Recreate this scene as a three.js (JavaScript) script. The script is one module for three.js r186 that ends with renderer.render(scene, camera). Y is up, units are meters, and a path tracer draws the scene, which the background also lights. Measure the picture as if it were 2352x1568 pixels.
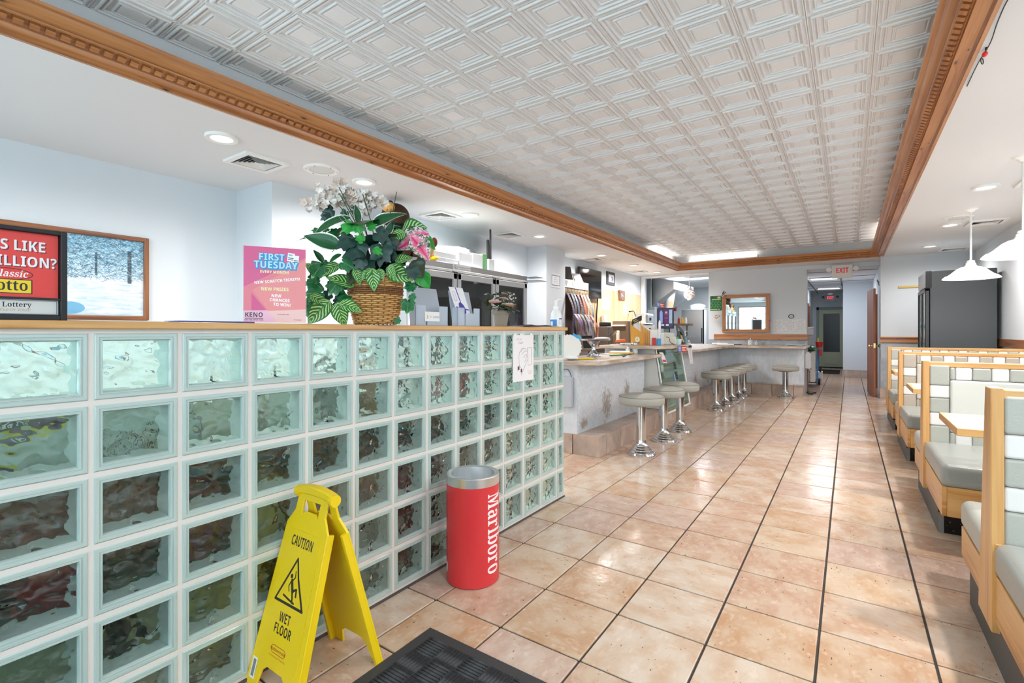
import * as THREE from 'three';
import { RoundedBoxGeometry } from 'three/addons/geometries/RoundedBoxGeometry.js';
import { mergeGeometries, mergeVertices, toCreasedNormals } from 'three/addons/utils/BufferGeometryUtils.js';
import { RectAreaLightUniformsLib } from 'three/addons/lights/RectAreaLightUniformsLib.js';

// ---------------------------------------------------------------- camera, sky, exposure
// Room coordinates used below: X to the right, Y up, D = distance into the room (world z = -D).
const FRAME_W = 2352, FRAME_H = 1568, FOCAL = 1121.4;
const scene = new THREE.Scene();
const camera = new THREE.PerspectiveCamera(2 * Math.atan(FRAME_H / 2 / FOCAL) * 180 / Math.PI, FRAME_W / FRAME_H, 0.05, 120);
camera.position.set(0, 1.21, 0);
camera.rotation.y = 0.604;
camera.setViewOffset(FRAME_W, FRAME_H, 0, 23.4, FRAME_W, FRAME_H);
scene.background = new THREE.Color(4.2, 4.7, 5.4);          // bright overcast daylight outside the shop windows
const renderer = new THREE.WebGLRenderer({ antialias: true });
renderer.toneMapping = THREE.LinearToneMapping;
renderer.toneMappingExposure = 1.28;
renderer.shadowMap.enabled = true;
RectAreaLightUniformsLib.init();
const LAMP = { down: 9, pendant: 1.6, cove: 7, troffer: 22, glow: 1.1, warm: 0xfbf6f2, cool: 0xf4f7ff };

// ---------------------------------------------------------------- helpers
const V = (x, y, d) => new THREE.Vector3(x, y, -d);
function rng(seed) { let a = seed >>> 0; return () => { a = (a + 0x6d2b79f5) | 0; let t = Math.imul(a ^ (a >>> 15), 1 | a); t = (t + Math.imul(t ^ (t >>> 7), 61 | t)) ^ t; return ((t ^ (t >>> 14)) >>> 0) / 4294967296; }; }
const lerp = (a, b, t) => a + (b - a) * t, clamp = (x, a = 0, b = 1) => Math.min(b, Math.max(a, x)), smooth = (a, b, x) => { const t = clamp((x - a) / (b - a)); return t * t * (3 - 2 * t); };
function lattice(seed) {                                     // periodic value noise
  const r = rng(seed), T = new Float32Array(4096).map(() => r());
  const at = (i, j, p, q) => T[((((i % p) + p) % p) * 71 + (((j % q) + q) % q) * 131 + p * 7) & 4095];
  return (x, y, p, q = p) => { const i = Math.floor(x), j = Math.floor(y); let u = x - i, v = y - j; u = u * u * (3 - 2 * u); v = v * v * (3 - 2 * v); return lerp(lerp(at(i, j, p, q), at(i + 1, j, p, q), u), lerp(at(i, j + 1, p, q), at(i + 1, j + 1, p, q), u), v); };
}
function fbm(n, u, v, px, py, oct = 4) { let s = 0, a = 0.5, t = 0; for (let k = 0; k < oct; k++) { s += a * n(u * px, v * py, px, py); t += a; a *= 0.55; px *= 2; py *= 2; } return s / t; }
const hex = (h) => [(h >> 16 & 255) / 255, (h >> 8 & 255) / 255, (h & 255) / 255];
const mix3 = (a, b, t) => [lerp(a[0], b[0], t), lerp(a[1], b[1], t), lerp(a[2], b[2], t)];
function tex(w, h, f, data = false) {
  const a = new Uint8Array(w * h * 4);
  for (let y = 0, o = 0; y < h; y++) for (let x = 0; x < w; x++, o += 4) { const c = f((x + 0.5) / w, (y + 0.5) / h); for (let k = 0; k < 3; k++) a[o + k] = clamp(Array.isArray(c) ? c[k] : c) * 255; a[o + 3] = 255; }
  const t = new THREE.DataTexture(a, w, h); t.wrapS = t.wrapT = THREE.RepeatWrapping; t.magFilter = THREE.LinearFilter; t.minFilter = THREE.LinearMipmapLinearFilter; t.generateMipmaps = true;
  if (!data) t.colorSpace = THREE.SRGBColorSpace; t.needsUpdate = true; return t;
}
function print(w, h, draw) {                                  // flat print: posters, labels, screens
  const c = document.createElement('canvas'); c.width = w; c.height = h; const g = c.getContext('2d'); draw(g, w, h);
  const t = new THREE.CanvasTexture(c); t.colorSpace = THREE.SRGBColorSpace; return t;
}
const std = (color, roughness = 0.6, o = {}) => new THREE.MeshPhysicalMaterial({ color, roughness, ...o });
const printed = (t, roughness = 0.45, o = {}) => new THREE.MeshPhysicalMaterial({ map: t, roughness, ...o });

function uvBox(g, grain = 'x', s = 1) {                       // box mapping in metres, u along the grain
  g = g.index ? g.toNonIndexed() : g;
  const p = g.attributes.position, uv = new Float32Array(p.count * 2), a = new THREE.Vector3(), b = new THREE.Vector3(), c = new THREE.Vector3();
  for (let i = 0; i < p.count; i += 3) {
    a.fromBufferAttribute(p, i); b.fromBufferAttribute(p, i + 1); c.fromBufferAttribute(p, i + 2);
    const n = b.clone().sub(a).cross(c.clone().sub(a)), m = [Math.abs(n.x), Math.abs(n.y), Math.abs(n.z)], k = m.indexOf(Math.max(...m));
    let ax = [0, 1, 2].filter((q) => q !== k); const gi = 'xyz'.indexOf(grain); if (ax[1] === gi) ax = [ax[1], ax[0]];
    for (let j = 0; j < 3; j++) { const e = [p.getX(i + j), p.getY(i + j), p.getZ(i + j)]; uv[(i + j) * 2] = e[ax[0]] * s; uv[(i + j) * 2 + 1] = e[ax[1]] * s; }
  }
  g.setAttribute('uv', new THREE.BufferAttribute(uv, 2)); return g;
}
function bx(x0, x1, y0, y1, d0, d1, r = 0.003, grain = 'x') {
  const w = Math.abs(x1 - x0), h = Math.abs(y1 - y0), l = Math.abs(d1 - d0); r = Math.min(r, Math.min(w, h, l) / 2.2);
  const g = r > 0.0004 ? new RoundedBoxGeometry(w, h, l, r > 0.012 ? 3 : 1, r) : new THREE.BoxGeometry(w, h, l);
  const q = uvBox(g, grain); q.translate((x0 + x1) / 2, (y0 + y1) / 2, -(d0 + d1) / 2); return q;
}
const merge = (list) => mergeGeometries(list.map((g) => { const q = g.index ? g.toNonIndexed() : g.clone(); for (const k of Object.keys(q.attributes)) if (!['position', 'normal', 'uv'].includes(k)) q.deleteAttribute(k); if (!q.attributes.uv) q.setAttribute('uv', new THREE.BufferAttribute(new Float32Array(q.attributes.position.count * 2), 2)); return q; }));
const at = (g, x, y, d, ry = 0, rx = 0, rz = 0) => { if (rz) g.rotateZ(rz); if (rx) g.rotateX(rx); if (ry) g.rotateY(ry); return g.translate(x, y, -d); };
const lathe = (pts, seg = 36) => new THREE.LatheGeometry(pts.map(([r, y]) => new THREE.Vector2(Math.max(r, 1e-4), y)), seg);
const crease = (g, a = 0.6) => toCreasedNormals(g, a);
const cyl = (x, y, d, r, h, r2 = r, seg = 24) => at(new THREE.CylinderGeometry(r2, r, h, seg), x, y + h / 2, d);
function rod(a, b, r, seg = 10) { const d = b.clone().sub(a), g = new THREE.CylinderGeometry(r, r, d.length(), seg); g.applyQuaternion(new THREE.Quaternion().setFromUnitVectors(new THREE.Vector3(0, 1, 0), d.clone().normalize())); return g.translate((a.x + b.x) / 2, (a.y + b.y) / 2, (a.z + b.z) / 2); }
const tube = (pts, r, n = 24, seg = 8) => new THREE.TubeGeometry(new THREE.CatmullRomCurve3(pts), n, r, seg);
function quad(a, b, c, d) {                                   // a b c d counter-clockwise, uv 0..1
  const g = new THREE.BufferGeometry(); const p = [a, b, c, a, c, d].flatMap((v) => [v.x, v.y, v.z]);
  g.setAttribute('position', new THREE.Float32BufferAttribute(p, 3)); g.setAttribute('uv', new THREE.Float32BufferAttribute([0, 0, 1, 0, 1, 1, 0, 0, 1, 1, 0, 1], 2)); g.computeVertexNormals(); return g;
}
function sheet(a, b, c, d, t = 0.002) {                       // a printed sheet with thickness: front carries uv 0..1, back and edges too
  const n = b.clone().sub(a).cross(d.clone().sub(a)).normalize().multiplyScalar(-t), m = (v) => v.clone().add(n);
  return merge([quad(a, b, c, d), quad(m(b), m(a), m(d), m(c)), quad(m(a), m(b), b, a), quad(m(b), m(c), c, b), quad(m(c), m(d), d, c), quad(m(d), m(a), a, d)]);
}
function prism(shape, depth, bevel = 0) { return new THREE.ExtrudeGeometry(shape, { depth, bevelEnabled: bevel > 0, bevelSize: bevel, bevelThickness: bevel, bevelSegments: 1, curveSegments: 10 }); }
const poly = (pts) => new THREE.Shape(pts.map(([x, y]) => new THREE.Vector2(x, y)));

const taken = {};
const numbered = (n) => { const k = taken[n] = (taken[n] ?? -1) + 1; return k ? `${n}_${String(k).padStart(3, '0')}` : n; };
const lit = (o) => { o.castShadow = o.receiveShadow = true; return o; };
function thing(name, label, category, [x, y, d], group) {
  const o = new THREE.Group(); o.name = numbered(name); o.position.copy(V(x, y, d)); o.userData = { label, category }; if (group) o.userData.group = group; o.root = o.position.clone(); scene.add(o); return o;
}
function part(parent, name, geo, mat, label) {                // geometry in room coordinates, moved to the thing's own base
  let r = parent; while (r.parent && r.parent !== scene) r = r.parent; const g = geo.clone().translate(-(r.root?.x ?? 0), -(r.root?.y ?? 0), -(r.root?.z ?? 0));
  const m = lit(new THREE.Mesh(g, mat)); m.name = name; if (label) m.userData.label = label; parent.add(m); return m;
}
function solo(name, label, category, geo, mat, group) {       // a thing that is one mesh
  geo.computeBoundingBox(); const b = geo.boundingBox, c = new THREE.Vector3((b.min.x + b.max.x) / 2, b.min.y, (b.min.z + b.max.z) / 2); geo.translate(-c.x, -c.y, -c.z);
  const m = lit(new THREE.Mesh(geo, mat)); m.name = numbered(name); m.position.copy(c); m.root = c.clone(); m.userData = { label, category }; if (group) m.userData.group = group; scene.add(m); return m;
}
function struct(name, geo, mat, parent = scene) {
  const m = lit(new THREE.Mesh(geo, mat)); m.name = name; if (parent === scene) m.userData.kind = 'structure'; parent.add(m); return m;
}
function holder(name) { const o = new THREE.Group(); o.name = name; o.userData.kind = 'structure'; scene.add(o); return o; }
function copy(src, name, label, [x, y, d], ry) {
  const c = src.clone(); c.name = numbered(name); c.userData = { ...src.userData, label }; c.position.copy(V(x, y, d)); if (ry !== undefined) c.rotation.y = ry; scene.add(c); return c;
}

// ---------------------------------------------------------------- materials
const N1 = lattice(11), N2 = lattice(23), N3 = lattice(37);
function woodTex(seed, pale, mid, dark, knots, w = 768, h = 384) {
  const n = lattice(seed), n2 = lattice(seed + 5), r = rng(seed + 9), K = Array.from({ length: knots }, () => [r(), r(), 0.006 + r() * 0.012]);
  return tex(w, h, (u, v) => {
    let warp = 0, kn = 0;
    for (const [a, b, s] of K) { let du = Math.abs(u - a); du = Math.min(du, 1 - du) * 2; let dv = Math.abs(v - b); dv = Math.min(dv, 1 - dv); const q = Math.sqrt(du * du * 0.35 + dv * dv); warp += 0.05 * Math.exp(-q * q / (s * s * 14)); kn = Math.max(kn, Math.exp(-q * q / (s * s * 0.8))); }
    const ring = fbm(n, u, v + warp, 2, 14, 3), fine = fbm(n2, u, v, 6, 90, 3), tone = fbm(n, u + 0.3, v, 2, 3, 2);
    const t = clamp(0.5 + (ring - 0.5) * 1.5 + (fine - 0.5) * 0.7);
    let c = mix3(mix3(pale, mid, t), dark, clamp((t - 0.62) * 1.6)); c = mix3(c, mid, clamp((tone - 0.45) * 0.8)); return mix3(c, [0.16, 0.07, 0.03], kn * 0.85);
  });
}
const rep = (t, x, y) => { t.repeat.set(x, y); return t; };
const pineT = rep(woodTex(101, hex(0xc78e58), hex(0xab6c3a), hex(0x834c26), 7), 0.7, 2.6);
const oakT = rep(woodTex(131, hex(0xdcae70), hex(0xc98f4c), hex(0xa56a30), 0), 0.9, 2.4);
const darkOakT = rep(woodTex(151, hex(0x9a6238), hex(0x7d4a28), hex(0x56301a), 0), 0.9, 2.4);
const doorT = rep(woodTex(171, hex(0xb87a58), hex(0xa0624a), hex(0x7d4634), 1), 0.8, 1.6);
const M = {};
M.pine = printed(pineT, 0.38, { clearcoat: 0.35, clearcoatRoughness: 0.25 });
M.oak = printed(oakT, 0.42, { clearcoat: 0.3, clearcoatRoughness: 0.3 });
M.darkOak = printed(darkOakT, 0.4, { clearcoat: 0.3, clearcoatRoughness: 0.25 });
M.door = printed(doorT, 0.45);
M.ceil = std(0xe2e3e4, 0.75); M.tin = std(0xe8e9ea, 0.34); M.wall = std(0xd6dde3, 0.6); M.wallPale = std(0xd6dde3, 0.6); M.corr = M.wall;
M.white = std(0xf0f0ee, 0.45); M.whiteGloss = std(0xf4f4f2, 0.22); M.black = std(0x111214, 0.35); M.blackMatt = std(0x17181a, 0.7); M.grey = std(0x8a8d90, 0.5); M.darkGrey = std(0x3a3d40, 0.5);
M.chrome = std(0xd6d9dc, 0.12, { metalness: 1 });
M.steel = std(0xcbced0, 0.4, { metalness: 1, roughnessMap: tex(256, 256, (u, v) => 0.75 + 0.25 * fbm(N2, u, v, 2, 96, 3), true) });
M.steelDark = std(0x7b7f82, 0.3, { metalness: 1 });
M.brass = std(0xd8c48a, 0.3, { metalness: 1 });
M.glass = std(0xf2fbf8, 0.03, { transmission: 1, ior: 1.5 });
M.acrylic = std(0xfbfdff, 0.05, { transmission: 0.92, ior: 1.49 });
M.paper = std(0xf3f1ec, 0.8); M.paperBlue = std(0x3d4fa0, 0.6);
M.red = std(0xc7282c, 0.4); M.yellow = std(0xf2cc12, 0.42); M.blue = std(0x3f7fc0, 0.5); M.green = std(0x2f8f3a, 0.5); M.orange = std(0xe2642a, 0.5); M.teal = std(0x3a7078, 0.4); M.cardboard = std(0xa87d52, 0.8); M.beige = std(0xe0cfb8, 0.6);
M.grout = std(0x3d3a37, 0.9); M.mortar = std(0xe4dcd6, 0.85, { bumpMap: tex(128, 128, (u, v) => fbm(N1, u, v, 24, 24, 3), true), bumpScale: 0.0008 });
const lamT = tex(512, 512, (u, v) => { const a = fbm(N1, u, v, 3, 26, 4), b = fbm(N2, u, v, 8, 110, 2); return mix3(hex(0x8f8078), hex(0xb9aca2), clamp(0.5 + (a - 0.5) * 2 + (b - 0.5) * 0.8)); });
M.laminate = printed(lamT, 0.3, { clearcoat: 0.2, clearcoatRoughness: 0.2 });
const lamEdgeT = tex(512, 256, (u, v) => { const a = fbm(N3, u, v, 4, 30, 4), b = fbm(N2, u, v, 8, 90, 2); return mix3(hex(0xb09a86), hex(0xe0d2c2), clamp(0.5 + (a - 0.5) * 2 + (b - 0.5) * 0.9)); });
M.laminateEdge = printed(lamEdgeT, 0.35);
const fibreT = tex(512, 512, (u, v) => { const a = fbm(N1, u, v, 10, 5, 4), b = fbm(N2, u + 0.1 * a, v, 30, 12, 3), c = fbm(N3, u, v, 3, 3, 3); return mix3(mix3(hex(0xc9d1d9), hex(0xdce1e7), clamp(0.5 + (a - 0.5) * 1.3 + (b - 0.5) * 1.5)), hex(0xd6d3d5), clamp((c - 0.5) * 1.4)); });
M.fibre = printed(fibreT, 0.45);
M.fibreGrey = printed(tex(256, 256, (u, v) => mix3(hex(0x9aa3ac), hex(0xb8bfc6), clamp(0.5 + (fbm(N2, u, v, 8, 6, 4) - 0.5) * 2.4))), 0.5);
const panelT = rep(woodTex(191, hex(0xd9bd98), hex(0xc7a67c), hex(0xa68660), 0), 0.35, 0.9);
M.panel = printed(panelT, 0.5);
M.granite = printed(tex(256, 256, (u, v) => { const a = N1(u * 64, v * 64, 64), b = N2(u * 96, v * 96, 96); return a > 0.9 ? [0.35, 0.36, 0.42] : b > 0.93 ? [0.2, 0.28, 0.24] : mix3([0.02, 0.025, 0.03], [0.08, 0.085, 0.11], N3(u * 40, v * 40, 40)); }), 0.2);
const vinylBump = tex(256, 256, (u, v) => fbm(N1, u, v, 40, 40, 3), true); vinylBump.repeat.set(4, 4);
M.vinyl = std(0xb4b6ae, 0.36, { bumpMap: vinylBump, bumpScale: 0.0004 }); M.vinylWhite = std(0xe9e7e6, 0.4); M.vinylPale = std(0xd9dad4, 0.36); M.vinylSeat = std(0x9da19c, 0.3, { bumpMap: vinylBump, bumpScale: 0.0005 }); M.vinylWarm = std(0xb9ae9f, 0.38);
M.adTex = () => (M.ad ??= printed(print(256, 180, (g, w, h) => { g.fillStyle = '#d8382e'; g.fillRect(0, 0, w, h); g.fillStyle = '#3f86d8'; g.fillRect(0, 0, 92, h); g.fillStyle = '#c8d8f0'; for (let y = 24; y < 140; y += 40) g.fillRect(12, y, 64, 22); g.fillStyle = '#ffe08a'; g.fillRect(110, 76, 90, 20); g.fillStyle = '#fff'; g.fillRect(110, 34, 130, 22); g.fillRect(120, 118, 116, 18); }), 0.5));
M.vinylWarmPale = std(0xd3c9bd, 0.36);
M.stoolSeat = std(0xa5a49b, 0.42, { bumpMap: vinylBump, bumpScale: 0.0004 });

// ---------------------------------------------------------------- floor
const TS = 0.359, TX0 = -0.816, TD0 = 1.2611;
const tileRough = tex(128, 128, (u, v) => 0.7 + 0.5 * (fbm(N2, u, v, 6, 6, 4) - 0.5), true), tileBump = tex(128, 128, (u, v) => fbm(N1, u, v, 7, 7, 4), true);
const tileMats = Array.from({ length: 6 }, (_, k) => {
  const n = lattice(300 + k * 13), n2 = lattice(301 + k * 13), r = rng(700 + k), pits = Array.from({ length: 26 }, () => [r(), r(), 0.002 + r() * r() * 0.006, 1.5 + r() * 2.5]);
  const base = [hex(0xd0bcaa), hex(0xccb39e), hex(0xd4c3b2), hex(0xccb299), hex(0xcfb9aa), hex(0xd2bca5)][k], warm = [hex(0xbd9678), hex(0xb88d73), hex(0xc4a286), hex(0xbb8d68), hex(0xbb9886), hex(0xc19a76)][k];
  const t = tex(320, 320, (u, v) => {
    const a = fbm(n, u, v, 3, 4, 4), b = fbm(n2, u, v, 9, 16, 4), w = clamp(0.35 + (a - 0.5) * 2.6 + (b - 0.5) * 0.9);
    let c = mix3(base, warm, w * 0.75); c = mix3(c, [0.93, 0.87, 0.82], clamp((b - 0.56) * 3.2) * 0.5);
    for (const [x, y, s, e] of pits) { const q = Math.hypot((u - x) / e, v - y); if (q < s) c = mix3(c, [0.32, 0.22, 0.16], 0.75); }
    return c;
  });
  return printed(t, 0.27, { roughnessMap: tileRough, bumpMap: tileBump, bumpScale: 0.0012 });
});
const stepMats = [0, 1, 2].map((k) => { const n = lattice(370 + k * 9); return printed(tex(192, 192, (u, v) => { const a = fbm(n, u, v, 3, 3, 4), b = fbm(N2, u, v, 12, 12, 3); return mix3(mix3(hex(0xa89487), hex(0xd6c4b6), clamp(0.5 + (a - 0.5) * 2.4 + (b - 0.5) * 0.8)), hex(0xc9a68e), clamp((b - 0.5) * 1.5)); }), 0.35); });
function tileGeo(w, l) { const g = new RoundedBoxGeometry(w, 0.012, l, 1, 0.0035).toNonIndexed(), p = g.attributes.position, uv = new Float32Array(p.count * 2); for (let i = 0; i < p.count; i++) { uv[i * 2] = p.getX(i) / 0.35 + 0.5; uv[i * 2 + 1] = p.getZ(i) / 0.35 + 0.5; } g.setAttribute('uv', new THREE.BufferAttribute(uv, 2)); return g; }
const floor = struct('floor', bx(-5, 1.84, -0.12, -0.0065, -1.8, 19.6, 0), M.grout);
{
  const g = tileGeo(TS - 0.0085, TS - 0.0085), r = rng(5), rest = [];
  for (let j = -2; j < 51; j++) for (let i = -12; i < 8; i++) {
    const X = TX0 + (i + 0.5) * TS, D = TD0 + (j + 0.5) * TS, k = Math.floor(r() * 6), q = Math.floor(r() * 4), dy = (r() - 0.5) * 0.0008;
    if (X < -4.9 || X > 1.75 || D < -1.2 || (D > 11.7 && (X < -1.3 || X > 0.7)) || D > 19.3) continue;
    if (X > -1.9 && X < 0.62 && D > 0.7 && D < 11.6) { const m = struct('tile', g, tileMats[k], floor); m.position.set(X, -0.006 + dy, -D); m.rotation.y = q * Math.PI / 2; }
    else rest.push(at(g.clone(), X, -0.006, D));
  }
  const m = struct('tile', merge(rest), tileMats[1], floor); m.userData.kind = 'stuff';
}

// ---------------------------------------------------------------- walls
const S = (n, ...b) => struct(n, bx(...b, 0), M.wall);
S('wall_left_1', -5, -4.84, 0, 2.6, -1.87, 2.36); S('wall_left_2', -5, -4.225, 0, 2.6, 2.36, 6.55); S('wall_left_pier', -5, -3.87, 0, 2.6, 6.55, 7.16);
const wallRear = S('wall_left_3', -5, -4.2, 0, 2.6, 7.16, 11.77);
struct('wall_panelling', bx(-4.2, -4.185, 0.9, 2.085, 7.16, 11.65, 0.002, 'y'), M.panel);
struct('wall_far', merge([bx(-4.2, -4.1, 0, 2.6, 11.65, 11.77, 0), bx(-4.1, -2.62, 2.495, 2.6, 11.65, 11.77, 0), bx(-4.1, -2.62, 0, 0.9, 11.65, 11.77, 0), bx(-2.62, -0.708, 0, 2.6, 11.65, 11.77, 0), bx(-0.708, 0.5, 2.47, 2.6, 11.65, 11.77, 0)]), M.wall);
struct('trim_pass_opening', merge([bx(-4.185, -4.1, 0.9, 2.545, 11.625, 11.65, 0.002), bx(-4.1, -2.6, 2.495, 2.545, 11.625, 11.65, 0.002)]), M.whiteGloss);
struct('wall_far_right', bx(0.47, 1.84, 0, 2.6, 11.0, 11.12, 0), M.wall);
struct('wall_far_right_wainscot', bx(0.478, 1.72, 0.2, 1.0, 10.985, 11.0, 0), M.fibreGrey);
struct('trim_chair_rail_1', merge([bx(0.455, 1.72, 1.01, 1.095, 10.965, 10.99, 0.004), bx(0.44, 1.72, 1.09, 1.112, 10.945, 10.99, 0.004)]), M.pine);
{ const b = holder('baseboard_far_right'); [[0.458, 0.79], [0.8, 1.14], [1.15, 1.5], [1.51, 1.72]].forEach(([a, c]) => part(b, 'tile', bx(a, c, 0, 0.195, 10.975, 10.999, 0.004), stepMats[0])); }
// right wall with its glass block window
const RW = [[-0.6, 3.6], [4.0, 7.8]];  // the farther opening is added, to bring more daylight down the room
struct('wall_right', merge([...[[-1.87, -0.6], [3.6, 4.0], [7.8, 11.12]].map(([a, b]) => bx(1.72, 1.84, 0, 2.6, a, b, 0)), ...RW.flatMap(([a, b]) => [bx(1.72, 1.84, 0, 0.98, a, b, 0), bx(1.72, 1.84, 2.3, 2.6, a, b, 0)])]), M.wall);
struct('trim_chair_rail_2', bx(1.69, 1.72, 1.005, 1.106, 7.8, 10.98, 0.005, 'z'), M.darkOak);
RW.forEach(([RW0, RW1], q) => {
  const w = holder('window_' + (q ? 4 : 1)), p = (RW1 - RW0) / Math.round((RW1 - RW0) / 0.22), frost = M.frost ??= std(0xbcc4c6, 0.28, { transmission: 1 }), bars = [];
  for (let d = RW0; d <= RW1 + 0.01; d += p) bars.push(bx(1.74, 1.82, 0.98, 2.3, d - 0.008, d + 0.008, 0));
  for (let y = 0.98; y <= 2.31; y += 0.22) bars.push(bx(1.74, 1.82, y - 0.008, y + 0.008, RW0, RW1, 0));
  part(w, 'mortar', merge(bars), M.mortar);
  const g = new THREE.BoxGeometry(0.004, 0.202, p - 0.018); g.translate(1.75, 0, 0);
  for (let d = RW0 + p / 2; d < RW1; d += p) for (let y = 0.98 + 0.11; y < 2.3; y += 0.22) { const m = part(w, 'glass_block', g, frost); m.position.set(0, y, -d); }
});
// front wall with the shop windows (behind the camera)
struct('wall_front', merge([bx(-5, 1.84, 0, 0.55, -1.87, -1.75, 0), bx(-5, 1.84, 2.36, 2.6, -1.87, -1.75, 0), ...[[-5, -4.3], [-2.0, -1.5], [1.4, 1.84]].map(([a, b]) => bx(a, b, 0.55, 2.36, -1.87, -1.75, 0))]), M.wall);
[[-4.3, -2.0], [-1.5, 1.4]].forEach(([a, b], k) => {
  const w = holder('window_' + (k + 2)), f = [bx(a, a + 0.05, 0.55, 2.36, -1.84, -1.78), bx(b - 0.05, b, 0.55, 2.36, -1.84, -1.78), bx(a, b, 0.55, 0.6, -1.84, -1.78), bx(a, b, 2.31, 2.36, -1.84, -1.78), bx((a + b) / 2 - 0.025, (a + b) / 2 + 0.025, 0.55, 2.36, -1.84, -1.78), ...[0.25, 0.75].map((k) => bx(lerp(a, b, k) - 0.012, lerp(a, b, k) + 0.012, 0.6, 2.31, -1.8, -1.77)), ...[1.1, 1.6, 2.0].map((y) => bx(a, b, y - 0.012, y + 0.012, -1.8, -1.77))];
  part(w, 'window_frame', merge(f), M.pine);
  part(w, 'pane', bx(a + 0.05, (a + b) / 2 - 0.025, 0.6, 2.31, -1.812, -1.808, 0), M.glass); part(w, 'pane', bx((a + b) / 2 + 0.025, b - 0.05, 0.6, 2.31, -1.812, -1.808, 0), M.glass);
});

// ---------------------------------------------------------------- corridor, closet, kitchen
struct('wall_corridor_left', merge([bx(-1.14, -0.708, 0, 2.52, 11.77, 11.9, 0), bx(-1.14, -1.02, 0, 2.52, 11.9, 19.57, 0)]), M.corr);
struct('wall_corridor_end', merge([bx(-1.14, -0.9, 0, 2.52, 19.45, 19.57, 0), bx(-0.9, 0.62, 2.02, 2.52, 19.45, 19.57, 0), bx(-0.08, 0.62, 0, 2.02, 19.45, 19.57, 0)]), M.corr);
struct('sky_blocker', bx(-1.3, 0.8, -0.12, 2.6, 19.62, 19.75, 0), M.blackMatt);  // unseen slab added behind the end door to keep sky light out
struct('wall_corridor_block', bx(-0.13, 0.5, 0, 2.52, 15.6, 19.45, 0), M.wall);
{ const b = holder('baseboard_corridor'); [[-0.142, -0.095], [-0.085, 0.25], [0.26, 0.5]].forEach(([a, c]) => part(b, 'tile', bx(a, c, 0, 0.2, 15.585, 15.6, 0.003), stepMats[0])); }
struct('wall_corridor_right', merge([bx(0.5, 0.62, 0, 2.52, 11.95, 15.7, 0), bx(0.5, 0.62, 2.05, 2.6, 11.12, 11.95, 0)]), M.wall);
struct('wall_closet', merge([bx(0.62, 1.84, 0, 2.3, 12.08, 12.2, 0), bx(0.62, 1.84, 0, 2.3, 11.12, 11.13, 0), bx(1.72, 1.84, 0, 2.3, 11.12, 12.08, 0), bx(0.62, 1.84, 2.2, 2.3, 11.12, 12.2, 0)]), M.wall);
struct('ceiling_corridor', bx(-1.14, 0.62, 2.5, 2.6, 11.77, 19.57, 0), M.ceil);
{ const b = holder('trim_ceiling_grid'), g = std(0x6f7375, 0.6); [-0.86, -0.16].forEach((x) => part(b, 'grid_bar', bx(x - 0.015, x + 0.015, 2.49, 2.5, 11.8, 19.4, 0), g)); [12.6, 13.85, 15.1, 17.2, 18.4].forEach((d) => part(b, 'grid_bar', bx(-1.02, d < 15.6 ? 0.5 : -0.13, 2.491, 2.5, d - 0.012, d + 0.012, 0), g)); }
struct('ceiling_kitchen', bx(-5, -1.14, 2.62, 2.74, 11.77, 16.6, 0), M.ceil);
struct('wall_kitchen', merge([bx(-5.12, -5, 0, 2.74, 11.77, 16.6, 0), bx(-5.12, -1.02, 0, 2.74, 16.5, 16.62, 0)]), std(0xd8dcdd, 0.5));

// ---------------------------------------------------------------- ceiling: soffits, tray, tin tiles
struct('ceiling_soffit', merge([bx(-5, -3.155, 2.55, 2.98, -1.87, 11.77, 0), bx(0.515, 1.84, 2.55, 2.98, -1.87, 11.12, 0), bx(-3.155, 0.515, 2.55, 2.98, 11.02, 11.77, 0), bx(-3.155, 0.515, 2.55, 2.98, -1.87, -1.0, 0)]), M.ceil);
const ceiling = struct('ceiling', bx(-3.155, 0.515, 2.9, 2.98, -1.0, 11.02, 0), M.ceil);
{
  // one pressed tin tile: nested square steps (fraction of the half width, drop below the seam plane)
  const loops = [[1, 0], [0.985, 0.004], [0.955, 0.004], [0.94, 0.0], [0.885, 0.0], [0.865, 0.007], [0.815, 0.007], [0.79, 0.0], [0.735, -0.002], [0.72, 0.004], [0.675, 0.004], [0.655, -0.003], [0.52, -0.003], [0.5, 0.004], [0.475, 0.004], [0.455, -0.001], [0.415, -0.001], [0.4, 0.003], [0.0, 0.003]];
  function tin(w, l, flip = 1) {
    const p = [], c = [[-1, -1], [1, -1], [1, 1], [-1, 1]];
    const P = (k, s) => [c[s][0] * loops[k][0] * w / 2, -1.7 * loops[k][1] * flip, c[s][1] * loops[k][0] * l / 2];
    for (let k = 0; k < loops.length - 1; k++) for (let s = 0; s < 4; s++) { const a = P(k, s), b = P(k, (s + 1) % 4), e = P(k + 1, (s + 1) % 4), f = P(k + 1, s); p.push(...a, ...b, ...e, ...a, ...e, ...f); }
    const g = new THREE.BufferGeometry(); g.setAttribute('position', new THREE.Float32BufferAttribute(p, 3)); g.computeVertexNormals(); return g;
  }
  const full = tin(0.305, 0.305), cut = tin(0.225, 0.305), rest = [];
  for (let j = -4; j < 32; j++) for (let i = -1; i < 12; i++) {
    const D = 1.424 + (j + 0.5) * 0.305, X = i < 0 ? -3.0415 : -2.929 + (i + 0.5) * 0.305, g = i < 0 ? cut : full;
    if (i === 11 || D > 10.95) { if (D > 10.95) continue; }
    if (D > 0.95 && D < 8.0 && rest.n !== 0) { const m = struct('tin_tile', g, M.tin, ceiling); m.position.set(X, 2.845, -D); } else rest.push(at(g.clone(), X, 2.845, D));
  }
  const m = struct('tin_tile', merge(rest), M.tin, ceiling); m.userData.kind = 'stuff';
}
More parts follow.
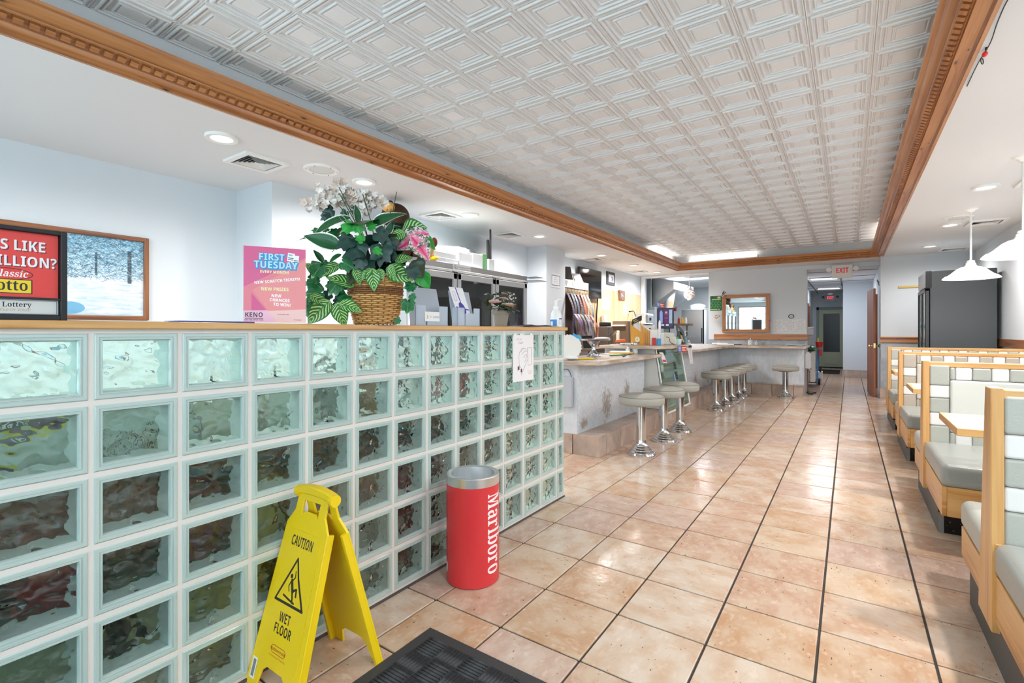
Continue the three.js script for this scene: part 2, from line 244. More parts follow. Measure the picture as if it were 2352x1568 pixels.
// crown moulding round the tray: profile (inwards from the tray edge, up from the soffit)
const crown = [[0, 0], [0.018, 0], [0.018, 0.014], [0.026, 0.022], [0.079, 0.03], [0.082, 0.043], [0.093, 0.047], [0.112, 0.062], [0.116, 0.06], [0.122, 0.065], [0.124, 0.072], [0.119, 0.077], [0.124, 0.082], [0.137, 0.087], [0.148, 0.095], [0.157, 0.106], [0.162, 0.119], [0.168, 0.121], [0.18, 0.123], [0.184, 0.136], [0.168, 0.139], [0.03, 0.06], [0, 0.05]];
function run(profile, place, a, b, mitreA, mitreB, grain) {   // place(h, y, s): room point; s along the run
  const p = [];
  for (let i = 0; i < profile.length; i++) { const [h0, y0] = profile[i], [h1, y1] = profile[(i + 1) % profile.length]; const q = [place(h0, y0, a + mitreA * h0), place(h1, y1, a + mitreA * h1), place(h1, y1, b + mitreB * h1), place(h0, y0, b + mitreB * h0)]; for (const k of [0, 1, 2, 0, 2, 3]) p.push(q[k].x, q[k].y, q[k].z); }
  const g = new THREE.BufferGeometry(); g.setAttribute('position', new THREE.Float32BufferAttribute(p, 3)); g.computeVertexNormals(); return crease(uvBox(g, grain), 0.5);
}
{
  const sides = [['trim_crown_left', (h, y, s) => V(-3.155 + h, 2.55 + y, s), -1.0, 11.02, 0, -1, 'z'], ['trim_crown_right', (h, y, s) => V(0.515 - h, 2.55 + y, s), 11.02, -1.0, -1, 0, 'z'], ['trim_crown_far', (h, y, s) => V(s, 2.55 + y, 11.02 - h), -3.155, 0.515, 1, -1, 'x']];
  for (const [name, place, a, b, ma, mb, grain] of sides) {
    const t = struct(name, run(crown, place, a, b, ma, mb, grain), M.pine), rest = [], far = grain === 'x';
    const n = Math.floor(Math.abs(b - a) / 0.0538), dir = Math.sign(b - a);
    for (let k = 0; k < n; k++) {                              // dentils: little blocks standing off the sloped band
      const s = (far ? -3.155 : 0.47) + k * 0.0538; if (!far && (s < 0.2 || s > 10.85)) continue; if (far && (s < -3.02 || s > 0.38)) continue;
      const w = 0.034, g = [], near = 0;
      const Q = (a1, b1, c1, d1) => g.push(quad(a1, b1, c1, d1));
      const T0 = place(0.1215, 0.0465, s), T1 = place(0.1215, 0.0465, s + w), B0 = place(0.0945, 0.0325, s), B1 = place(0.0945, 0.0325, s + w), U0 = place(0.112, 0.064, s), U1 = place(0.112, 0.064, s + w), L0 = place(0.083, 0.046, s), L1 = place(0.083, 0.046, s + w);
      Q(B0, T0, T1, B1); Q(T0, U0, U1, T1); Q(L0, B0, B1, L1); Q(L0, U0, T0, B0); Q(L1, B1, T1, U1);
      const geo = uvBox(merge(g), grain);
      if (!far && s < 4.6) part(t, 'dentil', geo, M.pine); else rest.push(geo);
    }
    if (rest.length) part(t, 'dentil', merge(rest), M.pine).userData.kind = 'stuff';
  }
}

// ---------------------------------------------------------------- lamps and ceiling fittings
function spot(parent, x, y, d, power, color, angle, pen, size) { const l = new THREE.SpotLight(color, power, 0, angle, pen, 2); l.position.set(x, y, -d); l.target.position.set(x, y - 1, -d); l.castShadow = true; l.shadow.radius = size / 0.02; scene.add(l, l.target); return l; }
const glowWarm = new THREE.MeshStandardMaterial({ color: 0xffffff, emissive: 0xfff3e2, emissiveIntensity: LAMP.glow, roughness: 0.6 });
const glowCool = new THREE.MeshStandardMaterial({ color: 0xffffff, emissive: 0xf6f9ff, emissiveIntensity: LAMP.glow, roughness: 0.6 });
{
  let first;
  const place = [[-3.56, 1.634, 'recessed downlight in the left soffit nearest the camera, before the square vent'], [-3.565, 2.838, 'recessed downlight above the leafy flower basket'], [-3.57, 4.333, 'recessed downlight above the glass-door cooler'], [-3.57, 5.85, 'recessed downlight between the upright flat screen and the pier'], [-3.572, 7.932, 'recessed downlight before the wall-mounted television'], [-3.57, 9.478, 'recessed downlight above the wood-panelled back wall'], [-3.56, 10.912, 'recessed downlight nearest the kitchen opening'],
    [1.043, 6.206, 'large-looking recessed downlight in the right soffit nearest the camera'], [1.046, 8.156, 'recessed downlight in the right soffit beside the round speaker'], [1.045, 10.007, 'recessed downlight in the right soffit farthest back, near the black fridge']];
  place.forEach(([x, d, label], k) => {
    if (!k) {
      first = thing('recessed_downlight', label, 'downlight', [x, 2.53, d], 'recessed ceiling downlights');
      part(first, 'trim_ring', at(crease(lathe([[0.068, 0.018], [0.07, 0.004], [0.098, 0], [0.102, 0.006], [0.102, 0.02]], 40), 0.5), x, 2.53, d), M.white);
      part(first, 'lens', at(lathe([[0.0001, 0.006], [0.06, 0.006], [0.07, 0.01]], 40), x, 2.53, d), glowWarm);
    } else copy(first, 'recessed_downlight', label, [x, 2.53, d]);
    spot(first, x, 2.525, d, LAMP.down * (d > 7 && x < 0 ? 1.6 : 1), LAMP.warm, 1.5, 0.85, 0.06);
  });
}
{ // downlights over the front of the shop, outside the frame
  [[-3.56, 0.2], [1.04, 0.4], [1.04, 2.3], [1.04, 4.25]].forEach(([x, d]) => spot(null, x, 2.525, d, LAMP.down, LAMP.warm, 1.5, 0.85, 0.06));
}
{
  const louvre = std(0xe9e9e7, 0.5); let first;
  const place = [[-3.85, 2.03, 'square ceiling vent nearest the camera, between two downlights'], [-3.88, 4.171, 'square ceiling vent above the cooler, behind the flower basket'], [-3.87, 5.536, 'square ceiling vent behind the upright flat screen'], [-3.89, 8.264, 'square ceiling vent above the lottery ticket rack'], [-3.886, 10.587, 'square ceiling vent in the left soffit farthest back'], [1.43, 6.2, 'square ceiling vent cut by the right edge of the photo'], [1.382, 8.21, 'square ceiling vent behind the rod of the farther pendant lamp'], [1.397, 10.593, 'square ceiling vent above the black fridge']];
  place.forEach(([x, d, label], k) => {
    if (k) return copy(first, 'ceiling_vent', label, [x, 2.53, d]);
    first = thing('ceiling_vent', label, 'vent', [x, 2.53, d], 'square ceiling vents');
    const ring = (a, b, y0, y1) => merge([bx(x - a, x + a, y0, y1, d - a, d - b, 0), bx(x - a, x + a, y0, y1, d + b, d + a, 0), bx(x - a, x - b, y0, y1, d - b, d + b, 0), bx(x + b, x + a, y0, y1, d - b, d + b, 0)]);
    part(first, 'frame', ring(0.175, 0.135, 2.532, 2.55), M.white); part(first, 'backing', bx(x - 0.136, x + 0.136, 2.546, 2.55, d - 0.136, d + 0.136, 0), M.blackMatt);
    for (const a of [0.118, 0.094, 0.07, 0.046]) {
      const o = [[-1, -1], [1, -1], [1, 1], [-1, 1]], g = []; for (let s = 0; s < 4; s++) { const [p, q] = [o[s], o[(s + 1) % 4]], c = (u, m, y) => V(x + u[0] * m, y, d + u[1] * m); g.push(quad(c(p, a, 2.531), c(q, a, 2.531), c(q, a - 0.015, 2.546), c(p, a - 0.015, 2.546)), quad(c(p, a, 2.533), c(p, a - 0.015, 2.548), c(q, a - 0.015, 2.548), c(q, a, 2.533))); }
      part(first, 'slat', merge(g), louvre);
    }
    part(first, 'slat', bx(x - 0.022, x + 0.022, 2.532, 2.536, d - 0.022, d + 0.022, 0), louvre);
  });
  let sp; [[-3.584, 2.427, 'round white ceiling speaker beside the square vent nearest the camera'], [-3.592, 8.681, 'round white ceiling speaker above the ticket rack'], [1.055, 7.707, 'round white ceiling speaker beside the farther pendant lamp']].forEach(([x, d, label], k) => {
    if (k) return copy(sp, 'ceiling_speaker', label, [x, 2.535, d]);
    sp = thing('ceiling_speaker', label, 'speaker', [x, 2.535, d], 'round ceiling speakers');
    part(sp, 'rim', at(crease(lathe([[0.1, 0.004], [0.135, 0], [0.142, 0.006], [0.142, 0.015]], 48), 0.5), x, 2.535, d), M.white);
    part(sp, 'grille', at(lathe(Array.from({ length: 12 }, (_, i) => [Math.max(0.0001, i * 0.0091), 0.004 + (i % 2) * 0.0015]), 48), x, 2.535, d), std(0xdadad8, 0.6));
    for (let i = 0; i < 6; i++) part(sp, 'screw', cyl(x + 0.12 * Math.cos(i * 1.047), 2.532, d + 0.12 * Math.sin(i * 1.047), 0.004, 0.004, 0.004, 8), M.grey);
  });
}
{ // pendants over the booth tables
  const shadeMat = std(0xfaf3ea, 0.9, { transmission: 0.45 }), bulbMat = new THREE.MeshStandardMaterial({ color: 0xffffff, emissive: 0xffe9cc, emissiveIntensity: 3 });
  let first; [[1.095, 7.226, 'white glass pendant lamp in front of the black fridge'], [1.1, 5.3, 'white glass pendant lamp cut by the right edge of the photo'], [1.1, 3.36, 'white glass pendant lamp over the nearest booth table']].forEach(([x, d, label], k) => {
    if (k === 0) {
      const Y = 1.785; first = thing('pendant_lamp', label, 'lamp', [x, Y, d], 'pendant lamps over the booths');
      part(first, 'canopy', at(crease(lathe([[0.012, 0], [0.03, 0.01], [0.04, 0.022], [0.062, 0.032], [0.065, 0.045]], 36), 0.5), x, 2.505, d), M.white);
      part(first, 'rod', rod(V(x, Y + 0.19, d), V(x, 2.52, d), 0.009, 14), M.white);
      part(first, 'neck', at(crease(lathe([[0.012, 0.2], [0.03, 0.196], [0.036, 0.182], [0.03, 0.174], [0.042, 0.168], [0.042, 0.148], [0.05, 0.144], [0.05, 0.12]], 32), 0.5), x, Y, d), M.white);
      const o = [[0.05, 0.132], [0.085, 0.124], [0.12, 0.104], [0.15, 0.076], [0.175, 0.052], [0.2, 0.034], [0.215, 0.03], [0.238, 0.008], [0.241, 0]], i = o.slice().reverse().map(([r, y]) => [r - 0.004, Math.max(0.001, y - 0.005)]);
      part(first, 'shade', at(crease(lathe([...o, ...i], 56), 0.7), x, Y, d), shadeMat);
      part(first, 'bulb', at(new THREE.SphereGeometry(0.042, 20, 14), x, Y + 0.035, d), bulbMat);
    } else copy(first, 'pendant_lamp', label, [x, 1.785, d]);
    const l = new THREE.PointLight(LAMP.warm, LAMP.pendant); l.position.set(x, 1.785 + 0.035, -d); l.castShadow = true; l.shadow.radius = 1.6; scene.add(l);
  });
}
{ // fluorescent strips lying in the cove behind the crown
  let first; const w = 0.05;
  [[-2.2, 10.955, 1.4, 0, 'white fluorescent strip lying on the wooden crown above the kitchen opening'], [-3.07, 9.9, 1.7, Math.PI / 2, 'fluorescent strip hidden behind the crown moulding of the left soffit'], [0.43, 9.9, 1.7, Math.PI / 2, 'fluorescent strip hidden behind the crown moulding of the right soffit']].forEach(([x, d, L, ry, label], k) => {
    const y = k ? 2.64 : 2.69, t = thing('fluorescent_strip', label, 'light', [x, y, d]);
    const g = bx(-L / 2, L / 2, 0, 0.03, -w / 2, w / 2, 0.003), q = new THREE.CylinderGeometry(0.016, 0.016, L - 0.06, 14); q.rotateZ(Math.PI / 2); q.translate(0, 0.052, 0);
    part(t, 'housing', at(g, x, y, d, ry), M.white); part(t, 'tube', at(q, x, y, d, ry), glowCool);
    for (const e of [-1, 1]) part(t, 'socket', at(bx(e * (L / 2 - 0.02) - 0.01, e * (L / 2 - 0.02) + 0.01, 0.028, 0.07, -0.016, 0.016, 0.002), x, y, d, ry), M.white);
    const l = new THREE.RectAreaLight(0xfdf6e8, LAMP.cove, L - 0.06, 0.04); l.position.set(x, y + 0.072, -d); l.rotation.set(Math.PI / 2, 0, ry); scene.add(l);
  });
}
function troffer(label, x, y, d, w, l, power) {
  const t = thing('ceiling_light_panel', label, 'light', [x, y - 0.02, d]);
  part(t, 'frame', merge([bx(x - w / 2, x + w / 2, y - 0.02, y, d - l / 2, d - l / 2 + 0.02, 0), bx(x - w / 2, x + w / 2, y - 0.02, y, d + l / 2 - 0.02, d + l / 2, 0), bx(x - w / 2, x - w / 2 + 0.02, y - 0.02, y, d - l / 2, d + l / 2, 0), bx(x + w / 2 - 0.02, x + w / 2, y - 0.02, y, d - l / 2, d + l / 2, 0)]), M.white);
  part(t, 'diffuser', bx(x - w / 2 + 0.02, x + w / 2 - 0.02, y - 0.012, y, d - l / 2 + 0.02, d + l / 2 - 0.02, 0), glowCool);
  const a = new THREE.RectAreaLight(0xf2f7ff, power, w - 0.04, l - 0.04); a.position.set(x, y - 0.022, -d); a.rotation.x = -Math.PI / 2; scene.add(a);
}
troffer('fluorescent ceiling panel in the corridor nearer the front exit sign', -0.5, 2.5, 14.1, 0.58, 0.5, LAMP.troffer * 1.3);
troffer('fluorescent ceiling panel in the corridor nearer the far exit sign', -0.5, 2.5, 17.4, 0.58, 0.5, LAMP.troffer * 0.35);
troffer('fluorescent ceiling panel in the kitchen beside the steel hood', -3.35, 2.62, 13.4, 1.15, 0.55, LAMP.troffer);
troffer('fluorescent ceiling panel in the kitchen farther back', -2.55, 2.62, 15.2, 1.15, 0.55, LAMP.troffer);

// ---------------------------------------------------------------- glass block partition
const GX = -1.718, GT = 0.095, JD = (i) => 0.449 + 0.2172 * i, JY = (j) => 0.013 + 0.2 * j;
{
  const wall = holder('wall_glass_block'), bars = [], mw = 0.014;
  for (let i = -3; i <= 12; i++) bars.push(bx(GX - GT + 0.0036, GX - 0.0036, 0.001, 1.2155, JD(i) - mw / 2, JD(i) + mw / 2, 0));
  for (let j = 0; j <= 6; j++) bars.push(bx(GX - GT + 0.003, GX - 0.003, Math.max(0, JY(j) - 0.009), JY(j) + 0.006, JD(-3), 3.158, 0));
  part(wall, 'mortar', merge(bars), M.mortar);
  part(wall, 'base_joint', bx(GX - 0.002, GX + 0.006, -0.006, 0.009, JD(-3), 3.165, 0), std(0x55524e, 0.9));
  const rimMat = std(0xbacbc6, 0.16, { clearcoat: 0.8, clearcoatRoughness: 0.08 }), paneMat = std(0xf1fbf8, 0.015, { transmission: 1, thickness: 0.006, ior: 1.5 }), backMat = std(0xeefaf5, 0.03, { transmission: 1 });
  // blocks in their own axes: face towards +X, width along z, height along y
  function rim(w, h, round) {
    const L = [[0, -0.094], [0, -0.004], [0.002, -0.001], [0.0035, 0], [0.011, 0], [0.0125, -0.0022], [0.0145, -0.0022], [0.0155, 0.0002], [0.0185, 0.0002], [0.0205, -0.004], [0.0225, -0.011], [0.0225, -0.083], [0.0205, -0.09], [0.0145, -0.0918], [0.0125, -0.094]], p = [], c = [[-1, -1], [1, -1], [1, 1], [-1, 1]];
    const LI = 10, P = ([i, x], s) => [x, c[s][1] * (h / 2 - i), c[s][0] * (w / 2 - Math.min(i, w / 2 - 0.012))];
    for (let k = 0; k < L.length; k++) for (let s = 0; s < 4; s++) { if ((k === LI) !== !!round) continue; const a = P(L[k], s), b = P(L[k], (s + 1) % 4), e = P(L[(k + 1) % L.length], (s + 1) % 4), f = P(L[(k + 1) % L.length], s); p.push(...a, ...f, ...b, ...b, ...f, ...e); }
    const g = new THREE.BufferGeometry(); g.setAttribute('position', new THREE.Float32BufferAttribute(p, 3)); g.computeVertexNormals(); return g;
  }
  function pane(w, h, seed, back) {
    const n = lattice(seed), r = rng(seed), g = new THREE.BoxGeometry(0.006, h - 0.044, w - 0.044, 1, 26, 26), p = g.attributes.position, rays = Array.from({ length: 7 }, () => r() * 3.14);
    for (let i = 0; i < p.count; i++) {
      if (p.getX(i) > 0) continue; const y = p.getY(i) / h + 0.5, z = p.getZ(i) / w + 0.5, e = smooth(0, 0.06, Math.min(y - 0.11, 0.89 - y, z - 0.11, 0.89 - z) + 0.02), q = Math.hypot(y - 0.5, z - 0.5), th = Math.atan2(y - 0.5, z - 0.5);
      let b = 0; for (const a of rays) b += Math.exp(-Math.pow(Math.sin(th - a) * 7, 2)) * (0.3 + q);
      p.setX(i, p.getX(i) - e * (0.017 * fbm(n, z, y, 6, 6, 3) - 0.0085 + 0.0024 * b));
    }
    g.computeVertexNormals(); if (back) g.rotateY(Math.PI); return g;
  }
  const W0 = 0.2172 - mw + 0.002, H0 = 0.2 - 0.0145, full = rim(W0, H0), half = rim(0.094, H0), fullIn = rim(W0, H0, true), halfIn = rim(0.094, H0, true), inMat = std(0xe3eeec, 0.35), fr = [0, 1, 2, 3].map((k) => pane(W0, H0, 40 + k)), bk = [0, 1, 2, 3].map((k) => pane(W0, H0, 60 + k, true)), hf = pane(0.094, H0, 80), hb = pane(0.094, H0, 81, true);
  const r = rng(77);
  for (let i = -3; i < 13; i++) for (let j = 0; j < 6; j++) {
    const isHalf = i === 12, d = isHalf ? 3.061 + 0.047 + 0.003 : JD(i + 0.5), y = JY(j + 0.5), b = part(wall, 'glass_block', isHalf ? half : full, rimMat); b.position.set(GX, y - 0.001, -d);
    part(b, 'lightened_coating', isHalf ? halfIn : fullIn, inMat);  // coating colour lightened to stand in for light the panes hold back
    const f = part(b, 'pane', isHalf ? hf : fr[Math.floor(r() * 4)], paneMat), k = part(b, 'pane', isHalf ? hb : bk[Math.floor(r() * 4)], backMat); f.position.x = -0.0135; k.position.x = -0.0805;
  }
  const cap = thing('partition_ledge', 'long oak ledge capping the glass block partition', 'ledge', [-1.767, 1.216, 1.4]);
  part(cap, 'board', bx(-1.837, -1.699, 1.2165, 1.2385, -0.45, 3.182, 0.004, 'z'), M.oak);
  part(cap, 'edge_band', bx(-1.8, -1.7005, 1.2165, 1.2385, 3.18, 3.186, 0.002, 'x'), M.oak);
}

// ---------------------------------------------------------------- things on the oak ledge (top at 1.2385)
const LY = 1.2387;
const clipText = (g, s, x, y, font, fill, align = 'left') => { g.font = font; g.fillStyle = fill; g.textAlign = align; g.fillText(s, x, y); };
{ // lottery sign in a black frame, facing the shop
  const t = thing('lottery_sign', 'red jackpot lottery sign in a black frame at the left edge of the ledge', 'sign', [-1.78, LY, 0.2]), x = -1.775, d0 = -0.02, d1 = 0.41, y0 = LY, y1 = 1.483;
  part(t, 'frame', merge([bx(x - 0.03, x, y0, y0 + 0.016, d0, d1), bx(x - 0.03, x, y1 - 0.012, y1, d0, d1), bx(x - 0.03, x + 0.003, y0, y1, d1 - 0.012, d1 + 0.002), bx(x - 0.03, x, y0, y1, d0, d0 + 0.012), bx(x - 0.028, x - 0.02, y0, y1, d0, d1, 0)]), std(0x15171c, 0.5));
  const face = print(1100, 520, (g, w, h) => {
    g.fillStyle = '#e23a33'; g.fillRect(0, 0, w, h); for (let y = 0; y < h; y += 7) { g.fillStyle = 'rgba(250,120,110,0.25)'; g.fillRect(0, y, w, 2); }
    const T = (s, x, y, px, col, f = 'sans-serif', st = 'bold') => { g.save(); g.translate(x, y); g.scale(1, 1.38); clipText(g, s, 0, 0, `${st} ${px}px ${f}`, col, 'right'); g.restore(); };
    for (const [s, x, y] of [['FEELS LIKE', 1034, 148], ['A MILLION?', 1094, 274]]) { T(s, x + 7, y + 7, 82, '#6b2026'); T(s, x, y, 82, '#f3eef2'); }
    g.strokeStyle = '#2a1416'; g.lineWidth = 5; g.beginPath(); g.ellipse(812, 340, 150, 46, 0, 0, 7); g.fillStyle = '#e23a33'; g.fill(); g.stroke(); T('Classic', 936, 362, 52, '#f6f0f0', 'serif', 'italic bold');
    g.fillStyle = '#efce1d'; g.fillRect(640, 382, 318, 108); g.strokeStyle = '#2a1416'; g.lineWidth = 6; g.strokeRect(640, 382, 318, 108); T('Lotto', 940, 468, 80, '#1c1714', 'serif');
  });
  part(t, 'poster', sheet(V(x - 0.014, y0 + 0.061, d0 + 0.01), V(x - 0.014, y0 + 0.061, d1 - 0.014), V(x - 0.014, y1 - 0.012, d1 - 0.014), V(x - 0.014, y1 - 0.012, d0 + 0.01), 0.003), printed(face, 0.35));
  part(t, 'divider', bx(x - 0.02, x - 0.002, y0 + 0.055, y0 + 0.061, d0, d1, 0.001), std(0x15171c, 0.5));
  const strip = print(1100, 140, (g, w, h) => { g.fillStyle = '#d9d8d6'; g.fillRect(0, 0, w, h); g.strokeStyle = '#3a4a66'; g.lineWidth = 4; g.strokeRect(8, 8, w - 16, h - 16); g.save(); g.scale(1, 1.5); clipText(g, 'C', 744, 46, 'bold 40px serif', '#1b1b1f'); clipText(g, 'T', 774, 46, 'bold 30px serif', '#1b1b1f'); clipText(g, 'Lottery', 806, 46, 'bold 40px serif', '#1b1b1f'); clipText(g, 'Is This Fun Or What!', 950, 72, 'italic 24px serif', '#b89a52', 'right'); g.restore(); });
  part(t, 'nameplate', sheet(V(x - 0.013, y0 + 0.015, d0 + 0.01), V(x - 0.013, y0 + 0.015, d1 - 0.014), V(x - 0.013, y0 + 0.055, d1 - 0.014), V(x - 0.013, y0 + 0.055, d0 + 0.01), 0.003), printed(strip, 0.35));
}
{ // papers
  const mag = (name, label, cat, d0, d1, x0, x1, h, m, ry = 0) => solo(name, label, cat, at(bx(-(x1 - x0) / 2, (x1 - x0) / 2, 0, h, -(d1 - d0) / 2, (d1 - d0) / 2, 0.0012), (x0 + x1) / 2, LY, (d0 + d1) / 2, ry), m);
  mag('magazine', 'thin blue magazine lying on the ledge beside the pink sign', 'magazine', 0.66, 0.9, -1.82, -1.72, 0.005, std(0x39418c, 0.4), 0.03);
  mag('leaflet', 'white leaflet lying on the ledge beside the red lottery sign', 'paper', 0.44, 0.64, -1.815, -1.73, 0.002, M.paper, 0.1);
  const n = thing('newspaper', 'folded newspaper lying on the ledge beside the soap pump', 'newspaper', [-1.76, LY, 2.8]), pm = std(0x8e8a92, 0.8);
  for (let k = 0; k < 3; k++) { const pts = Array.from({ length: 14 }, (_, i) => { const s = i / 13; return [2.56 + k * 0.08 + s * 0.34, LY + 0.002 + k * 0.004 + 0.007 * Math.sin(s * 5 + k) ** 2 * (1 - s * 0.6)]; }); const g = []; for (let i = 0; i < 13; i++) { const [a, ya] = pts[i], [b, yb] = pts[i + 1]; g.push(quad(V(-1.825, ya, a), V(-1.715, ya, a), V(-1.715, yb, b), V(-1.825, yb, b)), quad(V(-1.715, ya - 0.002, a), V(-1.825, ya - 0.002, a), V(-1.825, yb - 0.002, b), V(-1.715, yb - 0.002, b)), quad(V(-1.715, ya - 0.002, a), V(-1.715, yb - 0.002, b), V(-1.715, yb, b), V(-1.715, ya, a))); } part(n, 'page', merge(g), k === 1 ? std(0x5a4c50, 0.8) : pm); }
}
{ // acrylic stand with the pink notice, turned a little to the camera
  const t = thing('acrylic_sign', 'pink first Tuesday notice in a clear acrylic stand', 'sign', [-1.77, LY, 1.0]), a = V(-1.8165, LY + 0.004, 0.9085), b = V(-1.7135, LY + 0.004, 1.0915), up = new THREE.Vector3(0, 0.282, 0), lean = b.clone().sub(a).cross(up).normalize().multiplyScalar(-0.03);
  const art = print(800, 1040, (g, w, h) => {
    const bg = (c, p) => { g.fillStyle = c; g.beginPath(); p.forEach(([x, y], i) => (i ? g.lineTo(x, y) : g.moveTo(x, y))); g.fill(); };
    g.fillStyle = '#e87f8c'; g.fillRect(0, 0, w, h); bg('#dd5f90', [[0, 0], [w, 0], [w, 120], [0, 560]]); bg('#d9588c', [[100, 640], [420, h], [100, h]]); bg('#ee8f90', [[w, 150], [w, h], [430, h], [110, 600]]); bg('#f3c3c0', [[0, 900], [w, 850], [w, h], [0, h]]); bg('#f0b9cf', [[0, 880], [300, 870], [420, h], [0, h]]);
    const O = (s, x, y, f) => { g.font = f; g.textAlign = 'center'; g.lineJoin = 'round'; g.strokeStyle = '#3f8fc8'; g.lineWidth = 26; g.strokeText(s, x + 8, y + 10); g.fillStyle = '#b4e4f6'; g.fillText(s, x, y); };
    O('FIRST', 350, 180, 'bold 128px sans-serif'); O('TUESDAY', 410, 290, 'bold 132px sans-serif');
    g.save(); g.translate(565, 60); g.rotate(0.12); for (const dx of [60, 0]) { g.fillStyle = '#f4f6fb'; g.fillRect(dx, dx * 0.4, 92, 118); g.fillStyle = '#25406e'; g.font = 'bold 30px sans-serif'; g.textAlign = 'left'; g.fillText(dx ? '$' : '$$$', dx + 14, dx * 0.4 + 40); g.fillRect(dx + 10, dx * 0.4 + 66, 72, 10); g.fillRect(dx + 10, dx * 0.4 + 88, 72, 10); } g.restore(); O('TUESDAY', 410, 290, 'bold 132px sans-serif');
    const C = (s, x, y, size, col, rot = 0) => { g.save(); g.translate(x, y); g.rotate(rot); g.font = `bold ${size}px sans-serif`; g.textAlign = 'center'; g.fillStyle = col; g.fillText(s, 0, 0); g.restore(); };
    C('EVERY MONTH!', 390, 360, 52, '#f4efb4'); C('NEW SCRATCH TICKETS!', 430, 480, 53, '#ffffff', -0.13); C('NEW PRIZES', 395, 600, 62, '#f4efb4'); C('NEW', 412, 690, 58, '#ffffff'); C('CHANCES', 455, 750, 58, '#ffffff', 0.04); C('TO WIN!', 485, 812, 58, '#ffffff', 0.05);
    for (const [x, y] of [[690, 340], [370, 430], [610, 505], [260, 690], [570, 680]]) C('♫', x, y, 50, '#ffffff');
    C('KENO', 130, 965, 84, '#2c2434'); g.fillStyle = '#2c2434'; g.fillRect(20, 980, 225, 8); C('ON THE SPOT FUN', 130, 1014, 27, '#2c2434'); C('CTLOTTERY.ORG', 500, 935, 20, '#6a4550'); C('CT Lottery', 690, 1008, 20, '#4a3038');
  });
  const shift = (v, k) => v.clone().add(lean.clone().multiplyScalar(k)), top = (v) => v.clone().add(up);
  part(t, 'notice', sheet(shift(a, 0.02), shift(b, 0.02), shift(top(b), 0.35), shift(top(a), 0.35), 0.001), printed(art, 0.25, { clearcoat: 1, clearcoatRoughness: 0.03 }));
  const o = b.clone().sub(a).normalize().multiplyScalar(0.004), a2 = a.clone().sub(o), b2 = b.clone().add(o), y = new THREE.Vector3(0, -0.004, 0);
  part(t, 'acrylic_back', sheet(shift(a2, 0.2).add(y), shift(b2, 0.2).add(y), shift(top(b2), 0.5), shift(top(a2), 0.5), 0.002), std(0xffffff, 0.05, { transmission: 0.95 }));
  part(t, 'acrylic_foot', sheet(shift(a2, -1).add(y), shift(b2, -1).add(y), shift(b2, 2).add(y), shift(a2, 2).add(y), 0.002), std(0xffffff, 0.05, { transmission: 0.95 }));
}
function soapPump(t, x, y, d, s, liquid, foam) {
  part(t, 'bottle', at(crease(lathe([[0.001, 0], [0.036, 0], [0.041, 0.006], [0.042, 0.06], [0.04, 0.09], [0.03, 0.115], [0.02, 0.125], [0.02, 0.132]].map(([r, h]) => [r * s, h * s]), 32), 0.6), x, y, d), liquid);
  part(t, 'collar', at(crease(lathe([[0.021, 0.128], [0.022, 0.15], [0.012, 0.158], [0.011, 0.18]].map(([r, h]) => [r * s, h * s]), 24), 0.5), x, y, d), M.whiteGloss);
  part(t, 'pump', merge([cyl(x, y + 0.178 * s, d, 0.014 * s, 0.014 * s), tube([V(x, y + 0.188 * s, d), V(x + 0.012 * s, y + 0.197 * s, d + 0.01 * s), V(x + 0.034 * s, y + 0.2 * s, d + 0.024 * s)], (foam ? 0.0075 : 0.005) * s, 10, 10)]), M.whiteGloss);
}
{
  const t = thing('foam_soap_pump', 'white foaming soap pump bottle with a blue label at the end of the ledge', 'bottle', [-1.765, LY, 3.125]);
  soapPump(t, -1.765, LY, 3.125, 1.02, M.whiteGloss, true);
  const lab = print(256, 128, (g, w, h) => { g.fillStyle = '#eef1f5'; g.fillRect(0, 0, w, h); g.fillStyle = '#3f86cf'; g.fillRect(0, 20, 140, h); g.fillStyle = '#e8eef6'; g.fillRect(45, 50, 42, 78); g.fillStyle = '#31407e'; g.fillRect(170, 0, 60, 18); for (let y = 30; y < 110; y += 12) { g.fillStyle = '#8a93a8'; g.fillRect(160, y, 80, 3); } });
  const g = new THREE.CylinderGeometry(0.0437, 0.0437, 0.058, 28, 1, true, -1.2, 3.4); part(t, 'label', at(g, -1.765, LY + 0.037, 3.125), printed(lab, 0.4));
}
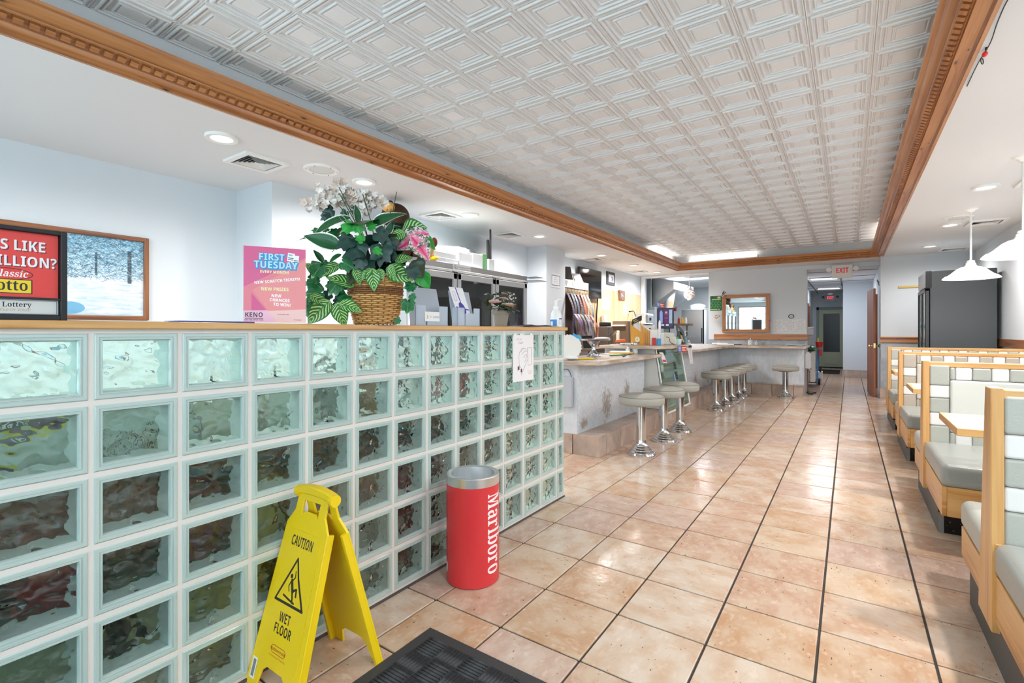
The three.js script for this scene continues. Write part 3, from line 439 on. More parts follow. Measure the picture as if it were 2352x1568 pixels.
{ // clear leaflet holders
  const holderAt = (label, d, w, full) => {
    const t = thing('leaflet_holder', label, 'holder', [-1.77, LY, d + w / 2]), y = LY, x = -1.735;
    part(t, 'back_plate', sheet(V(x - 0.035, y, d), V(x - 0.035, y, d + w), V(x - 0.075, y + 0.195, d + w - 0.008), V(x - 0.075, y + 0.195, d + 0.008), 0.002), M.acrylicTint);
    part(t, 'pocket', merge([bx(x - 0.004, x, y, y + 0.07, d + w * 0.35, d + w * 0.72, 0), bx(x - 0.004, x, y, y + 0.1, d, d + w * 0.3, 0), bx(x - 0.004, x, y, y + 0.1, d + w * 0.72, d + w, 0), bx(x - 0.04, x, y, y + 0.1, d, d + 0.002, 0), bx(x - 0.04, x, y, y + 0.1, d + w - 0.002, d + w, 0), bx(x - 0.04, x, y, y + 0.002, d, d + w, 0)]), M.acrylicTint);
    return t;
  };
  M.acrylicTint = std(0xdfe6ee, 0.15, { transmission: 0.55 });
  const h1 = holderAt('clear plastic leaflet holder with a small white name card beside the basket', 1.69, 0.23);
  const card = print(320, 150, (g, w, h) => { g.fillStyle = '#f3f2f0'; g.fillRect(0, 0, w, h); g.fillStyle = '#4a3f8a'; g.fillRect(36, 96, 40, 10); g.fillStyle = '#d9a33a'; g.beginPath(); g.arc(60, 70, 14, 0, 7); g.fill(); g.strokeStyle = '#4a3f8a'; g.lineWidth = 4; g.setLineDash([4, 7]); g.beginPath(); g.arc(78, 66, 48, 3, 5); g.stroke(); clipText(g, 'C', 110, 98, '46px serif', '#25222a'); clipText(g, 'T', 142, 98, '32px serif', '#25222a'); clipText(g, 'Lottery', 176, 98, '46px serif', '#25222a'); });
  part(h1, 'name_card', sheet(V(-1.732, LY + 0.022, 1.75), V(-1.732, LY + 0.022, 1.855), V(-1.734, LY + 0.07, 1.855), V(-1.734, LY + 0.07, 1.75), 0.001), printed(card, 0.5));
  holderAt('clear plastic leaflet holder with a white brochure beside the rose pot', 2.0, 0.19);
  const bro = print(256, 512, (g, w, h) => { g.fillStyle = '#f0eef2'; g.fillRect(0, 0, w, h); g.strokeStyle = '#3b3a9c'; g.lineWidth = 16; g.beginPath(); g.moveTo(118, 0); g.lineTo(140, 300); g.stroke(); g.beginPath(); g.moveTo(20, 268); g.lineTo(250, 300); g.stroke(); g.fillStyle = '#3b3a9c'; g.beginPath(); g.ellipse(136, 282, 52, 84, -0.3, 0, 7); g.fill(); g.strokeStyle = '#3b3a9c'; g.lineWidth = 3; g.strokeRect(40, 60, 40, 120); });
  solo('brochure', 'white brochure with a printed blue ribbon bow in the second leaflet holder', 'brochure', sheet(V(-1.745, LY + 0.004, 2.035), V(-1.745, LY + 0.004, 2.15), V(-1.80, LY + 0.215, 2.115), V(-1.80, LY + 0.215, 2.0), 0.002), printed(bro, 0.45));
}
{ // drawing taped to the front of the blocks
  const dr = print(360, 640, (g, w, h) => { g.fillStyle = '#f1eeef'; g.fillRect(0, 0, w, h); g.strokeStyle = '#6c6460'; g.lineWidth = 4; const L = (p) => { g.beginPath(); p.forEach(([x, y], i) => (i ? g.lineTo(x, y) : g.moveTo(x, y))); g.stroke(); };
    L([[110, 460], [100, 300], [112, 240], [150, 190], [190, 180]]); L([[130, 240], [160, 200], [210, 185], [240, 220]]); L([[150, 270], [200, 220], [250, 240]]); L([[180, 320], [230, 270], [245, 300], [200, 380]]); L([[250, 350], [170, 500], [140, 560]]); L([[250, 180], [320, 180], [325, 420], [260, 430], [250, 180]]); L([[80, 500], [110, 420], [150, 470], [140, 540]]);
    g.fillStyle = '#5a4a4c'; g.fillRect(80, 430, 30, 50); g.fillRect(130, 470, 26, 46); clipText(g, 'Hi at', 60, 70, 'italic 38px serif', '#b59a84'); clipText(g, 'Cafe', 90, 120, 'italic 40px serif', '#8a8078'); clipText(g, 'we love', 250, 520, '24px serif', '#c9885a'); clipText(g, 'coffee', 262, 550, '24px serif', '#c9885a'); });
  const t = thing('taped_drawing', 'pencil drawing of a hand and a cup taped to the glass blocks', 'drawing', [-1.712, 0.893, 2.61]);
  part(t, 'sheet', sheet(V(-1.713, 0.893, 2.492), V(-1.713, 0.893, 2.733), V(-1.7135, 1.186, 2.733), V(-1.7135, 1.186, 2.492), 0.0008), printed(dr, 0.8));
  for (const d of [2.515, 2.585, 2.705]) part(t, 'tape', bx(-1.7125, -1.7118, 1.176, 1.196, d - 0.014, d + 0.014, 0), M.white);
}

// ---------------------------------------------------------------- plants
function grid(nu, nv, f) { const p = [], uv = [], ix = []; for (let i = 0; i <= nu; i++) for (let j = 0; j <= nv; j++) { const v = f(i / nu, j / nv * 2 - 1); p.push(...v); uv.push(i / nu, j / nv); } for (let i = 0; i < nu; i++) for (let j = 0; j < nv; j++) { const a = i * (nv + 1) + j; ix.push(a, a + nv + 1, a + 1, a + 1, a + nv + 1, a + nv + 2); } const g = new THREE.BufferGeometry(); g.setAttribute('position', new THREE.Float32BufferAttribute(p, 3)); g.setAttribute('uv', new THREE.Float32BufferAttribute(uv, 2)); g.setIndex(ix); g.computeVertexNormals(); return g; }
const blade = (L, W, droop, fold = 0.25, tip = 1) => grid(10, 6, (u, v) => { const w = W * Math.pow(Math.sin(Math.PI * Math.pow(u * 0.985 + 0.008, 0.72 / tip)), 0.9); const wave = 0.012 * Math.sin(u * 9 + v * 2) * Math.abs(v); return [u * L, fold * Math.abs(v) * w - droop * u * u * L + wave * W * 4, v * w]; });
function ivyLeaf(L) {
  const lobe = [[0, 0.12], [0.35, 0.62], [0.78, 0.62], [1.05, 0.38], [1.35, 0.56], [1.57, 0.42], [1.9, 1.0]], R = (a) => { a = Math.abs(a); const P = [[0, 1], [0.35, 0.62], [0.75, 0.86], [1.15, 0.58], [1.65, 0.7], [2.2, 0.5], [2.8, 0.42], [3.15, 0.15]]; for (let k = 0; k < P.length - 1; k++) if (a <= P[k + 1][0]) { const t = (a - P[k][0]) / (P[k + 1][0] - P[k][0]); return lerp(P[k][1], P[k + 1][1], t); } return 0.15; };
  return (() => { const p = [], uv = [], ix = [], n = 44; p.push(0.35 * L, 0.02 * L, 0); uv.push(0.35, 0.5); for (const ring of [0.5, 1]) for (let i = 0; i <= n; i++) { const a = (i / n * 2 - 1) * Math.PI, r = R(a) * ring * L * 0.62, x = 0.35 * L + r * Math.cos(a), z = r * Math.sin(a); p.push(x, 0.16 * Math.abs(z) - 0.25 * x * x / L - 0.1 * ring * ring * L * 0.3, z); uv.push(x / L, z / L + 0.5); } for (let i = 0; i < n; i++) { ix.push(0, i + 2, i + 1, i + 1, i + 2, i + 2 + n, i + 2 + n, i + 2, i + 3 + n); } const g = new THREE.BufferGeometry(); g.setAttribute('position', new THREE.Float32BufferAttribute(p, 3)); g.setAttribute('uv', new THREE.Float32BufferAttribute(uv, 2)); g.setIndex(ix); g.computeVertexNormals(); return g; })();
}
const leafTex = (f) => tex(192, 192, f);
const leaf = (t) => new THREE.MeshPhysicalMaterial({ map: t, roughness: 0.42, side: THREE.DoubleSide });
const LM = {
  stripe: leaf(leafTex((u, v) => { const a = Math.abs(v - 0.5) * 2, s = Math.sin((u - a * 0.35) * 46 + 2 * N1(u * 6, v * 6, 6)), e = smooth(0.78, 0.9, a); return mix3(mix3([0.12, 0.42, 0.14], [0.72, 0.86, 0.55], smooth(-0.1, 0.5, s) * (1 - e)), [0.2, 0.5, 0.2], a < 0.05 ? 1 : 0); })),
  hosta: leaf(leafTex((u, v) => { const a = Math.abs(v - 0.5) * 2, n = fbm(N2, u, v, 6, 9, 3); return mix3(mix3([0.04, 0.26, 0.13], [0.1, 0.4, 0.2], n + 0.2 * Math.sin(a * 26)), [0.93, 0.95, 0.9], smooth(0.8 + 0.1 * (n - 0.5), 0.9, a)); })),
  dark: leaf(leafTex((u, v) => { const n = fbm(N1, u, v, 7, 7, 3), vein = Math.min(1, Math.abs(Math.sin(Math.atan2(v - 0.5, u - 0.06) * 4)) * 9); return mix3([0.16, 0.3, 0.26], mix3([0.08, 0.2, 0.18], [0.14, 0.3, 0.25], n), vein); })),
  ivy: leaf(leafTex((u, v) => { const n = fbm(N3, u, v, 7, 7, 3), vein = Math.min(1, Math.abs(Math.sin(Math.atan2(v - 0.5, u - 0.06) * 4)) * 9), q = Math.hypot(u - 0.4, v - 0.5); return mix3([0.55, 0.78, 0.5], mix3(mix3([0.06, 0.36, 0.2], [0.14, 0.5, 0.26], n), [0.88, 0.93, 0.86], smooth(0.4, 0.55, q + 0.16 * (n - 0.5))), vein); })),
  bright: leaf(leafTex((u, v) => { const n = fbm(N3, u, v, 5, 5, 3), vein = Math.min(1, Math.abs(Math.sin(Math.atan2(v - 0.5, u - 0.06) * 4)) * 9); return mix3([0.5, 0.85, 0.5], mix3([0.12, 0.52, 0.18], [0.24, 0.68, 0.28], n), vein); })),
  pink: leaf(leafTex((u, v) => { const a = Math.abs(v - 0.5) * 2, n = fbm(N2, u, v, 24, 24, 2), m = fbm(N1, u, v, 5, 5, 3); let c = mix3([0.9, 0.3, 0.5], [0.95, 0.7, 0.76], clamp(a * 1.5 + (m - 0.5))); c = mix3(c, n > 0.55 ? [0.93, 0.86, 0.86] : [0.1, 0.34, 0.15], smooth(0.35, 0.75, a + (n - 0.5) * 0.9)); return a < 0.05 ? [0.85, 0.15, 0.38] : c; })),
  rose: leaf(leafTex((u, v) => mix3([0.12, 0.24, 0.13], [0.2, 0.36, 0.2], fbm(N1, u, v, 5, 5, 3)))),
  fade: leaf(leafTex((u, v) => mix3([0.2, 0.24, 0.18], [0.34, 0.42, 0.3], fbm(N1, u, v, 5, 9, 3)))),
};
function put(parent, name, geo, mat, pos, yaw, pitch, roll, s = 1) { // a leaf whose axis points along yaw (from +X towards depth) and pitch
  const m = lit(new THREE.Mesh(geo, mat)); m.name = name; let r = parent; while (r.parent !== scene) r = r.parent; m.position.set(pos[0], pos[1], -pos[2]).sub(r.root); m.rotation.order = 'YZX'; m.rotation.set(roll, yaw, pitch); m.scale.setScalar(s); parent.add(m); return m;
}
{
  const bxx = -1.765, bd = 1.47, t = thing('flower_basket', 'wicker basket of artificial ivy, striped leaves and white blossoms', 'flower arrangement', [bxx, LY, bd]), r = rng(909);
  const basket = new THREE.Group(); basket.name = 'basket'; t.add(basket);
  const H = 0.215, R0 = 0.088, R1 = 0.116, rad = (y) => lerp(R0, R1, y) + 0.012 * Math.sin(y * 3.14), NS = 26;
  const wick = [0xb98448, 0xd6a562, 0x84552e, 0xc89856].map((c) => std(c, 0.55)), rows = 25;
  for (let i = 0; i < rows; i++) {
    const y = (i + 0.5) / rows, band = i > 14 && i < 19, pts = []; for (let k = 0; k < NS * 4; k++) { const a = k / (NS * 4) * 6.2832, q = rad(y) + 0.0042 * Math.sin(a * NS / 2 + (i % 2) * Math.PI); pts.push(V(bxx + q * Math.cos(a), LY + 0.004 + y * H, bd + q * Math.sin(a))); }
    const g = new THREE.TubeGeometry(new THREE.CatmullRomCurve3(pts, true), NS * 6, 0.0042, 6, true); part(basket, 'wicker_strand', g, band ? wick[2] : wick[i % 4 === 2 ? 3 : i % 2]);
  }
  for (let k = 0; k < NS; k++) { const a = (k + 0.5) / NS * 6.2832; part(basket, 'stake', tube([0, 0.5, 1].map((y) => V(bxx + rad(y) * 0.985 * Math.cos(a), LY + 0.002 + y * H, bd + rad(y) * 0.985 * Math.sin(a))), 0.0036, 6, 6), wick[2]); }
  for (const y of [1.0]) for (let k = 0; k < 2; k++) part(basket, 'rim', new THREE.TubeGeometry(new THREE.CatmullRomCurve3(Array.from({ length: 60 }, (_, i) => { const a = i / 60 * 6.2832; return V(bxx + (rad(1) + 0.004 * Math.cos(a * 20 + k * 3.14)) * Math.cos(a), LY + H + 0.004 + 0.004 * Math.sin(a * 20 + k * 3.14), bd + (rad(1) + 0.004 * Math.cos(a * 20 + k * 3.14)) * Math.sin(a)); }), true), 160, 0.0048, 6, true), wick[1]);
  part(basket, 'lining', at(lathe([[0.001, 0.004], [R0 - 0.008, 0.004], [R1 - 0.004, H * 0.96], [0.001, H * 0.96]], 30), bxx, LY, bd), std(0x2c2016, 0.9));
  const G = { stripe: blade(0.135, 0.046, 0.28, 0.2), hosta: blade(0.21, 0.05, 0.25, 0.3), dark: ivyLeaf(0.15), ivy: ivyLeaf(0.12), bright: ivyLeaf(0.1), pink: blade(0.2, 0.085, 0.22, 0.25), hang: blade(0.14, 0.05, 0.35, 0.2) };
  const F = 0; const toCam = new THREE.Vector3(0.765, 0, 0.644), right = new THREE.Vector3(0.644, 0, -0.765), upV = new THREE.Vector3(0, 1, 0);
  // a leaf whose stalk starts at (s, h) and whose tip reaches (s2, h2): s along the view, h above the ledge, o towards the shop
  const span = (k, m, x, y, x2, y2, o = 0.08, tip = 0.25, twist = 0) => {
    const c = 0.00045, s0 = ((690 + x * 0.2296) - 858) * 0.00196, h0 = (743 - (400 + y * 0.2296)) * 0.00196, dx = (x2 - x) * c, dy = -(y2 - y) * c, L = Math.hypot(dx, dy);
    const axis = right.clone().multiplyScalar(dx / L).addScaledVector(upV, dy / L).multiplyScalar(Math.cos(tip)).addScaledVector(toCam, Math.sin(tip)).normalize(), nrm = toCam.clone().addScaledVector(upV, 0.35).addScaledVector(axis, -toCam.clone().addScaledVector(upV, 0.35).dot(axis)).normalize().applyAxisAngle(axis, twist), side = axis.clone().cross(nrm);
    const q = lit(new THREE.Mesh(G[k], LM[m])); q.name = 'leaf'; q.position.set(bxx, LY + h0, -bd).addScaledVector(right, s0).addScaledVector(toCam, o).sub(t.root); q.setRotationFromMatrix(new THREE.Matrix4().makeBasis(axis, nrm, side)); q.scale.setScalar(L / G[k].len / Math.cos(tip)); t.add(q);
  };
  const near = (side, y, out) => { const p = right.clone().multiplyScalar(side).addScaledVector(toCam, out); return [p.x, y, -p.z]; };
  Object.entries({ stripe: 0.135, hosta: 0.21, dark: 0.15, ivy: 0.12, bright: 0.1, pink: 0.2, hang: 0.14 }).forEach(([k, L]) => (G[k].len = L));
  span('stripe', 'stripe', 700, 960, 722, 1170, 0.13, 0.2); span('stripe', 'stripe', 830, 950, 1075, 1060, 0.11, 0.15, 0.4); span('stripe', 'stripe', 545, 960, 605, 1110, 0.12, 0.2, -0.3); span('stripe', 'stripe', 535, 1130, 312, 1015, 0.1, 0.2, 0.4); span('stripe', 'stripe', 320, 1270, 110, 1470, 0.1, 0.1); span('stripe', 'stripe', 385, 1290, 450, 1510, 0.13, 0.1, 0.2); span('stripe', 'stripe', 400, 1300, 612, 1345, 0.13, 0.15, -0.2); span('stripe', 'stripe', 140, 1225, 312, 1290, 0.09, 0.2, -0.3); span('stripe', 'stripe', 225, 1030, 105, 900, 0.05, 0.2, 0.2); span('stripe', 'stripe', 400, 920, 205, 1010, 0.07, 0.2, 0.3); span('stripe', 'stripe', 915, 880, 1065, 815, 0.1, 0.3, -0.2); span('stripe', 'stripe', 870, 920, 892, 1070, 0.14, 0.1, 0.7); span('stripe', 'stripe', 690, 960, 600, 1060, 0.125, 0.3, 0.2); span('stripe', 'stripe', 760, 960, 815, 1060, 0.125, 0.3, -0.3);
  for (const a of [[210, 1120, 75, 1075], [240, 1060, 90, 1090], [420, 1060, 285, 1210], [470, 1180, 345, 1080], [350, 1250, 575, 1275], [290, 1180, 60, 1200], [130, 1280, 45, 1440], [180, 1260, 60, 1330], [1010, 1130, 1140, 1090], [1040, 1210, 1048, 1400], [1090, 1050, 1030, 1180], [915, 1420, 970, 1490], [1060, 1180, 1115, 1260], [260, 900, 150, 1060]]) span('ivy', 'ivy', ...a, 0.06 + 0.02 * r(), 0.15, r() - 0.5);
  for (let k = 0; k < 16; k++) { const x = 60 + r() * 330, y = 900 + r() * 420; span('ivy', r() < 0.6 ? 'ivy' : 'dark', x + 60, y - 40, x - 20, y + 60, 0.015 + 0.03 * r(), 0.1, r() - 0.5); }
  span('bright', 'bright', 640, 740, 555, 665, 0.17, 0.3, 0.2); span('bright', 'bright', 700, 790, 805, 830, 0.18, 0.2, -0.2); span('bright', 'bright', 640, 580, 745, 530, 0.12, 0.2, 0.1); span('bright', 'bright', 560, 540, 400, 620, 0.12, 0.2, 0.2); span('bright', 'bright', 560, 530, 600, 650, 0.13, 0.2, 0); span('bright', 'ivy', 400, 890, 560, 970, 0.12, 0.2, 0.1); span('bright', 'ivy', 240, 600, 130, 570, 0.03, 0.2, 0.4); span('bright', 'ivy', 400, 610, 285, 595, 0.05, 0.2, 0.1); span('bright', 'ivy', 300, 540, 220, 580, 0.0, 0.2, 0.3);
  for (const a of [[560, 660, 350, 770], [700, 600, 880, 690], [500, 620, 440, 760], [640, 760, 420, 850], [760, 720, 920, 860], [800, 700, 760, 950], [660, 860, 690, 1000], [640, 850, 540, 980], [900, 760, 820, 900], [1050, 900, 1110, 1060], [620, 700, 560, 880], [860, 640, 900, 800]]) span('dark', 'dark', ...a, 0.11 + 0.03 * r(), 0.2, (r() - 0.5) * 0.7);
  span('hosta', 'hosta', 690, 560, 985, 352, 0.1, 0.1, -0.5); span('hosta', 'hosta', 500, 470, 120, 590, 0.08, 0.0, 0.6); span('hosta', 'hosta', 420, 760, 95, 660, 0.11, 0.1, -0.2); span('hosta', 'hosta', 565, 510, 562, 325, 0.06, 0.1, 0.5); span('hosta', 'hosta', 455, 480, 452, 360, 0.05, 0.1, 0.9); span('hosta', 'hosta', 830, 620, 905, 480, 0.09, 0.2, 0.3); span('hosta', 'hosta', 850, 560, 965, 515, 0.09, 0.2, -0.6); span('hosta', 'fade', 330, 660, 25, 635, 0.06, 0.1, 0.9); span('hosta', 'hosta', 250, 900, 175, 780, 0.06, 0.2, 0.2); span('hosta', 'hosta', 420, 830, 300, 900, 0.1, 0.2, 0.4); span('hosta', 'hosta', 400, 470, 480, 530, 0.1, 0.2, -0.4);
  span('pink', 'pink', 1240, 590, 915, 720, 0.1, 0.0, 0.3); span('pink', 'pink', 1060, 640, 1260, 850, 0.13, 0.05, -0.2); span('pink', 'stripe', 990, 555, 1240, 500, 0.05, 0.0, 0.3); span('pink', 'bright', 1160, 610, 1330, 705, 0.05, 0.1, -0.4); span('pink', 'bright', 1150, 960, 1262, 1120, 0.04, 0.0, 0.3); span('pink', 'fade', 1090, 850, 1190, 1020, 0.06, 0.1, 0.2); span('hang', 'dark', 1150, 810, 1200, 960, 0.05, 0.1, -0.4); span('pink', 'stripe', 1010, 590, 870, 650, 0.09, 0.2, 0);
  for (const a of [[350, 340, 210, 400], [330, 420, 220, 360], [420, 380, 480, 430], [460, 340, 400, 420], [300, 400, 200, 460], [560, 320, 480, 360]]) span('ivy', 'dark', ...a, -0.02, 0.1, r() - 0.5);
  // inner filling
  for (let k = 0; k < 46; k++) { const a = r() * 6.28, q = 0.03 + r() * 0.13; put(t, 'leaf', k % 2 ? G.dark : G.hang, k % 3 ? LM.dark : LM.fade, [bxx + q * Math.cos(a) * 0.7, LY + 0.2 + r() * 0.26, bd + q * Math.sin(a)], r() * 6.28, -0.6 + r() * 1.2, r() - 0.5, 0.6 + r() * 0.6); }
  for (let k = 0; k < 12; k++) { const a = r() * 6.28; part(t, 'stem', tube([V(bxx, LY + 0.2, bd), V(bxx + 0.06 * Math.cos(a), LY + 0.4, bd + 0.06 * Math.sin(a)), V(bxx + 0.12 * Math.cos(a), LY + 0.5 + r() * 0.1, bd - 0.03 + 0.14 * Math.sin(a))], 0.002, 10, 5), std(0x3d5a30, 0.7)); }
  // white blossoms
  const petal = grid(4, 4, (u, v) => { const w = 0.0075 * Math.sin(Math.PI * Math.pow(u * 0.96 + 0.02, 0.7)); return [u * 0.02, 0.006 * u * u + 0.3 * w * v * v, v * w]; }), flower = merge(Array.from({ length: 5 }, (_, k) => petal.clone().rotateZ(0.35).rotateY(k * 1.2566)));
  const pm = [0xefe6e0, 0xf3ece8, 0xe3cfc2].map((c) => std(c, 0.7, { side: THREE.DoubleSide })), centre = new THREE.SphereGeometry(0.0035, 8, 6);
  const clumps = [[250, 190, 14], [310, 210, 14], [400, 85, 10], [445, 165, 14], [515, 185, 16], [620, 200, 14], [700, 215, 16], [750, 235, 14], [775, 265, 8], [165, 290, 10], [110, 325, 8], [240, 300, 10], [480, 260, 14], [620, 345, 10], [665, 285, 12], [585, 290, 10], [390, 270, 10], [345, 240, 8]];
  for (const [cx, cy, n] of clumps) for (let k = 0; k < n; k++) { const [x, y, d] = near(((690 + cx * 0.2296) - 858) * 0.00196 + (r() - 0.5) * 0.05, (343 - cy * 0.2296) * 0.00196 + (r() - 0.5) * 0.045, -0.02 + (r() - 0.4) * 0.06); const m = put(t, 'blossom', flower, pm[Math.floor(r() * 3)], [bxx + x, LY + y, bd + d], -0.72 + (r() - 0.5) * 1.6, -1.35 + (r() - 0.5) * 0.9, (r() - 0.5) * 0.9, 0.8 + r() * 0.45); if (k % 2) { const c = lit(new THREE.Mesh(centre, M.beige)); c.name = 'flower_centre'; c.position.y = 0.003; m.add(c); } }
}
{ // small rose pot
  const x = -1.765, d = 2.44, t = thing('rose_pot', 'small clay pot of artificial pink roses on the ledge', 'flower pot', [x, LY, d]), r = rng(41);
  part(t, 'pot', at(crease(lathe([[0.001, 0], [0.036, 0], [0.047, 0.075], [0.052, 0.076], [0.055, 0.1], [0.05, 0.1], [0.046, 0.088], [0.001, 0.085]], 32), 0.5), x, LY, d), std(0x8c8378, 0.75));
  const lg = blade(0.05, 0.018, 0.3, 0.25), cup = (s) => grid(5, 6, (u, v) => { const w = s * (0.35 + 0.65 * Math.sin(u * 2.2)); return [s * 0.8 * Math.sin(u * 1.5), s * (u * 1.1), v * w * 0.9]; });
  for (let k = 0; k < 48; k++) { const a = r() * 6.28, q = 0.02 + r() * 0.085; put(t, 'leaf', lg, k % 4 ? LM.rose : LM.fade, [x + q * Math.cos(a) * 0.8, LY + 0.09 + r() * 0.12, d + q * Math.sin(a) * 1.15], -a, -0.5 + r() * 1.0, r() - 0.5, 0.75 + r() * 0.5); }
  const rose = (px, py, pd, s, m) => { const g = new THREE.Group(); g.name = 'rose'; t.add(g); for (let ring = 0; ring < 3; ring++) for (let k = 0; k < 5; k++) put(g, 'petal', cup(s * (0.62 + 0.2 * ring)), m[ring % 2], [px, py, pd], k * 1.2566 + ring * 0.6, -0.1 - ring * 0.25, 0); };
  const pk = [std(0xf0c4a8, 0.7, { side: THREE.DoubleSide }), std(0xf3d8d2, 0.7, { side: THREE.DoubleSide })], pp = [std(0xeabfc6, 0.7, { side: THREE.DoubleSide }), std(0xf0d5d8, 0.7, { side: THREE.DoubleSide })];
  rose(x + 0.05, LY + 0.12, d + 0.0, 0.034, pk); rose(x + 0.02, LY + 0.14, d - 0.095, 0.028, pp); rose(x + 0.02, LY + 0.2, d + 0.02, 0.022, pp); rose(x + 0.03, LY + 0.165, d - 0.02, 0.02, pk);
  const bud = new THREE.SphereGeometry(0.0045, 7, 5); for (let k = 0; k < 26; k++) put(t, 'bud', bud, M.vinylWhite, [x + 0.02 + (r() - 0.5) * 0.04, LY + 0.12 + r() * 0.09, d + 0.07 + (r() - 0.5) * 0.07], 0, 0, 0, 0.7 + r() * 0.6);
}

// ---------------------------------------------------------------- counters
const stain = (blots) => { const n = lattice(812); return tex(1024, 256, (u, v) => { let c = (() => { const a = fbm(N1, u, v, 56, 20, 3), b = fbm(N2, u, v, 150, 52, 2), q = fbm(N3, u, v, 9, 3, 3); return mix3(mix3(hex(0xc9d1d9), hex(0xdce1e7), clamp(0.5 + (a - 0.5) * 1.3 + (b - 0.5) * 1.5)), hex(0xd6d3d5), clamp((q - 0.5) * 1.4)); })(); for (const [x, y, rx, ry] of blots) { const q = Math.hypot((u - x) / rx, (v - y) / ry), g = fbm(n, u, v, 70, 26, 4); const k = smooth(1.1, 0.2, q + (g - 0.5) * 1.5); c = mix3(c, [0.5, 0.43, 0.37], k * 0.62); } return c; }); };
function faceUV(g, d0, d1, y0, y1) { const p = g.attributes.position, uv = new Float32Array(p.count * 2); for (let i = 0; i < p.count; i++) { uv[i * 2] = (-p.getZ(i) - d0) / (d1 - d0); uv[i * 2 + 1] = (p.getY(i) - y0) / (y1 - y0); } g.setAttribute('uv', new THREE.BufferAttribute(uv, 2)); return g; }
const slabTop = (outline, y0, y1, r = 0.004) => { const s = poly(outline), g = prism(s, y1 - y0 - 2 * r, r); g.rotateX(-Math.PI / 2); g.translate(0, y0 + r, 0); return g; };   // outline in (x, d)
{
  const t = thing('front_counter', 'grey wood laminate lunch counter with stained pale blue front, nearest the glass blocks', 'counter', [-2.3, 0, 5.2]);
  const stained = printed(stain([[0.36, 0.3, 0.085, 0.3], [0.68, 0.42, 0.045, 0.26], [0.06, 0.12, 0.05, 0.08]]), 0.45);
  part(t, 'front_panel', faceUV(bx(-2.21, -2.195, 0.2, 0.88, 4.335, 6.22, 0.002), 4.335, 6.22, 0.2, 0.88), stained);
  part(t, 'end_panel', bx(-2.62, -2.205, 0.19, 0.88, 4.325, 4.337, 0.002), M.fibre);
  part(t, 'carcass', bx(-2.6, -2.21, 0.1, 0.87, 4.34, 6.2, 0), M.white);
  const out = [[-2.66, 4.25], [-2.08, 4.25], [-1.985, 4.36], [-1.975, 6.24], [-2.66, 6.24]];
  part(t, 'worktop', slabTop(out.map(([x, d]) => [x, d]), 0.878, 0.917, 0.003), M.laminateEdge);
  part(t, 'worktop_surface', uvBox(slabTop([[-2.655, 4.255], [-2.083, 4.255], [-1.99, 4.363], [-1.98, 6.235], [-2.655, 6.235]], 0.9165, 0.9185, 0.0004), 'z'), M.laminate);
  const step = holder(numbered('foot_step'));
  part(step, 'core', bx(-2.6, -1.975, 0, 0.19, 4.335, 11.0, 0), M.grout);
  [4.322, 4.485, 4.845, 5.205, 5.565, 5.925, 6.285, 6.645, 7.005, 7.365, 7.725, 8.085, 8.445, 8.805, 9.165, 9.525, 9.885, 10.245].forEach((d, k, A) => { const e = A[k + 1] ?? 10.39; part(step, 'tile', bx(-1.976, -1.964, 0, 0.196, d + 0.003, e - 0.003, 0.003, 'z'), stepMats[k % 3]); part(step, 'tile', bx(-2.2, -1.964, 0.19, 0.202, d + 0.003, e - 0.003, 0.003, 'z'), stepMats[(k + 1) % 3]); });
  part(step, 'tile', bx(-2.25, -1.967, 0, 0.196, 4.322, 4.334, 0.003), stepMats[1]); part(step, 'tile', bx(-2.62, -2.257, 0, 0.196, 4.322, 4.334, 0.003), stepMats[2]);
}
{
  const t = thing('main_counter', 'long L-shaped lunch counter with grey wood laminate top along the rear stools', 'counter', [-2.2, 0, 8.8]);
  const stained = printed(stain([[0.19, 0.42, 0.04, 0.26], [0.27, 0.36, 0.055, 0.32], [0.5, 0.3, 0.03, 0.15], [0.66, 0.3, 0.03, 0.12]]), 0.45);
  part(t, 'front_panel', faceUV(bx(-2.205, -2.185, 0.2, 0.9, 7.42, 10.63, 0.002), 6.9, 10.63, 0.2, 0.9), stained);
  part(t, 'return_panel', bx(-2.19, -0.69, 0.2, 0.9, 10.62, 10.64, 0.002), M.fibre); part(t, 'end_panel', bx(-0.71, -0.688, 0, 0.9, 10.63, 11.64, 0.002), M.fibreGrey);
  const wt = [[-2.75, 7.4], [-1.95, 7.4], [-1.93, 10.25], [-1.84, 10.38], [-0.7, 10.38], [-0.655, 10.44], [-0.655, 11.64], [-2.75, 11.64]];
  part(t, 'worktop', slabTop(wt, 0.888, 0.925, 0.003), M.laminateEdge);
  part(t, 'worktop_surface', uvBox(slabTop(wt.map(([x, d]) => [x - 0.008, d + 0.006]), 0.9245, 0.9262, 0.0004), 'z'), M.laminate);
  const step = holder(numbered('foot_step'));
  part(step, 'core', bx(-1.96, -0.72, 0, 0.19, 10.4, 10.62, 0), M.grout);
  [-1.96, -1.55, -1.2, -0.845, -0.69].forEach((x, k, A) => { if (k < 4) { part(step, 'tile', bx(x + 0.003, A[k + 1] - 0.003, 0, 0.205, 10.385, 10.4, 0.003), stepMats[k % 3]); part(step, 'tile', bx(x + 0.003, A[k + 1] - 0.003, 0.195, 0.212, 10.385, 10.62, 0.003), stepMats[(k + 1) % 3]); } });
  part(step, 'tile', bx(-0.715, -0.69, 0, 0.205, 10.403, 10.62, 0.003), stepMats[1]);
}
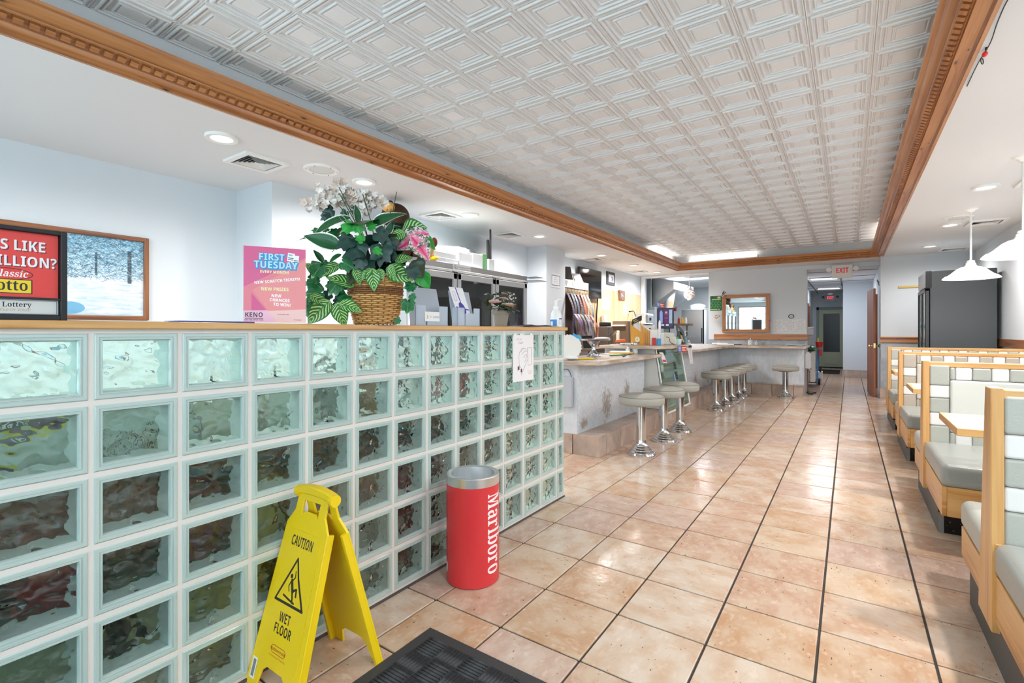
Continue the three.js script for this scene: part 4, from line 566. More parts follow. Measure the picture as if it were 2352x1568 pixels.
{ // raised service counter with a rounded end, over the pastry case
  const t = thing('raised_counter', 'raised cash counter with a rounded grey laminate top above the pastry case', 'counter', [-2.3, 0, 6.9]);
  const o = [[-2.78, 6.12], [-2.15, 6.12]]; for (let k = 0; k <= 10; k++) { const a = -Math.PI / 2 + k / 10 * Math.PI / 2; o.push([-2.12 + 0.2 * Math.cos(a), 6.32 + 0.2 * Math.sin(a)]); } o.push([-1.915, 7.2]); for (let k = 0; k <= 8; k++) { const a = k / 8 * Math.PI / 2; o.push([-2.115 + 0.2 * Math.cos(a), 7.25 + 0.2 * Math.sin(a)]); } o.push([-2.45, 7.46], [-2.78, 7.46]);
  part(t, 'worktop', slabTop(o, 0.98, 1.022, 0.004), M.laminateEdge);
  part(t, 'worktop_surface', uvBox(slabTop(o.map(([x, d]) => [lerp(-2.3, x, 0.99), lerp(6.8, d, 0.99)]), 1.0215, 1.0232, 0.0004), 'z'), M.laminate);
  part(t, 'near_panel', bx(-2.76, -2.2, 0.9, 0.98, 6.24, 6.26, 0.002), M.fibre); part(t, 'far_panel', bx(-2.7, -2.2, 0.9, 0.98, 7.38, 7.4, 0.002), M.fibre);
}
{ // sloping glass pastry case
  const t = thing('pastry_case', 'sloping glass pastry case with white edges between the lunch counters', 'display case', [-2.1, 0.15, 6.85]);
  const d0 = 6.27, d1 = 7.4, top = [-2.06, 0.978], bot = [-1.93, 0.165], P = (k, d) => V(lerp(top[0], bot[0], k), lerp(top[1], bot[1], k), d), white = M.whiteGloss;
  part(t, 'glass_front', sheet(P(1, d0 + 0.01), P(1, d1 - 0.01), P(0, d1 - 0.01), P(0, d0 + 0.01), 0.005), std(0xe6f4ef, 0.02, { transmission: 1 }));
  for (const d of [d0, d1]) part(t, 'edge_strip', rod(P(0, d), P(1.02, d), 0.011, 8), white);
  part(t, 'bottom_strip', rod(P(1.02, d0), P(1.02, d1), 0.014, 8), white);
  part(t, 'back_panel', bx(-2.5, -2.48, 0.15, 0.97, d0, d1, 0), std(0xd7d5cc, 0.5)); part(t, 'floor_panel', bx(-2.5, -1.96, 0.205, 0.22, d0, d1, 0), M.white);
  for (const d of [d0 - 0.006, d1 + 0.006]) part(t, 'side_panel', (() => { const s = poly([[-2.5, 0.21], [-1.965, 0.21], [-2.075, 0.975], [-2.5, 0.975]]), g = prism(s, 0.008); g.translate(0, 0, -d - 0.004); return g; })(), std(0xe3e2dc, 0.4));
  for (const [y, x] of [[0.66, -2.03], [0.42, -1.99]]) part(t, 'shelf', bx(-2.47, x, y, y + 0.006, d0 + 0.02, d1 - 0.02, 0), std(0xcfe6dd, 0.05, { transmission: 0.75 }));
  solo('bread_bag', 'pale yellow wrapped loaf on the upper glass shelf of the pastry case', 'bread', at(new THREE.SphereGeometry(0.06, 16, 10).scale(1.1, 0.45, 1.8), -2.15, 0.695, 6.95), std(0xd9c27a, 0.5));
  solo('napkin_stack', 'stack of white napkins on the upper glass shelf of the pastry case', 'napkins', bx(-2.18, -2.07, 0.667, 0.76, 6.5, 6.62), M.paper);
  solo('white_tray', 'white tray on the lower glass shelf of the pastry case', 'tray', bx(-2.3, -2.05, 0.427, 0.45, 6.5, 7.1), M.white);
  const tag = print(128, 256, (g, w, h) => { g.fillStyle = '#23262b'; g.fillRect(0, 0, w, h); g.fillStyle = '#cfd2d4'; g.font = 'bold 40px sans-serif'; g.fillText('IN', 30, 70); g.fillText('PUT', 20, 190); });
  for (const k of [0.3, 0.47]) part(t, 'sticker', sheet(P(k + 0.07, 6.93).add(new THREE.Vector3(0.006, 0, 0)), P(k + 0.07, 7.01).add(new THREE.Vector3(0.006, 0, 0)), P(k - 0.06, 7.0).add(new THREE.Vector3(0.006, 0, 0)), P(k - 0.06, 6.92).add(new THREE.Vector3(0.006, 0, 0)), 0.001), printed(tag, 0.5));
  part(t, 'price_sticker', sheet(P(0.62, 6.85).add(new THREE.Vector3(0.006, 0, 0)), P(0.62, 6.9).add(new THREE.Vector3(0.006, 0, 0)), P(0.45, 6.89).add(new THREE.Vector3(0.006, 0, 0)), P(0.45, 6.84).add(new THREE.Vector3(0.006, 0, 0)), 0.001), std(0x8fa6dd, 0.5));
  const note = print(160, 200, (g, w, h) => { g.fillStyle = '#f3efe9'; g.fillRect(0, 0, w, h); g.fillStyle = '#d6384a'; g.fillRect(10, 140, 140, 44); });
  solo('hanging_note', 'white note with a red foot taped to the near top corner of the pastry case', 'note', sheet(V(-1.985, 0.8, 6.34), V(-1.985, 0.79, 6.5), V(-2.02, 0.93, 6.44), V(-2.02, 0.94, 6.28), 0.002), printed(note, 0.6));
}
{ // nine counter stools
  const prof = [[0.135, 0], [0.137, 0.012], [0.128, 0.026], [0.121, 0.028], [0.121, 0.034], [0.107, 0.046], [0.1, 0.048], [0.1, 0.054], [0.088, 0.066], [0.082, 0.068], [0.082, 0.074], [0.071, 0.085], [0.066, 0.087], [0.066, 0.094], [0.056, 0.106], [0.05, 0.122], [0.0485, 0.14], [0.0475, 0.145]];
  const place = [[-1.68, 4.675, 'first chrome counter stool, nearest the camera'], [-1.683, 5.385, 'second chrome counter stool, between the two others before the front counter'], [-1.68, 6.013, 'third chrome counter stool, in front of the pastry case'], [-1.672, 7.928, 'first chrome stool of the rear row, just past the pastry case'], [-1.655, 8.49, 'second chrome stool of the rear row'], [-1.65, 9.03, 'middle chrome stool of the five in the rear row'], [-1.64, 9.603, 'fourth chrome stool of the rear row'], [-1.63, 10.1, 'last chrome stool of the rear row, in the corner of the L-shaped counter'], [-0.95, 10.12, 'lone chrome stool before the return end of the L-shaped counter']];
  let first; place.forEach(([x, d, label], k) => {
    if (k) return copy(first, 'counter_stool', label, [x, 0, d], k * 0.7);
    first = thing('counter_stool', label, 'stool', [x, 0, d], 'fixed chrome counter stools with grey seats');
    part(first, 'base', at(crease(lathe(prof, 48), 0.5), x, 0, d), M.chrome); part(first, 'column', cyl(x, 0.14, d, 0.0475, 0.35, 0.0475, 40), M.chrome);
    part(first, 'seat_plate', cyl(x, 0.478, d, 0.11, 0.02, 0.12, 32), M.steelDark);
    const seat = [[0.0001, 0.492], [0.19, 0.492], [0.208, 0.497], [0.218, 0.51], [0.2205, 0.54], [0.218, 0.565], [0.213, 0.572]], top = [[0.213, 0.573], [0.2, 0.581], [0.15, 0.592], [0.08, 0.597], [0.0001, 0.598]];
    part(first, 'seat', at(crease(lathe(seat, 56), 0.8), x, 0, d), M.stoolSeat); part(first, 'seat_top', at(lathe(top, 56), x, 0, d), M.stoolSeat); part(first, 'piping', at(new THREE.TorusGeometry(0.2135, 0.0032, 6, 56).rotateX(Math.PI / 2), x, 0.5725, d), std(0x77766e, 0.5));
  });
}
// ---------------------------------------------------------------- small things on the counters
const jar = (name, label, cat, x, y, d, r, h, fill, lid) => { const t = thing(name, label, cat, [x, y, d]); part(t, 'contents', cyl(x, y + 0.003, d, r * 0.93, h * 0.72, r * 0.93, 20), fill); part(t, 'jar', at(crease(lathe([[0.001, 0], [r, 0], [r, h * 0.86], [r * 0.88, h * 0.94], [r * 0.88, h]], 24), 0.5), x, y, d), std(0xf4f8f8, 0.05, { transmission: 0.9 })); part(t, 'lid', at(crease(lathe([[r * 0.95, h * 0.88], [r * 0.95, h * 1.0], [r * 0.6, h * 1.06], [0.001, h * 1.07]], 20), 0.5), x, y, d), lid); };
const sugar = std(0xf3efe6, 0.8);
jar('sugar_pourer', 'glass sugar pourer on the front counter', 'sugar pourer', -2.3, 0.919, 6.16, 0.042, 0.135, sugar, M.chrome);
jar('salt_shaker', 'glass salt shaker on the front counter beside the sugar pourer', 'salt shaker', -2.36, 0.919, 6.06, 0.028, 0.09, sugar, M.chrome);
jar('sugar_pourer', 'glass sugar pourer on the main counter behind the pastry case', 'sugar pourer', -2.12, 0.927, 8.05, 0.04, 0.135, sugar, M.chrome);
jar('sugar_pourer', 'glass sugar pourer on the far return counter below the mirror', 'sugar pourer', -1.67, 0.927, 11.05, 0.045, 0.14, sugar, M.chrome);
jar('salt_shaker', 'white salt shaker beside the sugar pourer below the mirror', 'salt shaker', -1.56, 0.927, 11.05, 0.03, 0.085, sugar, M.chrome);
jar('pepper_shaker', 'glass pepper shaker right of the salt below the mirror', 'pepper shaker', -1.44, 0.927, 11.1, 0.026, 0.085, M.grey, M.chrome);
function cakeStand(label, x, y, d, s) { const t = thing('cake_stand', label, 'cake stand', [x, y, d]); part(t, 'pedestal', at(crease(lathe([[0.001, 0], [0.078, 0], [0.08, 0.01], [0.066, 0.016], [0.064, 0.026], [0.05, 0.034], [0.03, 0.06], [0.02, 0.085], [0.022, 0.11], [0.03, 0.118], [0.06, 0.155], [0.07, 0.17]].map(([r, h]) => [r * s, h * s]), 40), 0.5), x, y, d), M.chrome); part(t, 'plate', at(crease(lathe([[0.001, 0.17], [0.17, 0.178], [0.186, 0.19], [0.18, 0.193], [0.001, 0.182]].map(([r, h]) => [r * s, h * s]), 48), 0.5), x, y, d), M.chrome); return t; }
cakeStand('tall polished metal cake stand on the front counter', -2.42, 0.919, 5.16, 1.05); cakeStand('metal cake stand on the main counter before the kitchen opening', -2.35, 0.927, 8.6, 1.0);
solo('paper_plate', 'crumpled white paper lying on the tall cake stand', 'paper', at(new THREE.SphereGeometry(0.09, 14, 8).scale(1, 0.16, 1), -2.33, 1.13, 5.2), M.paper);
solo('pencil', 'yellow highlighter pen on the front counter near the glass blocks', 'pen', rod(V(-2.29, 0.928, 4.5), V(-2.16, 0.928, 4.62), 0.009, 8), M.yellow);
solo('pen', 'black pen near the front edge of the front counter', 'pen', rod(V(-2.12, 0.925, 5.3), V(-2.16, 0.925, 5.5), 0.006, 8), M.black);
solo('pen', 'green and black pen on the front counter before the order pads', 'pen', rod(V(-2.3, 0.926, 5.35), V(-2.22, 0.926, 5.62), 0.007, 8), M.green);
for (const [k, x, d, m, l] of [[0, -2.42, 5.75, M.paper, 'white order pad'], [1, -2.36, 5.85, std(0xe9b85a, 0.6), 'yellow order pad'], [2, -2.4, 5.9, M.paper, 'curled white receipt pad']]) solo('order_pad', l + ' in the heap on the front counter before the shakers', 'notepad', at(bx(-0.12, 0.12, 0, 0.012, -0.13, 0.13, 0.002), x, 0.919 + k * 0.0125, d, 0.25 * k - 0.2), m);
{ // doily leaning by the end of the partition, with paper towels
  const t = thing('paper_doily', 'round white paper doily standing at the end of the partition', 'doily', [-2.35, 0.919, 4.45]);
  const s = new THREE.Shape(), R = 0.122; for (let k = 0; k <= 120; k++) { const a = k / 120 * 6.2832, r = R + 0.008 * Math.abs(Math.sin(a * 12)); k ? s.lineTo(r * Math.cos(a), r * Math.sin(a)) : s.moveTo(r, 0); }
  for (let k = 0; k < 28; k++) { const a = k / 28 * 6.2832; for (const q of [0.1, 0.085]) { const h = new THREE.Path(); h.absarc(q * Math.cos(a + q * 9), q * Math.sin(a + q * 9), 0.0055, 0, 6.3); s.holes.push(h); } }
  const g = prism(s, 0.003); part(t, 'lace', at(g, -2.335, 1.05, 4.4, 0.35), M.paper); part(t, 'blue_tape', at(bx(-0.03, 0.03, -0.012, 0.012, -0.003, 0.003, 0), -2.26, 1.165, 4.4, 0.3, 0, -0.6), std(0x3fa3dd, 0.5)); part(t, 'blue_backing', at(new THREE.CylinderGeometry(0.035, 0.035, 0.004, 24).rotateX(Math.PI / 2), -2.25, 1.14, 4.43, 0.35), std(0x63c3d8, 0.5));
}
solo('paper_towel', 'crumpled white napkins on the front counter below the doily', 'napkin', at(mergeVertices(new THREE.IcosahedronGeometry(0.06, 2)).scale(1.2, 0.35, 1), -2.31, 0.94, 4.42), M.paper);
{ // little bag hanging on the counter end
  const t = thing('hanging_bin', 'slim grey bin hanging by a wire loop on the near end of the front counter', 'bin', [-2.46, 0.36, 4.3]);
  part(t, 'body', bx(-2.4, -2.245, 0.46, 0.76, 4.27, 4.322, 0.008), std(0xb9bec6, 0.5)); part(t, 'loop', tube([V(-2.39, 0.76, 4.295), V(-2.36, 0.82, 4.295), V(-2.29, 0.83, 4.295), V(-2.25, 0.76, 4.295)], 0.004, 20, 6), M.darkGrey);
}
{ // items on the raised counter (top at 1.0235)
  const Y = 1.0235, face = (x0, y0, d0, x1, y1, d1) => 0;
  const t = thing('leaflet_box', 'orange leaflet box full of white brochures on the raised counter', 'box', [-2.3, Y, 6.5]);
  const s = poly([[0, 0], [0.17, 0], [0.17, 0.15], [0.01, 0.27], [-0.01, 0.36]]), om = std(0xe0a03a, 0.5);
  part(t, 'side', at(prism(s, 0.004), -2.44, Y, 6.38, 0.5), om); part(t, 'side', at(prism(s, 0.004), -2.36, Y, 6.55, 0.5), om);
  const badge = print(128, 128, (g, w, h) => { g.fillStyle = '#e0a03a'; g.fillRect(0, 0, w, h); g.fillStyle = '#f1e6c8'; g.beginPath(); g.arc(64, 56, 46, 0, 7); g.fill(); g.fillStyle = '#37408a'; g.font = 'bold 40px serif'; g.textAlign = 'center'; g.fillText('F', 64, 68); g.fillRect(20, 108, 88, 14); });
  part(t, 'badge', at(new THREE.BoxGeometry(0.09, 0.1, 0.002).translate(0.085, 0.07, 0.006), -2.44, Y, 6.38, 0.5), printed(badge, 0.5));
  const paperCols = [0xf4f2ee, 0xe9e6ea, 0xf6f0e6, 0xe4ebf0]; for (let k = 0; k < 12; k++) solo('brochure', `${['white', 'cream', 'pale grey', 'pinkish white'][k % 4]} folded brochure standing in the orange leaflet box, ${['back', 'second', 'third', 'fourth', 'fifth', 'sixth', 'seventh', 'eighth', 'ninth', 'tenth', 'eleventh', 'front'][k]} of the fanned row`, 'brochure', at(bx(-0.028, 0.028, 0, 0.33 - 0.016 * k, -0.004, 0.004, 0.001), -2.425 + 0.022 * k, Y, 6.52 + 0.012 * k, 0.3), std(paperCols[k % 4], 0.6), 'brochures in the orange box');
  const dark = print(256, 128, (g, w, h) => { g.fillStyle = '#15191c'; g.fillRect(0, 0, w, h); g.fillStyle = '#f0d02c'; g.font = 'bold 40px sans-serif'; g.fillText('CASH', 20, 56); g.fillText('ONLY', 60, 104); });
  solo('ticket_card', 'black card with yellow print at the back of the orange leaflet box', 'card', sheet(V(-2.47, 1.3, 6.5), V(-2.33, 1.36, 6.5), V(-2.33, 1.43, 6.5), V(-2.47, 1.37, 6.5), 0.003), printed(dark, 0.5));
  const small = [['small white box with a green mark', 0xf0eee8, -2.2, 6.6, 0.09, 0.2, 0.12], ['small red carton', 0xc93a3a, -2.16, 6.5, 0.05, 0.1, 0.05], ['small blue carton', 0x4aa0d8, -2.1, 6.52, 0.05, 0.09, 0.05], ['small white device with a screen', 0xefefef, -2.13, 6.72, 0.06, 0.16, 0.05]];
  for (const [l, c, x, d, w, h, q] of small) solo('carton', l + ' beside the leaflet box on the raised counter', 'box', at(bx(-w / 2, w / 2, 0, h, -q / 2, q / 2, 0.003), x, Y, d, 0.4), std(c, 0.5));
  const mon = thing('cash_register_screen', 'upright register screen showing purple advertising on the raised counter', 'monitor', [-2.25, Y, 7.2]);
  const scr = print(512, 640, (g, w, h) => { g.fillStyle = '#3a3050'; g.fillRect(0, 0, w, h); g.fillStyle = '#5d2a52'; g.fillRect(210, 40, 160, h - 170); g.fillStyle = '#7d93c4'; g.fillRect(60, 120, 110, 380); g.beginPath(); g.arc(115, 100, 40, 0, 7); g.fill(); g.fillStyle = '#93a5bd'; g.fillRect(390, 40, 110, 460); g.fillStyle = '#a99aac'; g.fillRect(230, 180, 120, 8); g.fillRect(230, 320, 120, 8); g.fillRect(250, 100, 80, 60); g.fillStyle = '#c7d6ea'; g.fillRect(120, 530, 100, 50); g.fillRect(280, 530, 100, 50); });
  part(mon, 'screen', sheet(V(-2.335, 1.265, 7.2), V(-2.12, 1.265, 7.2), V(-2.12, 1.545, 7.2), V(-2.335, 1.545, 7.2), 0.004), new THREE.MeshStandardMaterial({ map: scr, emissiveMap: scr, emissive: 0xffffff, emissiveIntensity: 0.35, roughness: 0.2 }));
  part(mon, 'bezel', bx(-2.345, -2.11, 1.25, 1.555, 7.206, 7.24, 0.006), M.darkGrey); part(mon, 'side', bx(-2.385, -2.347, 1.24, 1.575, 7.19, 7.25, 0.008), std(0xc3ccd8, 0.4)); part(mon, 'stand', bx(-2.26, -2.2, 1.05, 1.26, 7.23, 7.27, 0.004), M.grey); part(mon, 'foot', bx(-2.34, -2.12, Y, 1.05, 7.14, 7.32, 0.006), M.grey);
  solo('ad_card', 'red and blue promotional card on top of the register screen', 'card', sheet(V(-2.35, 1.576, 7.22), V(-2.24, 1.556, 7.22), V(-2.25, 1.62, 7.22), V(-2.36, 1.64, 7.22), 0.003), M.adTex());
  const pr = thing('receipt_printer', 'cream receipt printer with a cable on the raised counter', 'printer', [-2.1, Y, 6.95]);
  part(pr, 'body', at(bx(-0.1, 0.1, 0, 0.11, -0.09, 0.09, 0.012), -2.1, Y, 6.95, 0.3), std(0xdedbcc, 0.5)); part(pr, 'cover', at(bx(-0.085, 0.08, 0.1, 0.17, -0.08, 0.08, 0.02), -2.1, Y, 6.95, 0.3), std(0xd3d2c6, 0.5)); part(pr, 'slot', at(bx(-0.02, 0.07, 0.15, 0.174, -0.05, 0.06, 0.006), -2.1, Y, 6.95, 0.3), M.blackMatt);
  solo('cable', 'black cable hanging over the cream receipt printer', 'cable', tube([V(-2.1, 1.13, 6.83), V(-2.05, 1.12, 6.8), V(-2.03, 1.06, 6.79), V(-1.98, 1.03, 6.8)], 0.004, 20, 6), M.blackMatt);
  const rd = thing('card_terminal', 'grey lottery terminal with a yellow sticker strip on the raised counter', 'terminal', [-1.99, Y, 7.15]);
  part(rd, 'body', (() => { const g = prism(poly([[0, 0], [0.1, 0], [0.08, 0.16], [0.02, 0.25], [-0.02, 0.26]]), 0.11, 0.006); return at(g, -2.03, Y + 0.006, 7.18, 0.2); })(), std(0x4c5259, 0.4)); part(rd, 'sticker_strip', sheet(V(-1.93, 1.06, 7.05), V(-1.915, 1.06, 7.1), V(-1.985, 1.25, 7.1), V(-2.0, 1.25, 7.05), 0.003), std(0xc9ad6a, 0.5)); part(rd, 'display', sheet(V(-1.95, 1.16, 7.045), V(-1.935, 1.16, 7.09), V(-1.97, 1.21, 7.09), V(-1.985, 1.21, 7.045), 0.004), M.black);
  const hs = thing('hand_sanitizer', 'clear blue hand sanitizer pump bottle at the rounded end of the raised counter', 'bottle', [-1.97, Y, 7.28]); soapPump(hs, -1.97, Y, 7.28, 0.95, std(0x9fd4ea, 0.1, { transmission: 0.6 }), false);
  solo('tub', 'pale translucent tub at the rounded end of the raised counter', 'tub', at(crease(lathe([[0.001, 0], [0.05, 0], [0.06, 0.08], [0.057, 0.08], [0.048, 0.004]], 24), 0.5), -1.99, Y, 6.99), std(0xd3e6e6, 0.3));
  const cup = thing('pen_cup', 'mint green pen cup behind the pale tub on the raised counter', 'cup', [-2.02, Y, 7.08]); part(cup, 'cup', cyl(-2.02, Y, 7.08, 0.03, 0.11), std(0x57c39a, 0.5)); part(cup, 'pen', rod(V(-2.02, Y + 0.08, 7.08), V(-2.03, Y + 0.2, 7.07), 0.005, 6), M.white); part(cup, 'pen', rod(V(-2.01, Y + 0.08, 7.08), V(-2.005, Y + 0.19, 7.09), 0.005, 6), M.black);
  solo('white_bottle', 'tall white pump bottle before the register screen', 'bottle', at(lathe([[0.001, 0], [0.018, 0], [0.018, 0.3], [0.012, 0.34], [0.001, 0.345]], 16), -2.25, Y, 7.02), M.whiteGloss);
  for (const [k, x, d, ry] of [[0, -2.62, 6.35, 0.2], [1, -2.52, 6.42, -0.3], [2, -2.46, 6.3, 0.5]]) solo('letter', `${['flat', 'crumpled', 'folded'][k]} white letter lying on the raised counter left of the orange box`, 'paper', at(bx(-0.09, 0.09, 0, 0.008, -0.06, 0.06, 0.002), x, Y + k * 0.009, d, ry), M.paper);
  const st = thing('tape_dispenser', 'orange stapler lying on the letters on the raised counter', 'stapler', [-2.58, Y, 6.38]); part(st, 'arm', at(bx(-0.07, 0.07, 0.02, 0.06, -0.018, 0.018, 0.014), -2.58, Y + 0.015, 6.38, 0.3, 0, 0.12), M.orange); part(st, 'foot', at(bx(-0.07, 0.07, 0, 0.012, -0.018, 0.018, 0.004), -2.58, Y + 0.018, 6.38, 0.3), M.darkGrey);
  solo('promo_card', 'red and blue lottery promotion card clipped to the edge of the raised counter', 'card', sheet(V(-1.905, 0.92, 6.75), V(-1.905, 0.915, 7.14), V(-1.905, 1.0, 7.14), V(-1.905, 1.01, 6.72), 0.004), M.adTex());
  const strip = print(128, 512, (g, w, h) => { g.fillStyle = '#ece9ea'; g.fillRect(0, 0, w, h); g.fillStyle = '#222'; g.fillRect(0, 0, w, 64); g.fillStyle = '#8b8790'; for (let y = 90; y < 470; y += 34) { g.fillRect(24, y, 76, 5); g.fillRect(30, y + 12, 60, 5); } });
  solo('price_list', 'long white price list with a black heading hanging at the counter edge', 'price list', sheet(V(-1.93, 0.73, 7.44), V(-1.93, 0.725, 7.6), V(-1.945, 1.0, 7.57), V(-1.945, 1.005, 7.32), 0.002), printed(strip, 0.6));
  for (const [x, d, l] of [[-1.8, 11.3, 'rolled white cloth on the far counter left of the mirror'], [-2.3, 10.9, 'white paper lying in the corner of the L-shaped counter']]) solo('cloth', l, 'cloth', at(bx(-0.16, 0.16, 0, 0.03, -0.04, 0.04, 0.014), x < -2 ? -2.05 : -2.3, 0.927, x < -2 ? 10.55 : 11.25, 0.2), M.paper);
  solo('knife', 'black handled knife lying on the far counter below the mirror', 'knife', rod(V(-2.05, 0.935, 11.0), V(-1.83, 0.935, 11.05), 0.008, 6), M.black);
  for (const [k, c, l] of [[0, 0xe9e4da, 'cream magazine under the others'], [1, 0x7d93b8, 'blue magazine in the middle'], [2, 0xd9e0d4, 'pale green magazine on top']]) solo('magazine', l + ' at the right end of the far counter', 'magazine', at(bx(-0.15, 0.15, 0, 0.006, -0.11, 0.11, 0.001), -0.9 + 0.02 * k, 0.927 + k * 0.0065, 11.15, 0.3 * k), std(c, 0.5));
  solo('receipt', 'white receipt lying on the far counter', 'paper', at(bx(-0.12, 0.12, 0, 0.002, -0.04, 0.04, 0), -1.22, 0.927, 11.0, 0.2), M.paper);
}

// ---------------------------------------------------------------- big picture on the left wall
{
  const t = thing('framed_picture', 'large dark oak framed snow scene print on the left wall behind the lottery sign', 'picture', [-4.83, 1.3, 0.9]), x = -4.838, d0 = -0.1, d1 = 1.636, y0 = 1.3, y1 = 1.985, f = 0.036;
  const art = print(1400, 560, (g, w, h) => {
    const r = rng(31), s = g.createLinearGradient(0, 0, 0, h); s.addColorStop(0, '#6fb7d8'); s.addColorStop(0.3, '#9ccbe0'); s.addColorStop(0.55, '#dfe6ee'); s.addColorStop(1, '#cfdbe6'); g.fillStyle = s; g.fillRect(0, 0, w, h);
    for (let k = 0; k < 5200; k++) { const x = r() * w, y = r() * h * 0.52, q = r(); g.strokeStyle = q < 0.45 ? '#2b4f68' : q < 0.7 ? '#4c86a8' : '#e9f2f8'; g.globalAlpha = 0.55 * smooth(0.0, 0.7, x / w + 0.3 * r()); g.lineWidth = 1 + r() * 3; g.beginPath(); g.moveTo(x, y); g.quadraticCurveTo(x + (r() - 0.5) * 60, y + r() * 24, x + (r() - 0.5) * 90, y + (r() - 0.3) * 40); g.stroke(); }
    g.globalAlpha = 0.9; g.fillStyle = '#2b3f4c'; for (const [x, wd, q, e] of [[1300, 22, 90, 318], [1130, 12, 120, 280]]) g.fillRect(x, q, wd, e - q);
    for (let k = 0; k < 1400; k++) { const x = 700 + r() * 700, y = r() * 290; g.globalAlpha = 0.5; g.strokeStyle = r() < 0.5 ? '#2f566e' : '#d6e6f0'; g.lineWidth = 1 + r() * 3; g.beginPath(); g.moveTo(x, y); g.lineTo(x + (r() - 0.5) * 70, y + r() * 30); g.stroke(); }
    for (let k = 0; k < 900; k++) { g.globalAlpha = 0.22; g.fillStyle = r() < 0.4 ? '#e7eef4' : '#8fb2cc'; g.beginPath(); g.ellipse(r() * w, h * 0.58 + r() * h * 0.42, 10 + r() * 50, 2 + r() * 7, 0, 0, 7); g.fill(); }
    g.globalAlpha = 0.8; g.fillStyle = '#4a95bd'; g.beginPath(); g.ellipse(760, 520, 60, 34, 0, 0, 7); g.fill(); g.beginPath(); g.ellipse(1010, 500, 70, 40, 0, 0, 7); g.fill(); g.globalAlpha = 1;
  });
  part(t, 'print', sheet(V(x + 0.006, y0 + 0.02, d0), V(x + 0.006, y0 + 0.02, d1 - 0.02), V(x + 0.006, y1 - 0.02, d1 - 0.02), V(x + 0.006, y1 - 0.02, d0), 0.004), printed(art, 0.3, { clearcoat: 1, clearcoatRoughness: 0.02 }));
  const fr = (n, ...b) => part(t, n, bx(...b), M.darkOak);
  fr('frame_side', x, x + 0.03, y1 - f, y1, d0, d1, 0.008, 'z'); fr('frame_side', x, x + 0.03, y0, y0 + f, d0, d1, 0.008, 'z'); fr('frame_side', x, x + 0.031, y0, y1, d1 - f, d1, 0.008, 'y'); fr('frame_side', x, x + 0.031, y0, y1, d0, d0 + f, 0.008, 'y');
}
